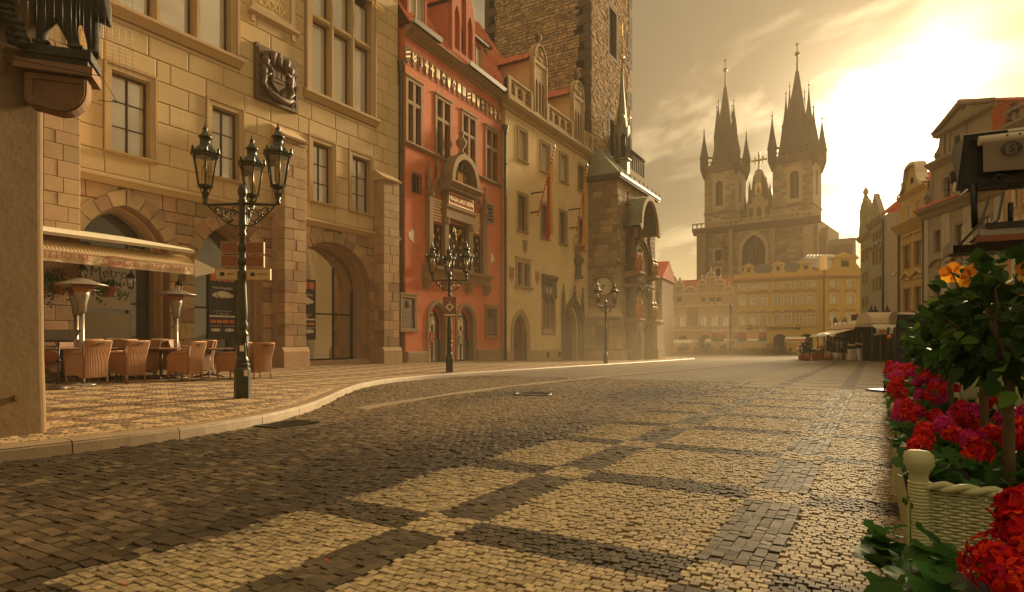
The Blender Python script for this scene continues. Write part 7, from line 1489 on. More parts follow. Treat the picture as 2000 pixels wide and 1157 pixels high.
# ---- the row on the right
def build_right():
 # green and white houses at the far end
 cu, cv = c2w(45.4, 75.0); du, dv = ST*.32+CT*.947, -CT*.32+ST*.947
 wh = Fac('pediment_house', 'grey white house with a triangular pediment, orange roof and blank side wall', 'house', (cu+du*7.3, cv+dv*7.3), (-du, -dv), -2.4); L_ = 7.3; ze = wh.z(1714, 432)
 front(wh, L_, ze, [(1705, 1708.5), (1711, 1714.5), (1717.5, 1721)], [(468, 452), (514, 487), (565, 543)], P['palegrey'], sur='creamtrim', sw=.2, mf='wframe', mp='panemid', swd=1.1, sill='creamtrim')
 for i in range(3): hood(wh, 1.2+i*2.3, wh.z(1712, 484)+.0, 1.7, 0, P['palegrey'])
 cornice('eaves_cornice', wh, -.2, L_+.4, [(0, -.5), (.2, -.4), (.5, 0), (.6, .2), (0, .3)], P['palegrey'], 0, ze); m = MB(); m.prism([(.4, ze+.3), (L_-.3, ze+.3), (L_*.5, ze+3.6)], -.3, .3); m.build('pediment', P['palegrey'], wh.root)
 m = MB(); q = [(-.2, -.3, ze+.3), (L_+.4, -.3, ze+.3), (L_-.6, 5, ze+4.8), (0, 5, ze+4.8)]; roof('roof', wh, [q, [(L_+.4, -.3, ze+.3), (L_+.4, 12, ze+.3), (L_-.6, 12, ze+4.8), (L_-.6, 5, ze+4.8)]], None, .4, .6); MB().box(L_-1.6, L_-.4, 2.2, 3.4, ze, ze+4.2).build('chimney', P['creamtrim'], wh.root); MB().tube([(L_+.05, -.15, -1), (L_+.05, -.15, ze)], .12, 6).build('drainpipe', P['lead'], wh.root)
 c = MB().box(L_+.02, L_+2.2, 0, 12, -1, ze+.02); c.build('side_wall', P['palegrey2'], wh.root)
 gr = Fac('green_house', 'narrow pale green house with an ornate gable at the far end of the right row', 'house', (cu+du*13.2, cv+dv*13.2), (-du, -dv), -2.4); Lg = 5.85; zg = gr.z(1690, 462)
 front(gr, Lg, zg, [(1685, 1688), (1691.5, 1694.5)], [(510, 487), (555, 533), (600, 580)], P['palegreen'], sur='creamtrim', sw=.2, mf='wframe', mp='panemid', swd=1.1)
 cornice('eaves_cornice', gr, -.3, Lg+.2, [(0, -.5), (.2, -.4), (.5, 0), (.6, .2), (0, .3)], P['creamtrim'], 0, zg); zt_ = gr.z(1689, 385); h = zt_-zg
 m = MB(); m.prism([(0, zg), (Lg, zg), (Lg, zg+h*.2), (Lg-.6, zg+h*.45), (Lg-.3, zg+h*.6), (Lg-1.2, zg+h*.85), (Lg*.5+.8, zg+h*.9), (Lg*.5, zg+h), (Lg*.5-.8, zg+h*.9), (1.2, zg+h*.85), (.3, zg+h*.6), (.6, zg+h*.45), (0, zg+h*.2)], -.2, .4); g = m.build('ornate_gable', P['palegreen'], gr.root)
 for x, z in ((.7, .6), (Lg-.7, .6), (Lg*.5, 1.0)): MB().lathe([(.3, 0), (.2, .2), (.4, .6), (.25, 1.0), (.1, 1.2), (0, 1.5)], 7, (x, .1, zg+h*z)).build('urn', P['creamtrim'], g)
 b = MB(); zb = gr.z(1690, 632); b.box(Lg-3.4, Lg+.6, -1.6, 0, zb-.15, zb); bo = b.build('balcony', P['iron'], gr.root); m = MB()
 for i in range(11): m.box(Lg-3.4+.4*i-.03, Lg-3.4+.4*i+.03, -1.6, -1.54, zb, zb+1.1)
 m.box(Lg-3.42, Lg+.62, -1.63, -1.51, zb+1.1, zb+1.18); m.build('railing', P['iron'], bo)
 # yellow house with the bell gable
 cu, cv = c2w(34.5, 51.0); du, dv = ST*.231+CT*.973, -CT*.231+ST*.973; Ly = 6.1
 Y_ = Fac('bell_gable_house', 'yellow house with a curved bell shaped gable and brown windows', 'house', (cu+du*Ly, cv+dv*Ly), (-du, -dv), -2.2); wl = P['yhouse']; zc = Y_.z(1780, 437)
 hs = front(Y_, Ly, zc, [(1764, 1779.5), (1786, 1802)], [(521, 475), (606, 562)], wl, sur='yhouse', sw=.1, mf='wbrown', mp='panemid', cols_n=4, rows_n=3, swd=1.55, panes=True, sill='yhouse')
 for h in hs: MB().box(h[0]-.25, h[1]+.25, -.14, 0, h[3]+.75, h[3]+.9).build('window_cornice', wl, Y_.root)
 for h in hs[2:]: hood(Y_, (h[0]+h[1])/2, h[3]+1.0, 2.4, 1, wl)
 cornice('eaves_cornice', Y_, -.3, Ly+.1, [(0, -.7), (.2, -.5), (.55, -.1), (.7, .1), (.7, .25), (0, .3)], wl, 0, zc); z2 = Y_.z(1780, 378)
 s2 = [(Y_.x(1773), Y_.x(1773)+.8, Y_.z(1776, 426), Y_.z(1776, 401)), (Y_.x(1789), Y_.x(1789)+.8, Y_.z(1776, 426), Y_.z(1776, 401))]
 wall('attic_wall', rect(.2, Ly-.05, zc+.3, z2), [rect(*q) for q in s2], wl, Y_.root, 0, .25)
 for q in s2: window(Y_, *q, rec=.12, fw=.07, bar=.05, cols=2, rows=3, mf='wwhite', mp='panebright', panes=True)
 cornice('gable_cornice', Y_, .1, Ly, [(0, -.3), (.2, -.1), (.35, .1), (0, .2)], wl, 0, z2); zt_ = Y_.z(1792, 318); xm = Ly*.5; W = Ly*.5-.15; h = zt_-z2
 half = [(1.0, 0), (.78, .08), (.60, .24), (.50, .45), (.46, .68), (.42, .84), (.28, .96), (0, 1.0)]; pts = [(xm+W*a, z2+.2+h*b) for a, b in half]+[(xm-W*a, z2+.2+h*b) for a, b in half[::-1][1:]]
 m = MB(); m.prism(pts, -.05, .4); g = m.build('bell_gable', wl, Y_.root); m = MB(); k = len(pts); m.add([(p[0], -.3, p[1]+.1) for p in pts]+[(p[0], .6, p[1]+.1) for p in pts]+[(p[0]*.97+xm*.03, -.3, p[1]-.18) for p in pts], [(i, i+1, k+i+1, k+i) for i in range(k-1)]+[(i, 2*k+i, 2*k+i+1, i+1) for i in range(k-1)]); m.build('gable_coping', P['white'], g); m = MB(); m.prism([(xm+.3*math.cos(2*PI*i/14), z2+h*.45+.3*math.sin(2*PI*i/14)) for i in range(14)], -.08, -.05); m.build('oculus', P['dark'], g)
 roof('roof', Y_, [[(Ly-.0, .3, z2+.2), (Ly, 9, z2+.2), (xm, 9, zt_-.6), (xm, .3, zt_-.6)], [(0.1, 9, z2+.2), (0.1, .3, z2+.2), (xm, .3, zt_-.6), (xm, 9, zt_-.6)]], None, .3, .4)
 for xx in (.1, Ly-.1): MB().tube([(xx, -.12, -1.5), (xx, -.12, zc)], .09, 6).build('drainpipe', P['lead'], Y_.root)
 # grey house with volutes and pediment
 cu, cv = c2w(33.6, 50.0); du, dv = ST*(-.095)+CT*(-.995), -CT*(-.095)+ST*(-.995); G = Fac('volute_house', 'tall grey baroque house with volutes, a tiled pediment and brown casements', 'house', (cu, cv), (du, dv), -2.2); Lg = G.x(1962); wl = P['greyh']; zc = G.z(1870, 392)
 hs = front(G, Lg, zc, [(1828, 1843.5), (1868, 1886), (1914, 1932)], [(480, 437), (575, 530)], wl, sur='greyh', sw=.14, mf='wbrown', mp='panemid', cols_n=2, rows_n=2, tall=(.66,), swd=1.25, panes=True, sill='greytrim', depth=.3)
 for i in range(4): MB().box((-.0, 2.35, 5.0, Lg-.9)[i], (.55, 3.4, 6.1, Lg)[i], -.08, 0, 1.5, zc-.7).build('pilaster_strip', P['greylight'], G.root)
 for h in hs[3:]: hood(G, (h[0]+h[1])/2, h[3]+.75, 2.3, 0, P['greytrim']); m = MB(); m.blob(((h[0]+h[1])/2, -.06, h[3]+.72), (.3, .12, .3), 8, 5); m.build('shell_ornament', P['greytrim'], G.root)
 cornice('main_cornice', G, -.3, Lg, [(0, -.7), (.15, -.6), (.3, -.3), (.65, -.1), (.75, .1), (0, .2)], P['greytrim'], 0, zc); MB().prof([(0, zc+.2), (-.78, zc+.12), (-.7, zc+.26), (0, zc+.42)], -.3, Lg).build('cornice_tiles', P['tile'], G.root)
 z2 = G.z(1850, 312); xa, xb = G.x(1822), Lg-.3; wn = (G.x(1846), G.x(1858), G.z(1852, 386), G.z(1852, 346)); wall('attic_wall', rect(xa, xb, zc+.2, z2), [rect(*wn)], wl, G.root, 0, .25); MB().box(wn[0], wn[1], .2, .24, wn[2], wn[3]).build('attic_window', P['dark'], G.root); s = MB(); solid(s, rect(wn[0]-.4, wn[1]+.4, wn[2]-.3, wn[3]+.4), [rect(*wn)], -.1, 0); s.build('window_surround', P['greytrim'], G.root)
 MB().box(xa, xb, .4, 9, zc, z2+.1).build('attic_block', wl, G.root)
 cornice('attic_cornice', G, xa-.3, xb, [(0, -.4), (.2, -.2), (.5, .05), (.5, .2), (0, .3)], P['greytrim'], 0, z2); z3 = G.z(1845, 262); xc, xd = G.x(1838), xb-1.0; w3 = (G.x(1861), G.x(1861)+.75, G.z(1866, 296), G.z(1866, 266)); wall('upper_attic', rect(xc, xd, z2+.3, z3), [rect(*w3)], wl, G.root, .05, .25); MB().box(w3[0], w3[1], .2, .24, w3[2], w3[3]).build('attic_window', P['dark'], G.root)
 for x in (xc+.05, xc+.75, w3[1]+.5): MB().box(x, x+.4, -.06, .05, z2+.3, z3-.05).build('pilaster_strip', P['greytrim'], G.root)
 m = MB(); m.prof([(.05, z3-.1), (-.35, z3), (-.4, z3+.2), (.05, z3+.3)], xc-.5, xd+.5); m.build('pediment_cornice', P['greytrim'], G.root); xm = (xc+xd)/2; zt_ = G.z(1890, 207)+.4; m = MB(); m.prism([(xc-.2, z3+.3), (xd+.2, z3+.3), (xm, zt_-.2)], -.1, .6); g = m.build('pediment', wl, G.root); m = MB()
 for s in (-1, 1): m.tube([(xm+s*(xd-xc+1.2)/2, -.25, z3+.35), (xm, -.25, zt_)], .2, 5)
 m.build('raking_cornice', P['greytrim'], g); m = MB(); m.prism([(xm+.32*math.cos(2*PI*i/14), z3+1.25+.32*math.sin(2*PI*i/14)) for i in range(14)], -.14, -.1); m.build('oculus', P['darkstone'], g)
 roof('roof', G, [[(xc-.7, -.4, z3+.3), (xm, -.4, zt_+.2), (xm, 8, zt_+.2), (xc-.7, 8, z3+.3)], [(xm, -.4, zt_+.2), (xd+.7, -.4, z3+.3), (xd+.7, 8, z3+.3), (xm, 8, zt_+.2)]], None, .3, .4); roof('side_roof', G, [[(xd, 2.0, z3-.4), (xb+3, 2.0, z3-.4), (xb+3, 6, z3+2.4), (xd, 6, z3+2.4)]], None, .3, .4)
 for xx, z0, hh, w_ in ((xc-.75, z2+.2, 2.2, .8), (xa-1.15, zc+.35, 2.9, 1.2)):          # volutes at the shoulders
  m = MB(); m.prism([(xx+w_, z0), (xx+w_, z0+hh), (xx+w_*.75, z0+hh*.75), (xx+w_*.62, z0+hh*.5), (xx+w_*.2, z0+hh*.38), (xx, z0+hh*.2), (xx+w_*.1, z0)], -.05, .4); m.tube([(xx+w_*.42+w_*.36*math.cos(t)*(1-t/9), -.1, z0+hh*.2+w_*.36*math.sin(t)*(1-t/9)) for t in [.6*i for i in range(12)]], .09, 5); m.build('volute', P['greytrim'], G.root)
 for k in range(22): MB().box(0, .5, -.05, 0, 1.2+k*.5, 1.2+k*.5+.44).build('quoin_stone', P['greytrim'], G.root)
 MB().tube([(-.08, -.1, -1.5), (-.08, -.1, zc)], .09, 6).build('drainpipe', P['lead'], G.root)
 # peach house at the right edge, with a bust on its roof
 cu2, cv2 = cu+du*(Lg+.02), cv+dv*(Lg+.02); H = Fac('peach_house', 'peach plastered house at the right edge behind the heater', 'house', (cu2, cv2), (du, dv), -2.2); z4 = H.z(1985, 250); front(H, 9.0, z4, [(1990, 2006)], [(400, 365), (475, 430), (545, 510)], P['peach'], sur='white', sw=.25, mf='wbrown', mp='panemid', swd=1.3, panes=True)
 for x in (.3, 1.3, 3.9): MB().box(x, x+.35, -.10, 0, -1, z4-.5).build('pilaster_strip', P['ochre2'], H.root)
 cornice('eaves_cornice', H, 0, 9, [(0, -.5), (.3, -.3), (.6, .1), (.6, .25), (0, .3)], P['greytrim'], 0, z4); m = MB(); m.box(0.4, 9, -.35, -.1, z4+.25, z4+.4).box(.4, 9, -.4, -.05, z4+1.05, z4+1.2)
 for i in range(14): m.lathe([(.08, .4), (.14, .6), (.07, .9), (.1, 1.05)], 6, (.6+.6*i, -.22, z4))
 m.build('balustrade', P['greytrim'], H.root)
 xs, zs = H.P(1980, 236); sw = H.root.matrix_world; x_, y_ = cu2+du*xs, cv2+dv*xs
 b = thing('roof_bust', 'dark stone bust of a bearded head and bare shoulders on the roof balustrade', 'statue', (x_, y_, zs-2.2), H.root.rotation_euler.z); hb = H.z(1980, 199)-zs; m = MB()
 m.lathe([(.42, 0), (.42, .12*hb), (.26, .16*hb), (.22, .26*hb)], 8, smooth=False); m.build('pedestal', P['darkstone'], b); m = MB(); m.lathe([(.2, .24*hb), (.34, .36*hb), (.52, .50*hb), (.55, .60*hb), (.40, .68*hb), (.15, .71*hb), (.13, .76*hb), (.20, .80*hb), (.25, .88*hb), (.22, .96*hb), (.10, 1.0*hb), (0, 1.01*hb)], 10, sy=.7); m.tube([(.5, -.1, .6*hb), (.62, -.2, .42*hb), (.3, -.35, .4*hb)], [.15, .12, .1], 6); m.blob((0, -.2, .86*hb), (.05, .06, .05*hb), 5, 4); m.build('bust', P['darkstone'], b)
for k, c in dict(palegrey=(.40, .33, .22), palegrey2=(.44, .37, .26), palegreen=(.34, .34, .16), yhouse=(.55, .38, .14), greyh=(.37, .30, .20), greytrim=(.31, .25, .165), greylight=(.50, .43, .31), peach=(.52, .37, .20), ochre2=(.52, .30, .10)).items(): P[k] = mat(k+'_plaster', c, .9, .06, .8, .12, 10, dirt=.25)
build_right()
# ---------------------------------------------------------------- street lamps
def gw(px, py):                                               # point of the footway seen at a pixel
 t = (px-1000)/FPX; Y = 12.0
 for i in range(40):
  u, v = c2w(t*Y, Y); z = wz(u, v); Y = .5*Y+.5*(CZ-z)*FPX/(py-HOR)
 u, v = c2w(t*Y, Y); return u, v, wz(u, v)
def lantern(parent, x, y, z0):
 """six sided gas lantern: glazed body widening upwards, tiered crown"""
 rb, rt, h = .115, .20, .50
 m = MB()
 for i in range(6):
  a = PI/3*i; c, s = math.cos(a), math.sin(a); m.tube([(rb*c, rb*s, .0), (rt*c, rt*s, h)], .012, 5)
 m.lathe([(.03, -.16), (.05, -.12), (.035, -.06), (.10, -.03), (rb+.02, -.015), (rb+.02, .015), (rb-.015, .02)], 6, smooth=False)
 m.lathe([(rt+.0, h-.01), (rt+.03, h+.0), (rt+.03, h+.03), (rt-.02, h+.035)], 6, smooth=False)
 o = m.build('lantern', P['irong'], parent, (x, y, z0))
 m = MB(); m.lathe([(rt+.015, h+.03), (rt-.02, h+.10), (.12, h+.17), (.10, h+.19), (.085, h+.20), (.085, h+.31), (.11, h+.32), (.11, h+.345), (.07, h+.37), (.05, h+.42), (.03, h+.44), (.045, h+.475), (.02, h+.51), (.012, h+.56), (0, h+.60)], 12); m.build('lantern_roof', P['irong'], o)
 m = MB()
 for i in range(6):
  a = PI/3*i; c, s = math.cos(a), math.sin(a); r = rt+.025; m.lathe([(.02, 0), (.032, .03), (.018, .06), (.028, .085), (0, .12)], 6, (r*c, r*s, h+.03))
  for k in (-1, 0, 1): a2 = a+PI/6+k*.16; m.blob((rt*.90*math.cos(a2), rt*.90*math.sin(a2), h+.055+(.022 if k == 0 else 0)), (.022, .022, .035), 5, 4)
 tag(m.build('crown_ornament', P['irong'], o), kind='stuff')
 for i in range(6):
  a, b = PI/3*i, PI/3*(i+1); e = .94; MB().add([(rb*e*math.cos(a), rb*e*math.sin(a), .02), (rb*e*math.cos(b), rb*e*math.sin(b), .02), (rt*e*math.cos(b), rt*e*math.sin(b), h-.01), (rt*e*math.cos(a), rt*e*math.sin(a), h-.01)], [(0, 1, 2, 3)]).build('pane', P['clear'], o)
 m = MB(); m.lathe([(.03, .02), (.012, .06), (.012, .16), (.035, .18), (.038, .34), (.02, .36), (.012, .44)], 8); m.build('burner', P['brass'], o)
 for s in (-1, 1): MB().tube([(s*.055, 0, .05), (s*.055, 0, .36)], .006, 5).build('gas_tube', P['brass'], o)
 return o
def make_lamp(loc, rot, lab, ang=(183, 357, 99)):
 t = thing('street_lamp', lab, 'street lamp', loc, rot, 'three armed street lamps')
 m = MB(); m.lathe([(.135, -.05), (.135, .50), (.115, .53), (.115, .56), (.125, .58), (.10, .62)], 8, smooth=False, ph=PI/8); m.build('lamp_base', P['irong'], t)
 m = MB(); m.lathe([(.10, .60), (.105, .66), (.085, .70), (.08, 1.05), (.095, 1.08), (.095, 1.12), (.07, 1.16), (.085, 1.20), (.095, 1.26), (.075, 1.32), (.082, 1.36), (.088, 1.42), (.085, 1.55), (.064, 1.95), (.060, 2.02), (.078, 2.05), (.078, 2.08), (.055, 2.12), (.050, 2.75), (.065, 2.78), (.065, 2.82), (.05, 2.86), (.072, 2.93), (.06, 3.02), (.055, 3.32), (.075, 3.36), (.06, 3.40), (.05, 3.43), (.072, 3.48), (.078, 3.54), (.055, 3.63), (0, 3.68)], 14); p = m.build('post', P['irong'], t)
 m = MB()
 for k in range(10): a = 2*PI*k/10; m.tube([(.086*math.cos(a), .086*math.sin(a), .72), (.082*math.cos(a), .082*math.sin(a), 1.03)], .008, 4)
 tag(m.build('fluting', P['irong'], p), kind='stuff')
 for d in ang:
  a = math.radians(d); c, s = math.cos(a), math.sin(a); r = .62; m = MB()
  m.tube([(c*q, s*q, z) for q, z in ((.04, 3.33), (r-.06, 3.30), (r+.01, 3.33), (r, 3.42))], [.026, .024, .026, .03], 6)
  def sp(q0, z0, R0, n, t0, sgn): return [(c*(q0+R0*(1-k/(n*1.25))*math.cos(t0+sgn*k*.75)), s*(q0+R0*(1-k/(n*1.25))*math.cos(t0+sgn*k*.75)), z0+R0*(1-k/(n*1.25))*math.sin(t0+sgn*k*.75)) for k in range(n)]
  m.tube(sp(.19, 3.10, .15, 9, PI*.9, -1), .013, 5); m.tube(sp(.40, 3.18, .09, 9, PI*.2, 1), .011, 5); m.tube([(c*q, s*q, z) for q, z in ((.05, 2.96), (.14, 2.95), (.26, 3.0), (.36, 3.09), (.48, 3.20), (r-.05, 3.28))], .015, 5); m.tube(sp(.30, 3.19, .05, 7, 0, 1), .010, 5); m.tube(sp(.13, 3.24, .06, 7, PI, -1), .010, 5)
  for q, z in ((.22, 3.02), (.33, 3.12), (.44, 3.22), (.12, 3.16)): m.blob((c*q, s*q, z), (.03, .03, .026), 5, 4)
  o = m.build('bracket', P['irong'], t); o2 = MB().lathe([(.03, 3.30), (.045, 3.34), (.03, 3.38), (.05, 3.42), (.02, 3.46)], 8, (c*r, s*r, 0)).build('lantern_cup', P['irong'], t)
  for k in range(3): a2 = 2*PI*k/3; MB().tube([(c*r+.02*math.cos(a2), s*r+.02*math.sin(a2), 3.40), (c*r+.09*math.cos(a2), s*r+.09*math.sin(a2), 3.56), (c*r+.10*math.cos(a2), s*r+.10*math.sin(a2), 3.63)], .010, 5).build('prong', P['irong'], t)
  lantern(t, c*r, s*r, 3.62)
 return t
x, y = 6.72, 9.28; L1z = wz(x, y)
lamp1 = make_lamp((x, y, L1z), TH-PI/2, 'dark green street lamp with three glazed lanterns, standing before the cafe')
def dup(src, loc, rot, lab):
 c = copy_tree(src); c.location = loc; c.rotation_euler = (0, 0, rot); c['label'] = lab; return c
for (px, Y, rot, lab, w_) in ((878, 22.2, 0, 'three lantern street lamp with a square brown sign, in front of the red house', 1), (1183, 35.5, .5, 'three lantern street lamp in front of the small clock on the tower chapel', 1), (1717, 52, -.2, 'three lantern street lamp rising behind the kiosk canopy at the right', 0), (1640, 73, .1, 'far street lamp whose two lanterns show above the long kiosk roof', 0)):
 u, v = c2w((px-1000)/FPX*Y, Y); dup(lamp1, (u, v, wz(u, v) if w_ else gz(u, v)), TH-PI/2+rot, lab)
# stickers and signs on the posts
sb = mat('brown_sign', (.20, .075, .035), .5, .08, 5); sf = mat('sign_frame', (.36, .24, .13), .5, .08, 5); sy = mat('pale_yellow_sign', (.50, .40, .22), .5, .06, 4)
def dsign(loc, rz, lab, mt, h, tilt=.0, ws=(.29, .32)):
 t = thing('direction_sign', lab, 'sign', loc, rz, 'signs on the near lamp post')
 for s, w_ in ((-1, ws[0]), (1, ws[1])):
  a, b = (.07, .07+w_); M_ = Matrix.Rotation(s*tilt, 4, 'Y') @ Matrix.Rotation(-.12 if s > 0 else .10, 4, 'Z')
  m = MB(); m.box(min(s*a, s*b), max(s*a, s*b), -.02, .02, -h/2, h/2, M=M_); o = m.build('board', mt, t); m = MB(); x0, x1 = min(s*a, s*b), max(s*a, s*b)
  for q in ((x0, x1, -h/2, -h/2+.014), (x0, x1, h/2-.014, h/2), (x0, x0+.014, -h/2+.014, h/2-.014), (x1-.014, x1, -h/2+.014, h/2-.014)): m.box(q[0], q[1], -.028, -.0205, q[2], q[3], M=M_)
  m.build('board_rim', sf, o)
  if mt is sy:
   m = MB(); m.box(x0+.08, x0+.15, -.03, -.022, -.03, .03, M=M_); m.build('sticker', P['blackp'], o); m = MB(); m.box(x0+.19, x1-.05, -.03, -.022, -.012, .022, M=M_); m.build('print_line', P['brownstone'], o)
 MB().lathe([(.072, -h*.3), (.08, -h*.28), (.08, h*.28), (.072, h*.3)], 10).build('clamp', P['irong'], t); return t
for zz_, lab, mt, h in ((2.57, 'uppermost brown direction sign on the near lamp post', sb, .20), (2.34, 'middle brown direction sign on the near lamp post', sb, .20), (2.12, 'lowest pale yellow direction sign on the near lamp post', sy, .19)):
 dsign((x, y, L1z+zz_), TH-PI/2+.1, lab, mt, h, ws=(.27, .31) if h > .195 else (.36, .42))
u, v = c2w((879-1000)/FPX*22.1, 22.1); t = thing('square_sign', 'square brown plate with a white ring and arrows on the second lamp post', 'sign', (u, v, wz(u, v)+2.35), TH-PI/2)
MB().box(-.24, .24, -.12, -.09, -.36, .36).build('plate', sb, t); m = MB(); solid(m, [(.12*math.cos(2*PI*i/24), .12*math.sin(2*PI*i/24)) for i in range(24)], [[(.07*math.cos(2*PI*i/24), .07*math.sin(2*PI*i/24)) for i in range(24)]], -.128, -.1205); m.build('ring', P['white'], t)
for a in range(4): MB().prism([(.17*math.cos(a*PI/2)+.035*math.cos(a*PI/2+q), .17*math.sin(a*PI/2)+.035*math.sin(a*PI/2+q)) for q in (0, 2.1, 4.2)], -.128, -.1205).build('arrow', P['white'], t)
MB().box(-.2, .2, -.127, -.1205, -.31, -.26).build('print_strip', P['white'], t); m = MB(); m.prism([(-.0+.05*math.cos(2*PI*i/12), -.22+.05*math.sin(2*PI*i/12)) for i in range(12)], -.129, -.1205); m.build('blue_spot', P['blue'], t)
for k, (zz_, mm) in enumerate(((.86, P['white']), (.44, P['white']), (1.02, P['blue']))):
 a = .3+.5*k; MB().box(-.03, .03, -.012, .0, -.05, .05).build('sticker', mm, lamp1, (.098*math.cos(-PI/2+a) if zz_ > .6 else .13*math.cos(-PI/2+a), (.098 if zz_ > .6 else .13)*math.sin(-PI/2+a), zz_), (0, 0, a))
# ---------------------------------------------------------------- corner house on the left with its carved bracket
def build_corner():
 uc, vc = 3.04, 7.38; zf = wz(uc, vc)-.1
 t = thing('corner_house', 'worn grey plaster corner of the house at the left edge', 'house', (uc, vc, 0)); pl = mat('worn_grey_plaster', (.19, .12, .054), .9, .16, 1.3, .5, 14, dirt=.55, stain=(.15, .10, .045))
 m = MB(); n = 10
 P_ = [(-9, 0)]+[(-.07+.07*math.sin(PI/2*i/4), .07-.07*math.cos(PI/2*i/4)) for i in range(5)]+[(0, 6), (-9, 6)]
 Z = [zf-.5, zf+.35, zf+.9, 2.2, 3.45, 3.62, 9]; off = [.03, .02, .008, .0, .0, -.0, -.0]
 vs = [(p[0]+o*(1 if p[0] > -1 else 0), p[1]-o, z) for z, o in zip(Z, off) for p in P_]; k = len(P_)
 m.add(vs, [(l*k+i, l*k+(i+1) % k, (l+1)*k+(i+1) % k, (l+1)*k+i) for l in range(len(Z)-1) for i in range(k)]); m.build('wall', pl, t)
 MB().blob((-.62, -.01, 1.06), (.10, .015, .06), 7, 5, jit=.4).build('chipped_patch', P['white'], t); MB().lathe([(.02, 0), (.035, .03), (.03, .07)], 8).build('bell_push', P['brass'], t, (-.26, -.0, .42), (PI/2, 0, 0))
 br = P['brackstone']
 F = Fac('carved_bracket', 'dark carved stone bracket with rounded underside on the corner of the left house', 'bracket', c2w((40-1000)/FPX*6.05, 6.05), (.785, -.617), 0.0); z = lambda py: CZ+(HOR-py)/FPX*6.1; L_ = .585; R_ = F.root
 m = MB(); m.box(0, L_, 0, .42, z(103), z(85)).box(.015, L_-.03, .02, .38, z(118), z(103.01)); m.build('upper_slab', P['darkbr'], R_)
 m = MB(); m.prof([(.34, z(118)), (-.02, z(118)), (-.04, z(138)), (.34, z(138))], -.05, L_+.02); m.build('lower_slab', br, R_)
 q = [(0.02, z(140)), (L_-.04, z(140))]+[(L_-.04-.24*(1-math.cos(PI/2*i/7)), z(165)-(z(165)-z(214))*math.sin(PI/2*i/7)) for i in range(8)]+[(.06, z(205)), (.02, z(196))]
 m = MB(); m.prism(q, .03, .20); bo = m.build('bracket_block', br, R_); cx, cz = .30, z(173); q2 = [(cx+(a-cx)*.74, cz+(b-cz)*.62) for a, b in q]; m = MB(); solid(m, [(cx+(a-cx)*.94, cz+(b-cz)*.92) for a, b in q], [q2], .012, .035); m.build('panel_rim', br, bo)
 # lion standing on it: one body
 B_ = thing('stone_lion', 'dark carved lion standing on the bracket, only its legs and paws in view', 'statue', R_.location, 0); B_.rotation_euler = R_.rotation_euler; z0 = z(85); m = MB()
 def leg(x, y, pts): m.tube([(x+a, y+b, z0+c) for a, b, c, r in pts], [p[3] for p in pts], 9)
 leg(.13, .16, [(.04, -.04, .03, .055), (-.01, .02, .06, .055), (-.01, .03, .16, .052), (-.0, .03, .27, .075), (.03, .05, .42, .12), (.10, .06, .58, .15)])
 leg(.36, .16, [(.10, -.04, .03, .05), (.05, .0, .06, .055), (.03, .02, .15, .055), (.0, .02, .25, .075), (-.04, .04, .40, .12), (-.02, .06, .58, .16)])
 leg(.55, .22, [(.02, -.02, .03, .06), (.01, .0, .15, .06), (.0, .0, .3, .08), (-.02, .0, .5, .14), (-.05, .04, .65, .18)])
 for x, y in ((.15, .08), (.44, .08), (.56, .17)):
  for k in range(4): m.tube([(x-.045+.03*k, y+.04, z0+.055), (x-.05+.036*k, y-.045, z0+.045), (x-.05+.038*k, y-.075, z0+.018)], [.022, .021, .016], 7)
  m.blob((x, y+.03, z0+.045), (.075, .07, .045), 10, 6)
 m.tube([(.0, .2, z0+.75), (.25, .15, z0+.80), (.55, .2, z0+.85), (.75, .2, z0+1.0)], [.22, .26, .25, .2], 12); m.blob((.78, .1, z0+1.15), (.24, .22, .26), 12, 8); m.tube([(.62, .2, z0+.6), (.68, .12, z0+.42), (.70, .08, z0+.36)], [.11, .07, .05], 8)
 for k in range(3): m.blob((.72, .06+.04*k, z0+.36), .03, 7, 5)
 o = m.build('lion_body', P['darkbr'], B_); r = o.modifiers.new('r', 'REMESH'); r.mode = 'VOXEL'; r.voxel_size = .012; r.use_smooth_shade = True
 g = thing('stone_garland', 'dark carved rope of stone leaves hanging beside the lion', 'carving', R_.location, 0); g.rotation_euler = R_.rotation_euler
 for k in range(11): zz_ = z0+.62-k*.066; m = MB(); m.blob((-.10+.012*k*(k > 6), -.03, zz_), (.075, .07, .045), 8, 5, jit=.22); m.blob((-.17+.012*k*(k > 6), -.02, zz_+.02), (.06, .06, .04), 8, 5, jit=.22); m.build('leaf_lobe', P['darkbr'], g)
 rk = MB(); rk.blob((-.35, .1, z0+.35), (.22, .2, .5), 9, 7, jit=.12); rk.blob((-.3, .12, z0-.2), (.2, .18, .3), 9, 6, jit=.12); rk.build('rough_stone', pl, t, (R_.location.x-uc, R_.location.y-vc, 0), R_.rotation_euler)
 n_ = thing('bird_net', 'fine wire bird net hung from a bent rod around the carved lion', 'net', R_.location, 0); n_.rotation_euler = R_.rotation_euler; m = MB()
 for k in range(9): m.tube([(.50+.055*k, -.16+.03*k, z0-.22), (.50+.055*k, -.16+.03*k, z0+.8)], .0011, 3)
 for k in range(26): m.tube([(.48, -.17, z0-.2+.04*k), (.95, .09, z0-.2+.04*k)], .0011, 3)
 for k in range(8): m.tube([(.05+.07*k, -.2, z0-.15), (.05+.07*k, -.2, z0+.8)], .0011, 3)
 tag(m.build('mesh_wires', P['blackm'], n_), kind='stuff'); MB().tube([(-.05, -.21, z(136)), (.72, -.20, z(147)), (.80, .1, z(175)), (.62, .12, z(174))], .004, 4).build('rod', P['blackm'], n_)
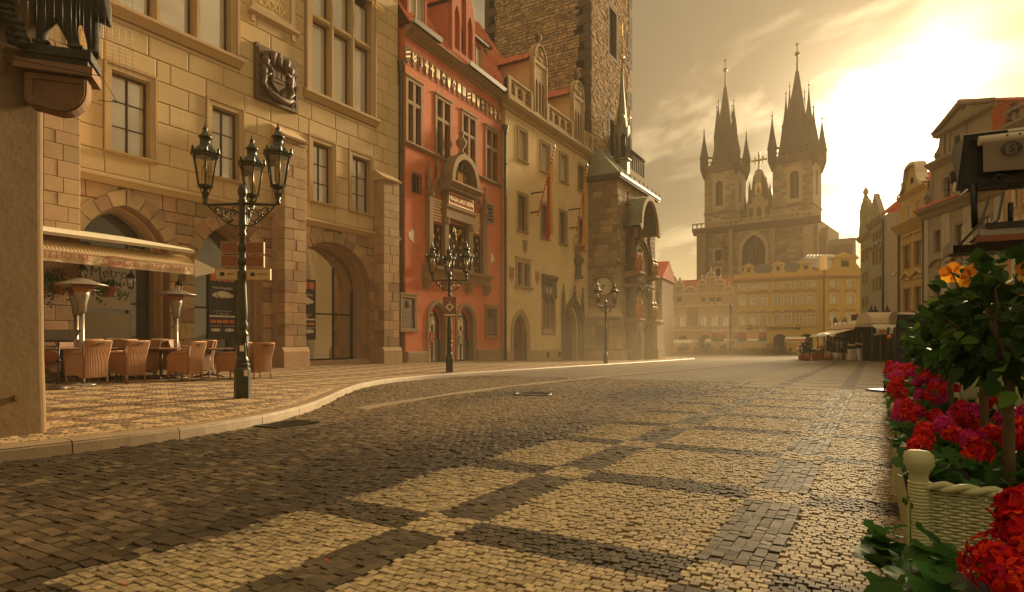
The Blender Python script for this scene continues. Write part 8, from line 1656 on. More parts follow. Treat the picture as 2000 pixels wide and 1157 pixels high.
P['brackstone'] = mat('bracket_stone', (.20, .105, .048), .85, .15, 5, .5, 60, dirt=.45, stain=(.05, .035, .018)); P['darkbr'] = mat('blackened_stone', (.045, .036, .022), .8, .25, 6, .4, 60)
build_corner()
# ---------------------------------------------------------------- cafe terrace
P['rattan'] = mat('rattan', (.33, .155, .066), .55, .09, 5, .12, 90, isl=.05); P['brownmetal'] = mat('brown_metal', (.10, .06, .04), .45, .1, 5, metal=.4)
def ribbed(mb, pts, nx, amp, th, slot=None):
 """woven panel: pts is a list of rows (left point, right point, bulge vector), ribs run from row to row"""
 k = nx*2; V = []; rows = len(pts)
 for (a, b, n) in pts:
  a, b, n = Vector(a), Vector(b), Vector(n)
  for i in range(k+1): f = i/k; V.append(a+(b-a)*f+n*(4*f*(1-f))+n.normalized()*(amp if i % 2 else 0) if n.length > 1e-6 else a+(b-a)*f)
 F = [(r*(k+1)+i, r*(k+1)+i+1, (r+1)*(k+1)+i+1, (r+1)*(k+1)+i) for r in range(rows-1) for i in range(k)]
 return mb.add(V, F)
def make_chair(mt='rattan', scale=1.0, lab='', group='wicker armchairs of the cafe'):
 t = thing('wicker_armchair', lab, 'chair', (0, 0, 0), 0, group); M_ = P[mt]
 # front of the chair is +y; back panel flares outwards at the top and runs down to the legs
 m = MB(); rows = []
 for zz_, y, w_ in ((.16, -.27, .24), (.22, -.272, .238), (.45, -.275, .235), (.62, -.29, .245), (.78, -.32, .262), (.90, -.355, .282)): rows.append(((-w_, y, zz_), (w_, y, zz_), (0, -.028, .0)))
 ribbed(m, rows, 15, .008, .02); m.smooth = False; ribbed(m, [((b[0], b[1]+.045, b[2]), (a[0], a[1]+.045, a[2]), (0, -.028, 0)) for a, b, n in rows], 15, -.008, .02); o = m.build('backrest', M_, t)
 m = MB(); m.tube([(-.285, -.335, .90), (-.14, -.36, .905), (.14, -.36, .905), (.285, -.335, .90)], .022, 6); m.tube([(-.24, -.25, .17), (-.245, -.255, .5), (-.285, -.333, .90)], .018, 6); m.tube([(.24, -.25, .17), (.245, -.255, .5), (.285, -.333, .90)], .018, 6); m.build('back_rim', M_, o)
 MB().box(-.065, .065, -.402, -.385, .835, .862).build('hand_slot', P['dark'], o)
 m = MB(); m.prism([(-.24, .30), (.24, .30), (.24, .18)]+[(.24-.48*i/8, .15+.06*math.sin(PI*i/8)) for i in range(1, 8)]+[(-.24, .18)], -.262, -.25); m.build('rear_apron', M_, t)
 for s in (-1, 1):
  m = MB(); x = s*.265; yy = [-.25, -.1, .05, .18, .27]; top = [.66, .655, .645, .62, .56]; bot = [.15, .20, .215, .20, .15]
  V = [(x, y, z) for y, z in zip(yy, top)]+[(x, y, z) for y, z in zip(yy, bot)]+[(x-s*.04, y, z) for y, z in zip(yy, top)]+[(x-s*.04, y, z) for y, z in zip(yy, bot)]; m.add(V, [(i, i+1, 6+i, 5+i) for i in range(4)]+[(10+i, 15+i, 16+i, 11+i) for i in range(4)]+[(4, 9, 19, 14)]+[(5+i, 6+i, 16+i, 15+i) for i in range(4)])
  m.tube([(s*.25, y, z+.005) for y, z in zip(yy, top)]+[(s*.25, .275, .40)], .030, 6); m.build('armrest', M_, t)
 m = MB(); m.box(-.225, .225, -.24, .25, .36, .43); m.prism([(-.235, .40), (.235, .40), (.235, .16)]+[(.235-.47*i/8, .17+.08*math.sin(PI*i/8)) for i in range(0, 9)]+[(-.235, .16)], .25, .27)
 for i in range(16): m.box(-.225+.029*i, -.208+.029*i, .2705, .276, .26, .40)
 m.build('seat', M_, t)
 for sx in (-1, 1):
  for y in (-.255, .25): MB().tube([(sx*.235, y, -.01), (sx*.24, y, .18)], [.017, .021], 6).build('leg', M_, t)
 return t
def make_table(lab):
 t = thing('cafe_table', lab, 'table', (0, 0, 0), 0, 'brown cafe tables'); m = MB(); m.box(-.40, .40, -.40, .40, .725, .75); o = m.build('tabletop', P['tabletop'], t)
 MB().tube([(0, 0, .06), (0, 0, .725)], .035, 8).build('pedestal', P['brownmetal'], t); MB().box(-.2, .2, -.2, .2, .70, .724).build('top_plate', P['brownmetal'], t)
 for a in range(4): c, s = math.cos(PI/4+a*PI/2), math.sin(PI/4+a*PI/2); MB().tube([(.02*c, .02*s, .09), (.2*c, .2*s, .05), (.36*c, .36*s, .02)], [.03, .025, .018], 6).build('foot', P['brownmetal'], t)
 return t
CH = []
def cafe():
 chair0 = make_chair(lab='wicker armchair with its back to the street, nearest the menu stand'); first = [True]
 def chair(px, py, az, lab):
  u, v, z = gw(px, py); c = chair0 if first[0] else copy_tree(chair0); first[0] = False
  c.location = (u, v, z); c.rotation_euler = (0, 0, math.radians(az)-PI/2); c['label'] = lab; return u, v
 def table(u, v, lab, _t=[None]):
  t = _t[0]
  if t is None: t = make_table(lab); _t[0] = t
  else: t = copy_tree(t); t['label'] = lab
  t.location = (u, v, wz(u, v)); t.rotation_euler = (0, 0, .2)
 A = [(170, 752, 100), (247, 747, 104), (362, 744, 112), (455, 741, 108), (502, 739, 84)]
 labs = ['nearest the menu stand', 'second from the menu stand', 'before the heater with fairy lights', 'half hidden behind the near lamp post', 'just right of the near lamp post']
 pos = []
 for (px, py, az), l in zip(A, labs): pos.append(chair(px, py, az, 'wicker armchair with its back to the street, '+l))
 back = ['behind the menu stand', 'behind the second armchair from the menu stand', 'across the table from the heater with fairy lights', 'showing its seat beside the lamp post']
 for i, l in enumerate(back):
  u, v = pos[i]; tu, tv = u-.12, v+.78; table(tu, tv, 'brown square cafe table '+('beside the menu stand', 'behind the second street side armchair', 'with its pedestal in clear view before the pier', 'partly behind the near lamp post')[i])
  c = copy_tree(chair0); q = (tu-.1, tv+.80); c.location = (*q, wz(*q)); c.rotation_euler = (0, 0, math.radians(-80+8*i)-PI/2); c['label'] = 'wicker armchair facing the street '+l
  if i in (0, 1, 2):
   c = copy_tree(chair0); q = (tu+.85, tv+.05); c.location = (*q, wz(*q)); c.rotation_euler = (0, 0, math.radians(185)-PI/2); c['label'] = 'wicker armchair to the right of the table '+('beside the menu stand', 'behind the second street side armchair', 'with its pedestal in clear view')[i]
 for i in range(4):
  tu, tv = pos[i][0]+.9-.4*(i > 1), pos[i][1]+2.9; w = ('under the left hanging basket', 'under the right hanging basket', 'before the pier between the arches', 'before the second arch')[i]; table(tu, tv, 'brown cafe table of the rear row '+w)
  for s, az in ((-1, 95), (1, -85)):
   c = copy_tree(chair0); q = (tu+.05*s, tv+.82*s); c.location = (*q, wz(*q)); c.rotation_euler = (0, 0, math.radians(az+random.uniform(-12, 12))-PI/2); c['label'] = 'wicker armchair of the rear row '+w+(', back turned' if s < 0 else ', facing out')
cafe()
def heater(u, v, lab, first=[None], lights=False):
 if first[0] is None:
  t = thing('patio_heater', lab, 'heater', (0, 0, 0), 0, 'mushroom patio heaters'); m = MB(); m.lathe([(.24, 0), (.24, .03), (.06, .07), (.05, .10)], 16); m.build('foot', P['steel'], t); m = MB(); m.tube([(0, 0, .08), (0, 0, 1.45)], .042, 10); m.build('pole', P['heatcap'], t); m = MB(); m.lathe([(.04, 1.40), (.07, 1.44), (.085, 1.62), (.12, 1.75), (.125, 1.92), (.10, 1.94)], 14); m.build('burner', P['steel'], t)
  MB().lathe([(.13, 1.83), (.14, 1.83), (.15, 1.95), (.13, 1.96)], 14).build('burner_collar', P['terra'], t); m = MB(); m.lathe([(.415, 1.955), (.42, 1.965), (.34, 1.995), (.20, 2.05), (.10, 2.085), (.02, 2.10), (0, 2.10)], 28); o = m.build('hood', P['heatcap'], t); m = MB(); m.lathe([(.41, 1.953), (.20, 2.0), (.12, 1.945)], 28); m.build('hood_underside', P['steel'], o); MB().box(-.045, -.03, -.02, .02, 1.36, 1.42).build('knob', P['blackm'], t); first[0] = t
 else: t = copy_tree(first[0])
 t.location = (u, v, wz(u, v)); t.scale = (1.10, 1.10, 1.04); t['label'] = lab; return t
u, v = c2w(-8.75, 12.5); heater(u, v, 'mushroom heater with the widest hood, standing behind the first armchair')
u, v = c2w(-10.0, 14.1); heater(u, v, 'mushroom heater half hidden behind the wider one')
u, v = c2w(-8.2, 15.0); h3 = heater(u, v, 'mushroom heater wound with a string of fairy lights')
g = thing('fairy_lights', 'string of small fairy lights wound round the heater pole', 'string lights', (u, v, wz(u, v))); m = MB(); m.tube([(.06*math.cos(a*.9), .06*math.sin(a*.9), .1+a*.085) for a in range(22)], .004, 4); m.build('wire', P['blackm'], g)
m = MB()
for a in range(44): q = a/2; m.blob((.068*math.cos(q*.9), .068*math.sin(q*.9), .1+q*.085), .010, 5, 4)
tag(m.build('bulbs', P['goldpaint'], g), kind='stuff')
u, v, z = gw(112, 762); t = thing('menu_stand', 'black menu stand with a tilted board on a round foot by the corner', 'menu stand', (u, v, z), TH-PI/2); MB().lathe([(.02, .0), (.17, .0), (.17, .05), (.10, .09), (.02, .11)], 16).build('foot', P['brownmetal'], t); MB().tube([(0, 0, .1), (.02, 0, .55), (.03, 0, .95)], .014, 6).build('stem', P['blackm'], t); MB().blob((.02, 0, .55), .035, 8, 6).build('joint', P['blackm'], t); MB().box(-.30, .30, -.02, .0, -.2, .2).build('menu_board', P['blackm'], t, (.03, 0, 1.0), (-1.0, 0, .25)); MB().box(-.27, .27, -.026, -.021, -.17, .17).build('menu_sheet', P['darkroof'], t, (.03, 0, 1.0), (-1.0, 0, .25))
for s in (-1, 1): MB().tube([(s*.12, 0, .03), (s*.25, -.02, .0), (s*.32, -.02, .04)], .012, 5).build('foot_curl', P['blackm'], t)
# awning with its lettered valance
def awning():
 W0 = 14.6; F = Fac('cafe_awning', 'cream cafe awning with ruffled front and red lettering on its valance', 'awning', (0, W0), (1, 0), 0.0); x1 = F.x(378); x0 = 3.6; zt_, zb_ = F.z(235, 504), F.z(235, 523.5); R_ = F.root; m = MB(); n = 90; m.smooth = True; V = []
 for j in range(4):
  for i in range(n+1): x = x0+(x1-x0)*i/n; V.append((x, -.02+.012*math.sin(x*9)*j/3+.008*math.sin(x*23)*j/3, zt_+(zb_-zt_)*j/3))
 m.add(V, [(j*(n+1)+i, j*(n+1)+i+1, (j+1)*(n+1)+i+1, (j+1)*(n+1)+i) for j in range(3) for i in range(n)]); va = m.build('valance', P['canvas'], R_)
 m = MB(); n = 160; V = []; zr = zt_+.26
 for j in range(4):
  for i in range(n+1): x = x0+(x1-x0)*i/n; f = j/3; V.append((x+.10*(1-f), .0+.42*f-.05*math.sin(PI*f), zt_+.02+(zr-zt_)*f+(.035 if i % 2 else -.02)*math.sin(PI*f)))
 m.add(V, [(j*(n+1)+i, j*(n+1)+i+1, (j+1)*(n+1)+i+1, (j+1)*(n+1)+i) for j in range(3) for i in range(n)]); m.build('ruffled_cloth', P['canvas'], R_)
 MB().box(x0, x1, -.03, .03, zt_-.01, zt_+.03).build('front_bar', P['canvas'], R_); m = MB(); m.prof([(-.0, zr+.06), (-.02, zr+.12), (.25, zr+.20), (3.25, zr+.75), (3.25, zr+.65), (.25, zr+.09)], x0, x1+.02); m.build('cover', P['canvasl'], R_)
 for i in range(5): x = x0+1+(x1-x0-1.2)*i/4; MB().tube([(x, .02, zt_), (x, .6, zt_-.05), (x, 3.25, zr+.4)], .025, 5).build('arm', P['white'], R_)
 for px, py, s, tx in ((129, 500.5, .195, 'TI HOUSE'), (330, 524, .165, 'PIZZA PASTA')):
  x, z = F.P(px, py); lettering(tx, s*1.0, P['cocared'], va, (x, -.045, z), sp=1.08)
 x, z = F.P(233, 513.5); lettering('Coca-Cola', .21, P['cocared'], va, (x, -.045, z), shear=.35, sp=.86)
 m = MB(); m.tube([(x-.42, -.046, z-.075), (x-.2, -.046, z-.095), (x+.02, -.046, z-.085)], .008, 4).tube([(x-.3, -.046, z+.10), (x-.1, -.046, z+.125), (x+.15, -.046, z+.10), (x+.35, -.046, z+.12)], .007, 4); m.build('swash', P['cocared'], va)
 m = MB(); a = F.P(380, 506); b = F.P(429, 531); c = F.P(380, 541); m.add([(a[0], .0, a[1]), (b[0], -.05, b[1]), (c[0], .0, c[1]), (a[0], 2.9, a[1]+.5), (b[0], 2.9, b[1]+.3)], [(0, 1, 2), (0, 3, 4, 1)]); m.build('side_flap', P['canvasl'], R_)
 # lanterns and baskets hanging from the bar
 for k, (px, py) in enumerate(((167, 537), (261, 552), (355, 566))):
  x, z = F.P(px, py); w_ = .0; t = thing('hanging_lantern', 'small black lantern hanging under the awning, '+('between the two baskets' if k == 0 else 'right of the white poster' if k == 1 else 'over the heater with fairy lights'), 'lantern', (x, W0+.12, z+.01), 0, 'lanterns under the awning'); m = MB(); m.lathe([(.03, -.16), (.06, -.13), (.065, -.11)], 6, smooth=False); m.lathe([(.10, .10), (.105, .12), (.05, .19), (.02, .22), (.02, .25), (0, .27)], 6, smooth=False)
  for i in range(6): a = PI/3*i; m.tube([(.06*math.cos(a), .06*math.sin(a), -.12), (.095*math.cos(a), .095*math.sin(a), .10)], .007, 4)
  o = m.build('lantern_frame', P['blackm'], t); MB().lathe([(.052, -.11), (.085, .095)], 6, smooth=False).build('glass', P['clear'], t); MB().tube([(0, 0, .26), (0, 0, .36)], .008, 4).build('hook', P['blackm'], t); MB().lathe([(.015, -.1), (.02, .02), (0, .04)], 6).build('bulb', P['white'], t)
 for k, (px, py) in enumerate(((113, 566), (213, 571))):
  x, z = F.P(px, py, -.5); t = thing('hanging_basket', 'terracotta hanging basket with trailing plant, '+('the bushier one nearer the corner' if k == 0 else 'in front of the white poster'), 'hanging basket', (x, W0+.5, z), 0, 'baskets under the awning'); MB().lathe([(.10, -.10), (.14, .09), (.155, .10), (.155, .125), (.13, .125)], 16, (0, 0, 0), sx=1.2).build('pot', P['terra'], t)
  for s in (-1, 0, 1): MB().tube([(s*.15, 0, .12), (0, 0, .62)], .004, 4).build('chain', P['blackm'], t)
  m = MB(); r = random.Random(k)
  for i in range(240 if k == 0 else 170):
   if r.random() < .62: p = Vector((r.gauss(-.06 if k == 0 else 0, .15), r.gauss(0, .12), .16+abs(r.gauss(0, .10 if k == 0 else .05))))
   else: p = Vector((r.gauss(-.20, .06) if r.random() < .7 else r.gauss(.12, .08), r.gauss(-.1, .06), .1-abs(r.gauss(0, .18))))
   leafquad(m, p, .035+.02*r.random(), r)
  tag(m.build('foliage', P['gleaf'], t), kind='stuff')
def leafquad(m, p, s, r, nrm=None):
 a = Vector((r.gauss(0, 1), r.gauss(0, 1), r.gauss(0, 1))).normalized(); b = a.cross(Vector((r.gauss(0, 1), r.gauss(0, 1), r.gauss(0, 1)))).normalized(); c = a.cross(b)
 m.add([p-a*s, p-b*s*.55+c*s*.12, p+a*s, p+b*s*.55+c*s*.12], [(0, 1, 2), (0, 2, 3)])
awning()
# ---------------------------------------------------------------- planters, geraniums and hibiscus along the right edge
def disc_leaf(n=9, notch=True):
 """round scalloped leaf about the origin, stalk at the notch"""
 V = [(0, 0, .0)]; k = 18
 for i in range(k+1):
  a = -PI*.9+2*PI*.9*i/k; r = (1+.07*math.cos(a*n))*(1-.10*math.cos(a)); V.append((r*math.sin(a), r*math.cos(a)*.92+.25, .16*r*(.5+.5*math.cos(3*a))-.05*math.cos(6*a)))
 return V, [(0, i+1, i+2) for i in range(k)]
def oval_leaf():
 V = []; n = 7
 for i in range(n): t = i/(n-1); w_ = .36*math.sin(PI*(t**.75))**.9+.0; z = .14*t-.30*t*t; V += [(-w_, t, z+.06*w_*4), (0, t, z-.02), (w_, t, z+.06*w_*4)]
 F = []
 for i in range(n-1): F += [(3*i, 3*i+1, 3*i+4, 3*i+3), (3*i+1, 3*i+2, 3*i+5, 3*i+4)]
 return V, F
def rotm(r, tilt=.6): return Matrix.Rotation(r.uniform(0, 2*PI), 4, 'Z') @ Matrix.Rotation(r.gauss(0, tilt), 4, 'X') @ Matrix.Rotation(r.gauss(0, tilt), 4, 'Y')
def addm(mb, VF, M_): mb.smooth = True; mb.add([tuple(M_ @ Vector(p)) for p in VF[0]], VF[1]); mb.smooth = False
def floret(mb, M_, s, r):
 for k in range(5):
  a = 2*PI*k/5+r.uniform(-.15, .15); c, q = math.cos(a), math.sin(a); w_ = .55
  P_ = [(0, 0, 0), (c*.5-q*w_*.55, q*.5+c*w_*.55, .16), (c*1.0-q*w_*.4, q*1.0+c*w_*.4, .14+r.uniform(-.1, .1)), (c*1.12, q*1.12, .06), (c*1.0+q*w_*.4, q*1.0-c*w_*.4, .14+r.uniform(-.1, .1)), (c*.5+q*w_*.55, q*.5-c*w_*.55, .16)]
  mb.add([tuple(M_ @ (Vector(p)*s)) for p in P_], [(0, 1, 2, 3), (0, 3, 4, 5)])
def head_mesh(col, seed, n=34, R=.05):
 r = random.Random(seed); mb = MB(); mb.smooth = True
 for i in range(n):
  z = 1-1.35*(i+.5)/n; a = i*2.39996; q = math.sqrt(max(0, 1-z*z)); d = Vector((q*math.cos(a), q*math.sin(a), z)); rr = R*r.uniform(.75, 1.1)
  M_ = Matrix.Translation(d*rr) @ d.to_track_quat('Z', 'Y').to_matrix().to_4x4() @ rotm(r, .3); floret(mb, M_, R*r.uniform(.36, .5), r)
 return mb.mesh('flower_head', P[col])
HEADS = {c: [head_mesh(c, s, 36) for s in (1, 2, 3)] for c in ('petred', 'petpink')}
GL = MB(); addm(GL, disc_leaf(), Matrix.Identity(4)); GLM = GL.mesh('geranium_leaf', P['gleaf']); GLM.polygons.foreach_set('use_smooth', [True]*len(GLM.polygons))
HL = MB(); addm(HL, oval_leaf(), Matrix.Identity(4)); HLM = HL.mesh('hibiscus_leaf', P['leaf']); HLM.polygons.foreach_set('use_smooth', [True]*len(HLM.polygons))
HLP = MB(); addm(HLP, oval_leaf(), Matrix.Identity(4)); HLPM = HLP.mesh('hibiscus_leaf', P['leafp'])
def geraniums(u0, u1, v0, v1, z, nh, nl, lab, seed, leaf=.042, hr=1.0, indiv=0, heads=None, pink=.35, up=.17):
 r = random.Random(seed); t = thing('geraniums', lab, 'flowers', ((u0+u1)/2, (v0+v1)/2, z), 0, 'geranium beds in the planters'); du, dv = (u1-u0)/2, abs(v1-v0)/2
 MB().box(-du, du, -dv, dv, -.10, -.02).build('soil', P['soil'], t)
 mb = MB()
 for i in range(nl):
  x, y = r.uniform(-1.03, 1.03)*du, r.uniform(-1.15, 1.1)*dv; h = r.uniform(.0, up)*(1-.35*abs(y)/dv); s = leaf*r.uniform(.65, 1.25); M_ = Matrix.Translation((x, y, h)) @ rotm(r, .45) @ Matrix.Scale(s, 4)
  if i < indiv: o = inst('leaf', GLM, t); o.matrix_local = M_
  else: addm(mb, disc_leaf(), M_)
 if mb.v: tag(mb.build('leaves', P['gleaf'], t), kind='stuff')
 st = MB(); hs = heads or [(r.uniform(-.98, .98)*du, r.uniform(-1.1, 1.05)*dv, up+r.uniform(-.02, .10), r.random() < pink, r.uniform(.75, 1.15)) for i in range(nh)]
 for (x, y, h, pk, s) in hs:
  o = inst('flower_head', r.choice(HEADS['petpink' if pk else 'petred']), t, (x, y, h), (r.uniform(-.4, .4), r.uniform(-.4, .4), r.uniform(0, 6)), (s*hr,)*3); st.tube([(x+r.uniform(-.05, .05), y+r.uniform(-.05, .05), .0), (x, y, h-.01)], .003, 4)
 for i in range(max(2, nh//4)):                              # bud clusters on bent stalks
  x, y = r.uniform(-.9, .9)*du, r.uniform(-1, 1)*dv; h = up+r.uniform(0, .06); st.tube([(x, y, 0), (x+.01, y, h), (x+.03, y+.01, h+.012)], .0022, 4)
  for k in range(5): st.blob((x+.03+r.gauss(0, .008), y+.01+r.gauss(0, .008), h-.002+r.gauss(0, .006)), (.004, .004, .009), 5, 4)
 tag(st.build('flower_stalks', P['leafp'], t), kind='stuff'); return t
def planter(u0, u1, v0, v1, h, lab, woven):
 zg = gz((u0+u1)/2, v0); t = thing('planter', lab, 'planter', (u0, v0, zg), 0, 'pale green planters along the terrace edge'); L_, W = u1-u0, v0-v1     # box extends +x by L, -y by W
 m = MB()
 if woven:
  m.box(.03, L_-.03, -W+.03, -.03, .02, h-.06); m.build('liner', P['sagedark'], t)
  m = MB(); n = int(h/.0125)
  for k in range(n):
   z = .012+k*(h-.02)/n; ph = (k % 2)*PI
   for a, b, ax in (((0, 0), (L_, 0), 0), ((0, 0), (0, -W), 1)):
    ln = L_ if ax == 0 else W; q = int(ln/.028); pts = []
    for i in range(q+1):
     s = ln*i/q; o = .006*math.cos(PI*i*.5*2/1+ph) if True else 0
     pts.append((s, o+.004, z) if ax == 0 else (-o-.004, -s, z))
    m.tube(pts, .0058, 5, caps=False)
  tag(m.build('weave', P['sage'], t), kind='stuff'); m = MB()
  for k in range(int(L_/.056)): m.tube([(.028+k*.056, .0, .0), (.028+k*.056, .0, h)], .006, 5)
  for k in range(int(W/.056)): m.tube([(.0, -.028-k*.056, .0), (.0, -.028-k*.056, h)], .006, 5)
  tag(m.build('stakes', P['sage'], t), kind='stuff'); m = MB()
  for j in range(2): m.tube([(-.01+.012*math.sin(q*1.1+j*PI), -W*q/24, h+.006+.01*math.cos(q*1.1+j*PI)) for q in range(25)], .013, 6); m.tube([(L_*q/70, .01+.010*math.sin(q*1.1+j*PI), h+.006+.01*math.cos(q*1.1+j*PI)) for q in range(71)], .013, 6)
  m.build('braided_rim', P['sage'], t); pr = [(.034, 0), (.034, h+.02), (.030, h+.04), (.036, h+.055), (.052, h+.085), (.050, h+.12), (.036, h+.135), (.0, h+.14)]
 else:
  m.box(.02, L_-.02, -W+.02, -.02, .05, h-.03); m.build('box', P['sage'], t)
  for k in range(int(L_/.09)): MB().box(.05+k*.09, .05+k*.09+.078, -.02, -.002, .06, h-.06).build('slat', P['sage'], t)
  for k in range(int(W/.09)): MB().box(.002, .02, -.05-k*.09-.078, -.05-k*.09, .06, h-.06).build('slat', P['sage'], t)
  MB().box(-.01, L_+.01, -.035, .012, h-.058, h).build('rail', P['sage'], t); MB().box(-.012, .035, -W, -.036, h-.058, h).build('rail', P['sage'], t); pr = [(.034, 0), (.034, h+.02), (.026, h+.035), (.04, h+.06), (.048, h+.09), (.040, h+.115), (.0, h+.13)]
 for x, y in ((.0, .0), (L_, .0), (0, -W), (L_, -W))[:4 if u0 > 1 else 1]:
  m = MB(); m.lathe(pr, 14, (x, y, 0)); p = m.build('corner_post', P['sage'], t)
  if woven:
   m = MB()
   for k in range(40): m.lathe([(.0355, k*(h+.02)/40), (.0385, (k+.5)*(h+.02)/40), (.0355, (k+1)*(h+.02)/40)], 14, (x, y, 0))
   tag(m.build('wound_cane', P['sage'], p), kind='stuff')
 return t
def wp(px, py, Y, s):
 u, v = c2w((px-1000)/FPX*Y, Y); return (u-1.415, v+.375, CZ-(py-HOR)/FPX*Y-gz(1.1, -.4)-.44, False, s)
PW = .62
planter(2.84, 4.95, -.155, -.155-PW, .50, 'nearest wicker planter in full view, with a woven front and knobbed post', True)
planter(.15, 1.85, -.13, -.13-PW, .40, 'planter at the bottom right corner, hidden by its own leaves', True)
planter(5.34, 7.3, -.19, -.19-PW, .50, 'slatted planter second from the camera, behind the woven one', False)
planter(7.65, 9.6, -.22, -.22-PW, .50, 'slatted planter third from the camera', False)
planter(9.95, 11.9, -.25, -.25-PW, .50, 'slatted planter furthest from the camera, next to the black board', False)
g0 = gz(1.5, -.4); g1 = gz(3.9, -.4); g2 = gz(6.3, -.4); g3 = gz(8.6, -.4); g4 = gz(10.9, -.4)
geraniums(.85, 1.98, -.03, -.72, gz(1.1, -.4)+.44, 14, 300, 'large red geraniums and broad leaves in the bottom right corner', 11, .044, 1.3, 150, heads=[wp(px, py, Y, s) for px, py, Y, s in ((1950, 1105, 1.22, .8), (1998, 1040, 1.30, .8), (1992, 1150, 1.15, .8), (1985, 985, 1.5, .5), (2030, 1010, 1.3, 1.0))], up=.13)
geraniums(2.95, 4.9, -.13, -.75, g1+.49, 40, 360, 'mixed red and pink geraniums of the woven planter in full view', 5, .042, .92, 60, pink=.42, up=.09)
geraniums(5.4, 7.25, -.16, -.78, g2+.50, 36, 320, 'geraniums of the second planter, mostly red', 6, .046, .92, 0, pink=.3, up=.13)
geraniums(7.7, 9.55, -.2, -.8, g3+.50, 34, 200, 'geraniums of the third planter, red with pink edges', 8, .048, .98, 0, pink=.4, up=.15)
geraniums(10.0, 11.85, -.2, -.85, g4+.50, 34, 180, 'geraniums of the furthest planter, beside the black board', 9, .05, 1.02, 0, pink=.5, up=.16)
def hibiscus(u, v, zb, h, R, n, lab, seed, leaf=.075, indiv=0, flowers=(), trunk=.020):
 r = random.Random(seed); t = thing('hibiscus_tree', lab, 'small tree', (u, v, zb), 0, 'hibiscus standards in the planters'); m = MB(); m.tube([(0, 0, -.06), (.008, .004, h*.25), (-.006, .008, h*.5), (0, 0, h*.72)], [trunk*1.1, trunk, trunk*.95, trunk*.8], 9); br = []
 zc = h*1.0
 for k in range(11): a = 2.4*k; q = R*r.uniform(.5, .95); e = (q*math.cos(a), q*math.sin(a), zc+R*r.uniform(-.5, .85)); mid = (e[0]*.4, e[1]*.4, h*.72+(e[2]-h*.72)*.45); m.tube([(0, 0, h*.68+.01*k), mid, e], [trunk*.5, trunk*.35, trunk*.15], 5); br.append((mid, e))
 m.build('trunk', P['bark'], t); mb = MB(); mp = MB(); lf = oval_leaf()
 for i in range(n):
  d = Vector((r.gauss(0, 1), r.gauss(0, 1), r.gauss(0, 1))).normalized(); rr = R*r.uniform(.25, 1.08)**.6*(1+.22*math.sin(3.1*d.x+seed)*math.cos(2.7*d.y)); p = Vector((d.x*rr, d.y*rr, zc+d.z*rr*.92))
  s = leaf*r.uniform(.6, 1.2); dr = (d+Vector((r.gauss(0, .5), r.gauss(0, .5), r.gauss(-.1, .45)))).normalized(); M_ = Matrix.Translation(p) @ dr.to_track_quat('Y', 'Z').to_matrix().to_4x4() @ Matrix.Rotation(r.gauss(0, .7), 4, 'Y') @ Matrix.Scale(s, 4)
  if i < indiv: o = inst('leaf', HLM if r.random() < .86 else HLPM, t); o.matrix_local = M_
  else: addm(mb if r.random() < .88 else mp, lf, M_)
 if mb.v: tag(mb.build('leaves', P['leaf'], t), kind='stuff')
 if mp.v: tag(mp.build('young_leaves', P['leafp'], t), kind='stuff')
 for (x, y, z, s, a, b) in flowers:
  m = MB(); m.smooth = True; M0 = Matrix.Rotation(a, 4, 'Z') @ Matrix.Rotation(b, 4, 'X')
  for k in range(5):
   q = 2*PI*k/5; V = [];
   for i in range(5):
    tt = i/4; w_ = .46*math.sin(PI*(.12+.80*tt)); V += [tuple(M0 @ Matrix.Rotation(q, 4, 'Z') @ (Vector((j*w_, .08+.85*tt, .55*tt-.42*tt*tt+.06*abs(j)+.05*math.sin(5*tt+j)))*s)) for j in (-1, -.4, .4, 1)]
   m.add(V, [(4*i+j, 4*i+j+1, 4*i+j+5, 4*i+j+4) for i in range(4) for j in range(3)])
  f = m.build('flower', P['petora'], t, (x, y, z)); m = MB(); m.tube([tuple(M0 @ Vector((0, 0, .0))), tuple(M0 @ Vector((.02*s, 0, .7*s)))], .05*s, 5); m.blob(tuple(M0 @ Vector((.02*s, 0, .72*s))), .10*s, 6, 4); m.build('stamen', P['goldpaint'], f); MB().tube([(0, 0, 0), (-x*.4, -y*.4, (zc-z)*.6)], .004, 4).build('stalk', P['leafp'], f)
 return t
def camdir(dx, dy, dz): a, b = c2w(dx, dy); return a, b, dz
F1 = [(*camdir(-.20, -.06, .94), .055, 2.6, 1.2), (*camdir(-.02, -.12, .95), .06, 1.0, 1.1), (*camdir(.06, -.1, .93), .05, .4, 1.2)]
hibiscus(3.02, -.46, g1+.46, .66, .26, 560, 'nearest hibiscus tree with large leaves and orange flowers, at the right edge', 3, .072, 300, [(a, b, c-.1, s, p, q) for a, b, c, s, p, q in F1], .021)
hibiscus(3.95, -.50, g1+.46, .66, .235, 600, 'hibiscus tree with an orange flower at its top left, second from the camera', 4, .072, 0, [(*camdir(-.24, -.1, .93), .065, 1.6, 1.1)], .020)
hibiscus(5.5, -.50, g2+.46, .62, .27, 480, 'hibiscus tree third from the camera, over the red geraniums', 5, .075)
hibiscus(6.7, -.55, g2+.46, .62, .27, 480, 'hibiscus tree fourth from the camera', 6, .075)
hibiscus(8.1, -.62, g3+.46, .60, .26, 480, 'small leaved hibiscus tree fifth from the camera', 8, .075)
hibiscus(9.2, -.66, g3+.46, .58, .25, 480, 'hibiscus tree furthest from the camera, against the black board', 9, .075, 0, [(*camdir(-.26, -.15, .70), .06, 1, 1)])
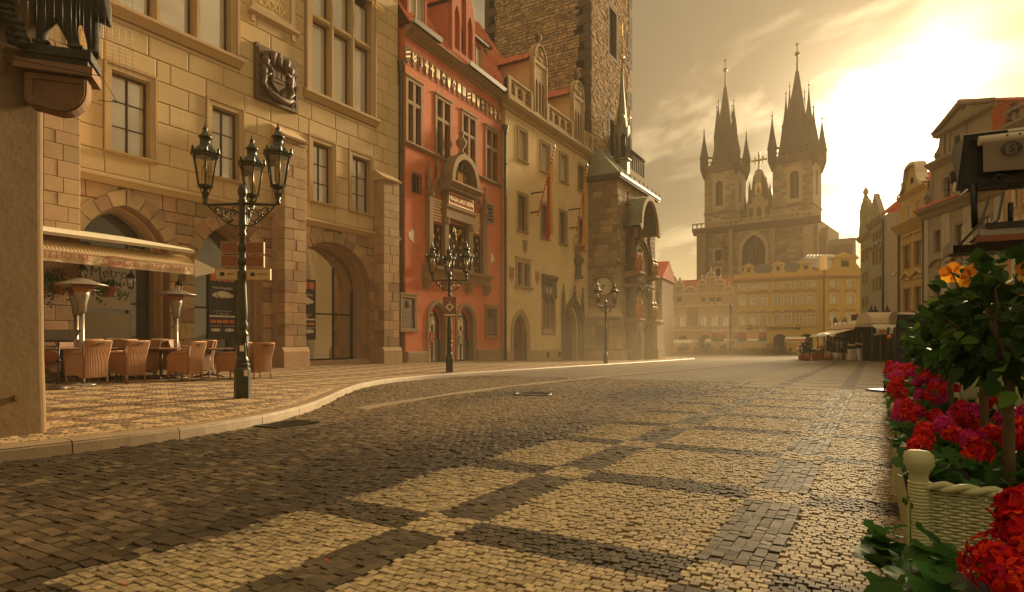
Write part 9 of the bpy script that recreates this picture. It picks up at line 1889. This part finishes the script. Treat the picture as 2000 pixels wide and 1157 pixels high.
# two pale wicker armchairs behind the planters
for k, (px, Y, az, lab) in enumerate(((1945, 4.6, 175, 'pale green wicker armchair seen through the hibiscus trunks'), (2020, 4.3, 150, 'pale green wicker armchair cut by the right edge'))):
 u, v = c2w((px-1000)/FPX*Y, Y); c = make_chair('sage', lab=lab, group='pale green terrace chairs'); c.location = (u, v, gz(u, v)); c.rotation_euler = (0, 0, math.radians(az)-PI/2)
# black board on its stand
u, v = c2w((1738-1000)/FPX*14.2, 14.2); t = thing('windbreak_board', 'tall black canvas board with a pale top edge on a wheeled stand', 'board', (u, v, gz(u, v)), math.atan2(-CT*.93+ST*.3, ST*.93+CT*.3))
m = MB(); m.prism([(.02, .62), (2.2, .62), (2.2, 1.80), (.26, 1.80)], -.02, .02); m.build('canvas', P['black'], t); MB().prism([(.25, 1.801), (2.2, 1.801), (2.2, 1.83), (.25, 1.83)], -.025, .025).build('top_edge', P['white'], t)
for x in (-.16, .03): MB().tube([(x, 0, .0), (x+.12, 0, 1.5)], .028, 6).build('post', P['blackm'], t)
MB().box(-.42, .35, -.28, .28, .03, .07).build('foot_plate', P['blackm'], t)
for z in (1.28, .52): MB().blob((-.06, -.03, z), .05, 8, 6).build('amber_lamp', P['petora'], t)
for x in (-.36, .28): MB().lathe([(.04, -.02), (.04, .02)], 10).build('wheel', P['blackm'], t, (x, -.2, .02), (PI/2, 0, 0))
# ---------------------------------------------------------------- cassette awnings and heater at the top right
def cassette():
 Y = 4.5; o = c2w((1868-1000)/FPX*Y, Y); d = (.07, -1); F = Fac('cassette_awning', 'dark cassette awning with a rolled cream valance and round emblem at the upper right', 'awning', o, d, 0.0); R_ = F.root; z = lambda py, px=1900: F.z(px, py); L_ = 2.6
 zt_, zb_ = z(264, 1884), z(372, 1870)
 m = MB(); solid(m, [(.0, zb_), (.045, zt_), (.30, zt_), (.30, zb_)], [[(.04, zb_+.05), (.08, zt_-.05), (.26, zt_-.05), (.26, zb_+.05)]], .0, .03); m.build('end_cap', P['blackm'], R_)
 m = MB(); m.prof([(.03, zb_+.03), (.03, zt_-.01), (.42, zt_+.03), (.46, zt_-.05), (.12, zb_)], .045, L_); m.build('cassette', P['brownblack'], R_); MB().box(.05, L_, .01, .035, zt_-.012, zt_+.008).build('top_trim', P['white'], R_)
 zr = z(282); m = MB(); m.lathe([(.035, .12), (.035, L_)], 16); m.build('roller', P['canvasl'], R_, (0, -.06, zr), (0, PI/2, 0))
 m = MB(); m.smooth = True; n = 40; zv = z(344); V = []
 for j in range(5):
  for i in range(n+1): x = .14+(L_-.14)*i/n; V.append((x, -.09+.012*math.sin(x*7+j)*j/4, zr-.02+(zv-zr+.02)*j/4-.008*math.sin(x*2)))
 m.add(V, [(j*(n+1)+i, j*(n+1)+i+1, (j+1)*(n+1)+i+1, (j+1)*(n+1)+i) for j in range(4) for i in range(n)]); va = m.build('valance', P['valcloth'], R_)
 x, zc = F.P(1967, 299);
 def emblem(parent, x, zc, y, mir=1, nm='emblem'):
  for r0, r1 in ((.045, .051), (.038, .041)): m = MB(); solid(m, [(x+1.2*r1*math.cos(2*PI*i/28), zc+r1*math.sin(2*PI*i/28)) for i in range(28)], [[(x+1.2*r0*math.cos(2*PI*i/28), zc+r0*math.sin(2*PI*i/28)) for i in range(28)]], y-.003, y); e = m.build(nm, P['blackp'], parent)
  l = lettering('S', .078, P['blackp'], parent, (x, y-.002, zc), ext=.002, shear=.15); l.scale = (mir*1.1, 1, 1)
  for s in (-1, 1): m = MB(); m.tube([(x+s*.036, y-.002, zc-.02), (x+s*.045, y-.002, zc+.01), (x+s*.032, y-.002, zc+.026)], .004, 4); m.build('leaf_mark', P['blackp'], parent)
  l = lettering('STAROPRAMEN', .047, P['blackp'], parent, (x+mir*.08, y-.002, zc+.01), ext=.002, align='LEFT'); l.scale = (mir, 1, 1)
  m = MB(); m.box(min(x+mir*.065, x+mir*.48), max(x+mir*.065, x+mir*.48), y-.003, y, zc-.030, zc-.027).box(min(x+mir*.065, x+mir*.48), max(x+mir*.065, x+mir*.48), y-.003, y, zc+.034, zc+.037); m.build('emblem_line', P['blackp'], parent)
 emblem(va, x, zc, -.11)
 for dx in (-.02, .05): MB().prism([(x+dx+.03*0+.008*math.cos(q), zr+.01+.008*math.sin(q)) for q in (0, 1.5, 3, 4.5)], -.1, -.097).build('rivet', P['blackp'], va)
 # second awning behind, its lettering seen from the back
 o2 = c2w((1856-1000)/FPX*5.0, 5.0); F2 = Fac('cassette_awning', 'second awning behind the dark cassette, lettering seen reversed through the cloth', 'awning', o2, d, 0.0); m = MB(); z1, z2 = F2.z(1900, 345), F2.z(1900, 378); m.box(.02, 2.6, -.01, .0, z2, z1); b = m.build('valance', P['canvas'], F2.root); MB().box(0, .12, -.03, .06, z1-.03, z1+.05).build('end_cap', P['lead'], F2.root); MB().tube([(.0, .02, z1), (2.6, .02, z1)], .03, 8).build('bar', P['canvasl'], F2.root); x2, zc2 = F2.P(1983, 353); emblem(b, x2, zc2, -.014, -1)
 # bracket, hoses and the hanging heater
 o3 = c2w((1905-1000)/FPX*4.3, 4.3); H = Fac('heater_unit', 'long steel radiant heater hung from crossed arms below the dark awning', 'heater', o3, d, 0.0); hz = lambda py: H.z(1930, py); x1 = 2.2
 m = MB(); m.prof([(-.02, hz(436)), (.16, hz(436)), (.2, hz(448)), (-.02, hz(448))], .06, x1); m.build('upper_plate', P['brownblack'], H.root); m = MB(); m.prof([(.0, hz(447)), (.16, hz(447)), (.16, hz(462)), (.0, hz(460))], .03, x1); m.build('reflector', P['steel'], H.root); m = MB(); m.prof([(-.01, hz(461)), (.17, hz(461)), (.17, hz(472)), (.0, hz(472))], .01, x1); m.build('lower_reflector', P['terra'], H.root); m = MB(); m.prof([(-.06, hz(478)), (.22, hz(476)), (.2, hz(492)), (-.04, hz(492))], -.14, x1); m.build('housing', P['brownblack'], H.root); MB().box(-.155, -.14, -.07, .23, hz(494), hz(470)).build('end_cap', P['steel'], H.root)
 m = MB()
 for i in range(10): m.box(.5+i*.12, .56+i*.12, -.012, -.002, hz(454), hz(449))
 tag(m.build('slots', P['dark'], H.root), kind='stuff')
 for pts, r, mm in (([(.10, .1, hz(378)), (.05, .1, hz(430)), (-.10, .05, hz(480))], .009, 'lead'), ([(.18, .1, hz(372)), (.15, .1, hz(425)), (-.02, .05, hz(470))], .009, 'lead'), ([(.01, .12, hz(350)), (.02, .12, hz(440))], .022, 'blackm'), ([(.24, .2, hz(390)), (.24, .2, hz(440))], .018, 'blackm')): MB().tube(pts, r, 7).build('arm', P[mm], H.root)
 MB().tube([(.14+.04*math.cos(q), .0, hz(352)+.03*math.sin(q)) for q in [.6*i for i in range(11)]], .006, 5).build('cable_loop', P['blackm'], H.root)
 MB().tube([(.16+.05*math.cos(q), -.0, hz(366)+.025*math.sin(q)) for q in [.55*i for i in range(20)]], .005, 4).build('cable_loop', P['blackm'], H.root); MB().tube([(-.1, .1, hz(345)), (-.11, .1, hz(362)), (-.07, .08, hz(372)), (-.03, .08, hz(362))], .008, 5).build('hook', P['canvasl'], H.root)
 pz = gz(o3[0], o3[1]-1.6); MB().tube([(1.7, .3, pz), (1.7, .3, hz(250))], .05, 8).build('post', P['blackm'], H.root)
P['brownblack'] = mat('brown_black_metal', (.028, .02, .013), .4, .15, 5, metal=.3); P['valcloth'] = mat('grey_valance_cloth', (.22, .17, .11), .8, .08, 4, .1, 100)
cassette()
# ---------------------------------------------------------------- the far cafes on the square
def at(px, Y): u, v = c2w((px-1000)/FPX*Y, Y); return u, v, gz(u, v)
P['shrub'] = P['farleaf']
def bush(m, c, r, n, s, rr):
 for i in range(n):
  d = Vector((rr.gauss(0, 1), rr.gauss(0, 1), rr.gauss(0, 1))).normalized(); q = rr.uniform(.6, 1.05); leafquad(m, Vector((c[0]+d.x*r[0]*q, c[1]+d.y*r[1]*q, c[2]+d.z*r[2]*q)), s*rr.uniform(.7, 1.3), rr)
def tub(px, Y, lab, kind, h=1.0, seed=0, potmat='whitep', r0=.26, r1=.38, plant=.4, flower=None):
 t = thing('plant_tub', lab, 'plant tub', at(px, Y), 0, 'plant tubs before the kiosk'); rr = random.Random(seed); MB().lathe([(r0, 0), (r1, h), (r1-.05, h), (r1-.06, h-.05), (0, h-.05)], 4 if kind != 'cone' else 10, smooth=kind == 'cone', ph=PI/4+TH).build('pot', P[potmat], t); m = MB()
 if kind == 'cone':
  for k in range(9): f = k/8; bush(m, (0, 0, h+.1+1.35*f), (.36*(1-.72*f),)*2+(.14,), 34, .07, rr)
 else: bush(m, (0, 0, h+plant*.45), (r1*1.15, r1*1.15, plant*.6), 130, .07, rr)
 tag(m.build('foliage', P['farleaf'], t), kind='stuff')
 if flower:
  m = MB()
  for i in range(26): a = rr.uniform(0, 6.28); q = r1*1.1*math.sqrt(rr.random()); m.blob((q*math.cos(a), q*math.sin(a), h+plant*(.75+.3*rr.random())), .05, 5, 4)
  tag(m.build('blossoms', P[flower], t), kind='stuff')
 return t
tub(1682, 50, 'tall white tapering tub with yellow flowers', 'box', 1.0, 1, flower='goldpaint'); tub(1703, 50, 'tall white tapering tub with a clipped green ball', 'box', 1.0, 2, plant=.3)
for k, (px, lab, s) in enumerate(((1577, 'tallest dark cone shrub in a brown pot by the kiosk', 'a'), (1618, 'dark cone shrub standing before the glass screens', 'b'), (1650, 'dark slim shrub between the kiosk posts', 'c'))): tub(px, (50, 52, 54)[k], lab, 'cone', (.55, .6, .6)[k], 10+k, 'terra', .26, .30)
tub(1592, 50, 'brown pot of yellow flowers right of the tallest cone shrub', 'ball', .5, 20, 'terra', .26, .32, .5, 'goldpaint'); tub(1567, 52, 'low round green shrub beside the ice cream figure', 'ball', .45, 21, 'terra', .24, .28, .9); tub(1603, 53, 'pot of orange flowers beside the white screens', 'ball', .8, 22, 'terra', .26, .3, .4, 'petora'); tub(1664, 52, 'white trough of yellow and white flowers before the glass screens', 'box', .95, 23, 'whitep', .34, .36, .35, 'goldpaint')
# ice cream figure
t = thing('ice_cream_figure', 'tall pastel ice cream cone figure with pink and yellow scoops', 'figure', at(1562, 54), 0); MB().lathe([(.10, 0), (.14, .3), (.24, .8)], 10).build('cone', P['canvas'], t)
for c, z, q, mm in (((-.12, 0), .92, .24, 'goldpaint'), ((.12, 0), 1.0, .22, 'white'), ((.03, 0), 1.24, .20, 'petpk')): P.setdefault('petpk', mat('pastel_pink', (.62, .34, .27), .6)); MB().blob((c[0], c[1], z), q, 10, 7).build('scoop', P[mm], t)
# kiosk with its long barrel roof
def kiosk():
 cu, cv, cz_ = at(1661, 52.0); d = c2w(.32, .947); o = (cu, cv); L_ = 12.5
 K_ = Fac('kiosk', 'long dark kiosk with a cream barrel roof, lanterns and glass screens', 'kiosk', (o[0]+d[0]*L_/math.hypot(*d), o[1]+d[1]*L_/math.hypot(*d)), (-d[0], -d[1]), cz_); R_ = K_.root     # local x runs towards the camera, front faces the street
 W = 1.95; H_ = 2.75
 MB().box(0, L_, .6, W, -.4, H_).build('interior', P['dark'], R_); n = 8; m = MB(); A = [(.3+(W-.2)*(1-math.cos(PI*i/n))/2*1.0, H_+.72*math.sin(PI*i/n)**.8) for i in range(n+1)]; m.prof(A, -.2, L_+.2); m.build('barrel_roof', P['canvas'], R_); MB().box(L_+.15, L_+.24, .3, W+.1, H_-.15, H_+.05).build('end_beam', P['blackm'], R_)
 for i in range(10): x = L_*i/9; MB().box(x-.06, x+.06, .45, .57, -.4, H_).build('post', P['blackm'], R_)
 for y in (.5, W-.1): MB().box(L_+.05, L_+.17, y-.06, y+.06, -.4, H_).build('post', P['blackm'], R_)
 for k in range(3):
  a, b = .3+k*4.1, 4.1+k*4.1; m = MB(); m.prof([(.5, H_-.02), (-1.1, H_-.5), (-1.1, H_-.54), (.5, H_-.08)], a, b); w_ = m.build('awning', P['canvas'], R_); m = MB(); nn = 22
  m.add([(a+(b-a)*i/nn, -1.1, H_-.52) for i in range(nn+1)]+[(a+(b-a)*i/nn, -1.12, H_-(.78 if i % 2 else .70)) for i in range(nn+1)], [(i, i+1, nn+2+i, nn+1+i) for i in range(nn)]); m.build('scalloped_valance', P['canvasl'], w_)
 for i in range(5): x = .5+i*2.4; MB().box(x, x+2.2, -.05, -.02, .55, 1.6).build('glass_screen', P['clear'], R_); MB().box(x, x+2.2, -.06, .0, -.2, .5).build('low_panel', P['whitep'], R_); MB().box(x-.04, x, -.08, .02, -.3, 1.65).build('screen_post', P['blackm'], R_)
 for i, y in enumerate((.55,)): MB().box(L_+.3, L_+.34, y, y+1.2, -.2, .5).build('low_panel', P['whitep'], R_); MB().box(L_+.3, L_+.32, y, y+1.2, .52, 1.5).build('glass_screen', P['clear'], R_)
 s = MB().box(L_+.26, L_+.34, .75, 1.75, 1.75, 2.5).build('sign_box', P['signgreen'], R_); MB().box(L_+.345, L_+.37, .82, 1.68, 1.88, 2.38).build('red_plate', P['redp'], s); lettering('Coca-Cola', .24, P['white'], s, (L_+.38, 1.25, 2.14), (PI/2, 0, PI/2), shear=.3, sp=.86)
 for i in range(5): x = 1+i*2.2; MB().tube([(x, .2, H_+.3), (x, .2, H_+1.0)], .03, 5).build('roof_rod', P['lead'], R_)
 # umbrella shaped heaters before it
 for k, (px, Y) in enumerate(((1597, 58), (1610, 55.5), (1622, 57), (1634, 54))):
  u, v, z = at(px, Y); t = thing('white_heater', 'white topped mushroom heater before the kiosk, '+('leftmost', 'second from left', 'third from left', 'rightmost')[k]+' of four', 'heater', (u, v, z), 0, 'white topped heaters by the kiosk'); MB().lathe([(.75, 2.05), (.7, 2.1), (.3, 2.3), (0, 2.36)], 16).build('hood', P['whitep'], t); MB().tube([(0, 0, 0), (0, 0, 2.1)], .05, 6).build('pole', P['steel'], t); MB().lathe([(.25, 0), (.25, .5), (.1, .6)], 8).build('foot', P['whitep'], t)
P['signgreen'] = mat('sign_green', (.09, .11, .035), .6)
kiosk()
u, v, z = at(1697, 47); K2 = Fac('kiosk_awning', 'cream awning with a round plate beside the black board', 'awning', (u, v), (ST*.99-CT*.1, -CT*.99-ST*.1), z); m = MB(); A = [(.0+2.6*(1-math.cos(PI*i/8))/2, 2.9+.9*math.sin(PI*i/8)**.8) for i in range(9)]; m.prof(A, .2, 4.0); m.build('barrel_roof', P['canvas'], K2.root); m = MB(); m.prof([(.0, 2.85), (-1.0, 2.5), (-1.0, 2.1), (-.98, 2.1), (-.96, 2.46), (.0, 2.8)], .1, 4.0); m.build('valance', P['canvasl'], K2.root); MB().prism([(1.9+.5*math.cos(2*PI*i/20), 3.3+.5*math.sin(2*PI*i/20)) for i in range(20)], -.14, -.08).build('round_plate', P['greytrim'], K2.root); MB().box(.5, 4, 1.9, 2.2, -.3, 2.5).build('interior', P['dark'], K2.root)
for x in (.2, 3.9): MB().box(x, x+.1, -.1, .02, -.3, 2.85).build('post', P['blackm'], K2.root)
m = MB(); m.prism([(.5+.22*math.cos(2*PI*i/14)*1.4, 2.28+.14*math.sin(2*PI*i/14)) for i in range(14)], -1.02, -1.005); m.build('red_print', P['cocared'], K2.root)
u, v, z = at(1719, 47.5); t = thing('white_heater', 'white topped mushroom heater standing under the awning beside the black board', 'heater', (u, v, z), 0, 'white topped heaters by the kiosk'); MB().lathe([(.6, 2.0), (.55, 2.05), (.2, 2.22), (0, 2.26)], 16).build('hood', P['whitep'], t); MB().tube([(0, 0, 0), (0, 0, 2.05)], .05, 6).build('pole', P['steel'], t)
u, v, z = at(1745, 50.5); t = thing('wall_camera', 'small white camera on an arm at the corner of the yellow house', 'camera', (u, v, CZ+(HOR-537)/FPX*50.5), TH-PI/2); MB().blob((0, 0, 0), (.16, .16, .13), 10, 6).build('dome', P['whitep'], t); MB().tube([(0, 0, .08), (.1, .05, .2), (.6, .3, .2)], .05, 5).build('arm', P['whitep'], t)
# cream awnings before the pink and ochre houses
def low_awning(l, r, Y, pt, pb, lab, stripe=False, roofh=.6, depth=2.2):
 u, v, z = at(l, Y); F = Fac('terrace_awning', lab, 'awning', (u, v), (0, -1), z, 'awnings on the far side of the square'); x1 = F.x(r); zt_, zb_ = F.z((l+r)/2, pt), F.z((l+r)/2, pb); m = MB(); m.prof([(depth, zt_), (0, zt_-(zt_-zb_)*.45), (0, zt_-(zt_-zb_)*.5), (depth, zt_-.12)], 0, x1); m.build('canvas_roof', P['canvasl'], F.root); MB().box(0, x1, -.03, .0, zb_, zt_-(zt_-zb_)*.46).build('valance', P['stripe'] if stripe else P['canvas'], F.root)
 if stripe: MB().box(0, x1, -.04, -.031, zb_+.02, zb_+.25).build('valance_band', P['white'], F.root)
 for x in (.1, x1-.1): MB().tube([(x, .1, 0), (x, .1, zt_-(zt_-zb_)*.5)], .05, 5).build('post', P['white'], F.root)
 m = MB(); m.prism([(x1+.02+.0*i, zb_) for i in range(1)]+[(x1+.02, zt_), (x1+.35, zt_-.3), (x1+.3, zb_)], 0, depth); m.build('side_panel', P['canvas'], F.root); return F
low_awning(1281, 1352, 105, 664, 678, 'long cream awning before the left arches of the pink house'); low_awning(1376, 1420, 112, 662, 671, 'short cream awning beside the right arch of the pink house'); low_awning(1452, 1485, 113, 662, 671, 'white awning with a red stripe behind the folded parasols', True); low_awning(1532, 1574, 104, 658, 669, 'cream awning with red and white stripe between the ochre arches', True)
# folded parasols in white, red and green
pr = mat('parasol_white', (.55, .48, .38), .8); prr = mat('parasol_red', (.42, .055, .035), .8); pgr = mat('parasol_green', (.10, .13, .07), .8)
for k, (px, Y) in enumerate(((1393, 96), (1402, 98), (1409, 95), (1439, 94), (1446, 97), (1453, 95), (1486, 92), (1493, 94))):
 u, v, z = at(px, Y); w_ = 'of the group left of the tall post' if k < 3 else 'of the group right of the tall post' if k < 6 else 'of the pair before the ochre arch'; t = thing('folded_parasol', 'folded white red and green parasol, '+('leftmost ', 'middle ', 'rightmost ', 'leftmost ', 'middle ', 'rightmost ', 'left one ', 'right one ')[k]+w_, 'parasol', (u, v, z), 0, 'folded parasols on the square'); MB().tube([(0, 0, 0), (0, 0, 4.0)], .05, 6).build('pole', P['white'], t)
 for z0, z1, r0, r1, mm in ((1.3, 1.9, .36, .38, pr), (1.9, 2.5, .38, .36, pgr), (2.5, 3.3, .36, .28, prr), (3.3, 3.95, .28, .06, pr)):
  m = MB(); m.lathe([(r0, z0), (r1, z1)], 8, smooth=False); m.build('folded_cloth', mm, t)
# rows of terrace tables and chairs
tm = mat('terrace_wood', (.16, .085, .03), .7, .15, 3); k = 0
def seat_proto():
 t = thing('terrace_chair', 'brown wooden chair in the rows of the far terrace', 'chair', (0, 0, 0), 0, 'chairs of the far terrace'); MB().box(-.22, .22, -.22, .22, .42, .48).build('seat', tm, t); MB().box(-.22, .22, .19, .23, .5, .95).build('backrest', tm, t); m = MB()
 for x in (-.2, .2):
  for y in (-.2, .2): m.box(x-.025, x+.025, y-.025, y+.025, 0, .42)
 tag(m.build('legs', tm, t), kind='stuff'); return t
def table_proto():
 t = thing('terrace_table', 'brown wooden table in the rows of the far terrace', 'table', (0, 0, 0), 0, 'tables of the far terrace'); MB().box(-.5, .5, -.4, .4, .72, .77).build('tabletop', tm, t); MB().tube([(0, 0, 0), (0, 0, .72)], .06, 6).build('pedestal', tm, t); return t
sp_, tp_ = seat_proto(), table_proto(); rr = random.Random(3); fs, ft = True, True
ORD = 'first second third fourth fifth sixth seventh eighth ninth tenth eleventh twelfth thirteenth'.split(); ROWS = ('nearest', 'middle', 'furthest')
for row in range(3):
 for i in range(13):
  px = 1366+i*13.6+row*3; Y = 88+row*4.5
  if px > 1538: continue
  u, v, z = at(px, Y); c = tp_ if ft else copy_tree(tp_); ft = False; c['label'] = 'brown terrace table, %s from the left in the %s row of the far terrace' % (ORD[i], ROWS[row]); c.location = (u, v, z); c.rotation_euler = (0, 0, rr.uniform(-.2, .2))
  for s in (-1, 1):
   c = sp_ if fs else copy_tree(sp_); fs = False; c['label'] = 'brown terrace chair %s the %s table of the %s row' % ('left of' if s > 0 else 'right of', ORD[i], ROWS[row]); c.location = (u+rr.uniform(-.2, .2), v+s*.62, gz(u, v)); c.rotation_euler = (0, 0, (0 if s > 0 else PI)+rr.uniform(-.5, .5))
# planting along the terrace
hedge = MB();
for i in range(16): px = 1380+i*9.6; u, v, z = at(px, 85.5); bush(hedge, (u, v, z+.35), (.5, .5, .35), 26, .10, rr)
tag(hedge.build('terrace_planting', P['autumn'] if 'autumn' in P else P.setdefault('autumn', leaf_mat('ochre_leaf', (.16, .10, .02), .6)), None), kind='stuff')
for px, Y, lab in ((1337, 97, 'clipped green ball shrub at the end of the long cream awning'), (1367, 95, 'clipped green ball shrub left of the pink house arch'), (1505, 96, 'upright green shrub before the ochre arch')): t = thing('ball_shrub', lab, 'shrub', at(px, Y), 0); m = MB(); bush(m, (0, 0, 1.0), (.75, .75, .75), 170, .12, rr); tag(m.build('foliage', P['farleaf'], t), kind='stuff'); MB().lathe([(.35, 0), (.4, .4)], 8).build('pot', P['terra'], t); MB().tube([(0, 0, .3), (0, 0, .9)], .06, 5).build('trunk', P['bark'], t)
# tall post, cluster lamp
u, v, z = at(1427, 92); t = thing('tall_post', 'tall dark metal post rising beside the folded parasols', 'post', (u, v, z)); MB().tube([(0, 0, 0), (0, 0, 7.2)], .13, 8).build('shaft', P['iron'], t); MB().lathe([(.2, 6.0), (.22, 6.1), (.22, 7.3), (.1, 7.5)], 8).build('head', P['iron'], t)
u, v, z = at(1306, 84); t = thing('cluster_lamp', 'thin lamp post with a row of small white globes left of the square', 'street lamp', (u, v, z)); MB().tube([(0, 0, 0), (0, 0, 3.3)], .06, 6).build('post', P['iron'], t); MB().tube([(-.6, .4, 3.2), (.6, -.4, 3.2)], .04, 5).build('cross_arm', P['iron'], t)
for i in range(5): q = -1+.5*i; MB().blob((q*.62, -q*.42, 3.36), .15, 8, 6).build('globe', P['whitep'], t)
u, v, z = at(1432, 90); t = thing('cluster_lamp', 'lamp post with small white globes beside the tall dark post', 'street lamp', (u, v, z)); MB().tube([(0, 0, 0), (0, 0, 1.9)], .06, 6).build('post', P['iron'], t); MB().tube([(-1.2, .4, 1.8), (1.2, -.4, 1.8)], .04, 5).build('cross_arm', P['iron'], t)
for i in range(5): q = -1+.5*i; MB().blob((q*1.1, -q*.38, 1.95), .16, 8, 6).build('globe', P['whitep'], t)
# fallen petals
for k, (px, py) in enumerate(((1724, 856), (640, 1096), (243, 1143), (1250, 1047))):
 u, v = gp(px, py, .02); m = MB(); m.smooth = True; m.add([(-.012, 0, .004), (0, -.009, .0), (.013, 0, .006), (0, .008, .003)], [(0, 1, 2, 3)]); tag(m.build('fallen_petal', P['petred' if k < 3 else 'petora'], None, (u, v, gz(u, v)+.021), (0, 0, k)), ('red petal lying beside the planters', 'red petal lying on the dark band at lower left', 'red petal lying in the bottom left corner', 'orange petal lying on the pale square at the centre')[k], 'petal', 'fallen petals on the paving')
# ---------------------------------------------------------------- air
def build_haze():
 m = bpy.data.materials.new('haze_air'); m.use_nodes = True; nt = m.node_tree; nt.nodes.clear()
 v = nt.nodes.new('ShaderNodeVolumePrincipled'); v.inputs['Color'].default_value = (1.0, .80, .54, 1); v.inputs['Density'].default_value = HAZE; v.inputs['Anisotropy'].default_value = 0.0
 o = nt.nodes.new('ShaderNodeOutputMaterial'); nt.links.new(v.outputs[0], o.inputs['Volume'])
 b = MB().box(-30, 208, -110, 95, -5.0, 83); tag(b.build('haze', m), kind='stuff')
HAZE = .0013
build_haze()
def build_mist():
 """low morning mist lying along the house fronts"""
 m = bpy.data.materials.new('mist_air'); m.use_nodes = True; nt = m.node_tree; N = nt.nodes; L = nt.links; N.clear()
 v = N.new('ShaderNodeVolumePrincipled'); v.inputs['Color'].default_value = (1.0, .82, .56, 1); v.inputs['Anisotropy'].default_value = .1
 tc = N.new('ShaderNodeTexCoord'); sx = N.new('ShaderNodeSeparateXYZ'); L.new(tc.outputs['Generated'], sx.inputs[0])
 def rng(s, a, b):
  n = N.new('ShaderNodeMapRange'); n.interpolation_type = 'SMOOTHSTEP'; L.new(s, n.inputs[0]); n.inputs[1].default_value = a; n.inputs[2].default_value = b; return n.outputs[0]
 def mul(a, b):
  n = N.new('ShaderNodeMath'); n.operation = 'MULTIPLY'
  for i, x in enumerate((a, b)):
   if isinstance(x, float): n.inputs[i].default_value = x
   else: L.new(x, n.inputs[i])
  return n.outputs[0]
 nz = N.new('ShaderNodeTexNoise'); nz.inputs['Scale'].default_value = .16; nz.inputs['Detail'].default_value = 2; g = N.new('ShaderNodeNewGeometry'); L.new(g.outputs['Position'], nz.inputs['Vector'])
 d = mul(mul(rng(sx.outputs[2], 1.0, .15), mul(rng(sx.outputs[0], 0.0, .35), rng(sx.outputs[0], 1.0, .5))), mul(rng(sx.outputs[1], 0.0, .5), rng(nz.outputs[0], .30, .66)))
 L.new(mul(d, MIST), v.inputs['Density']); o = N.new('ShaderNodeOutputMaterial'); L.new(v.outputs[0], o.inputs['Volume'])
 tag(MB().box(10, 72, 4.0, 17.85, -1.2, 6.5).build('mist', m), kind='stuff')
MIST = .019
build_mist()
sc.cycles.volume_step_rate = 2.0; sc.cycles.volume_max_steps = 128
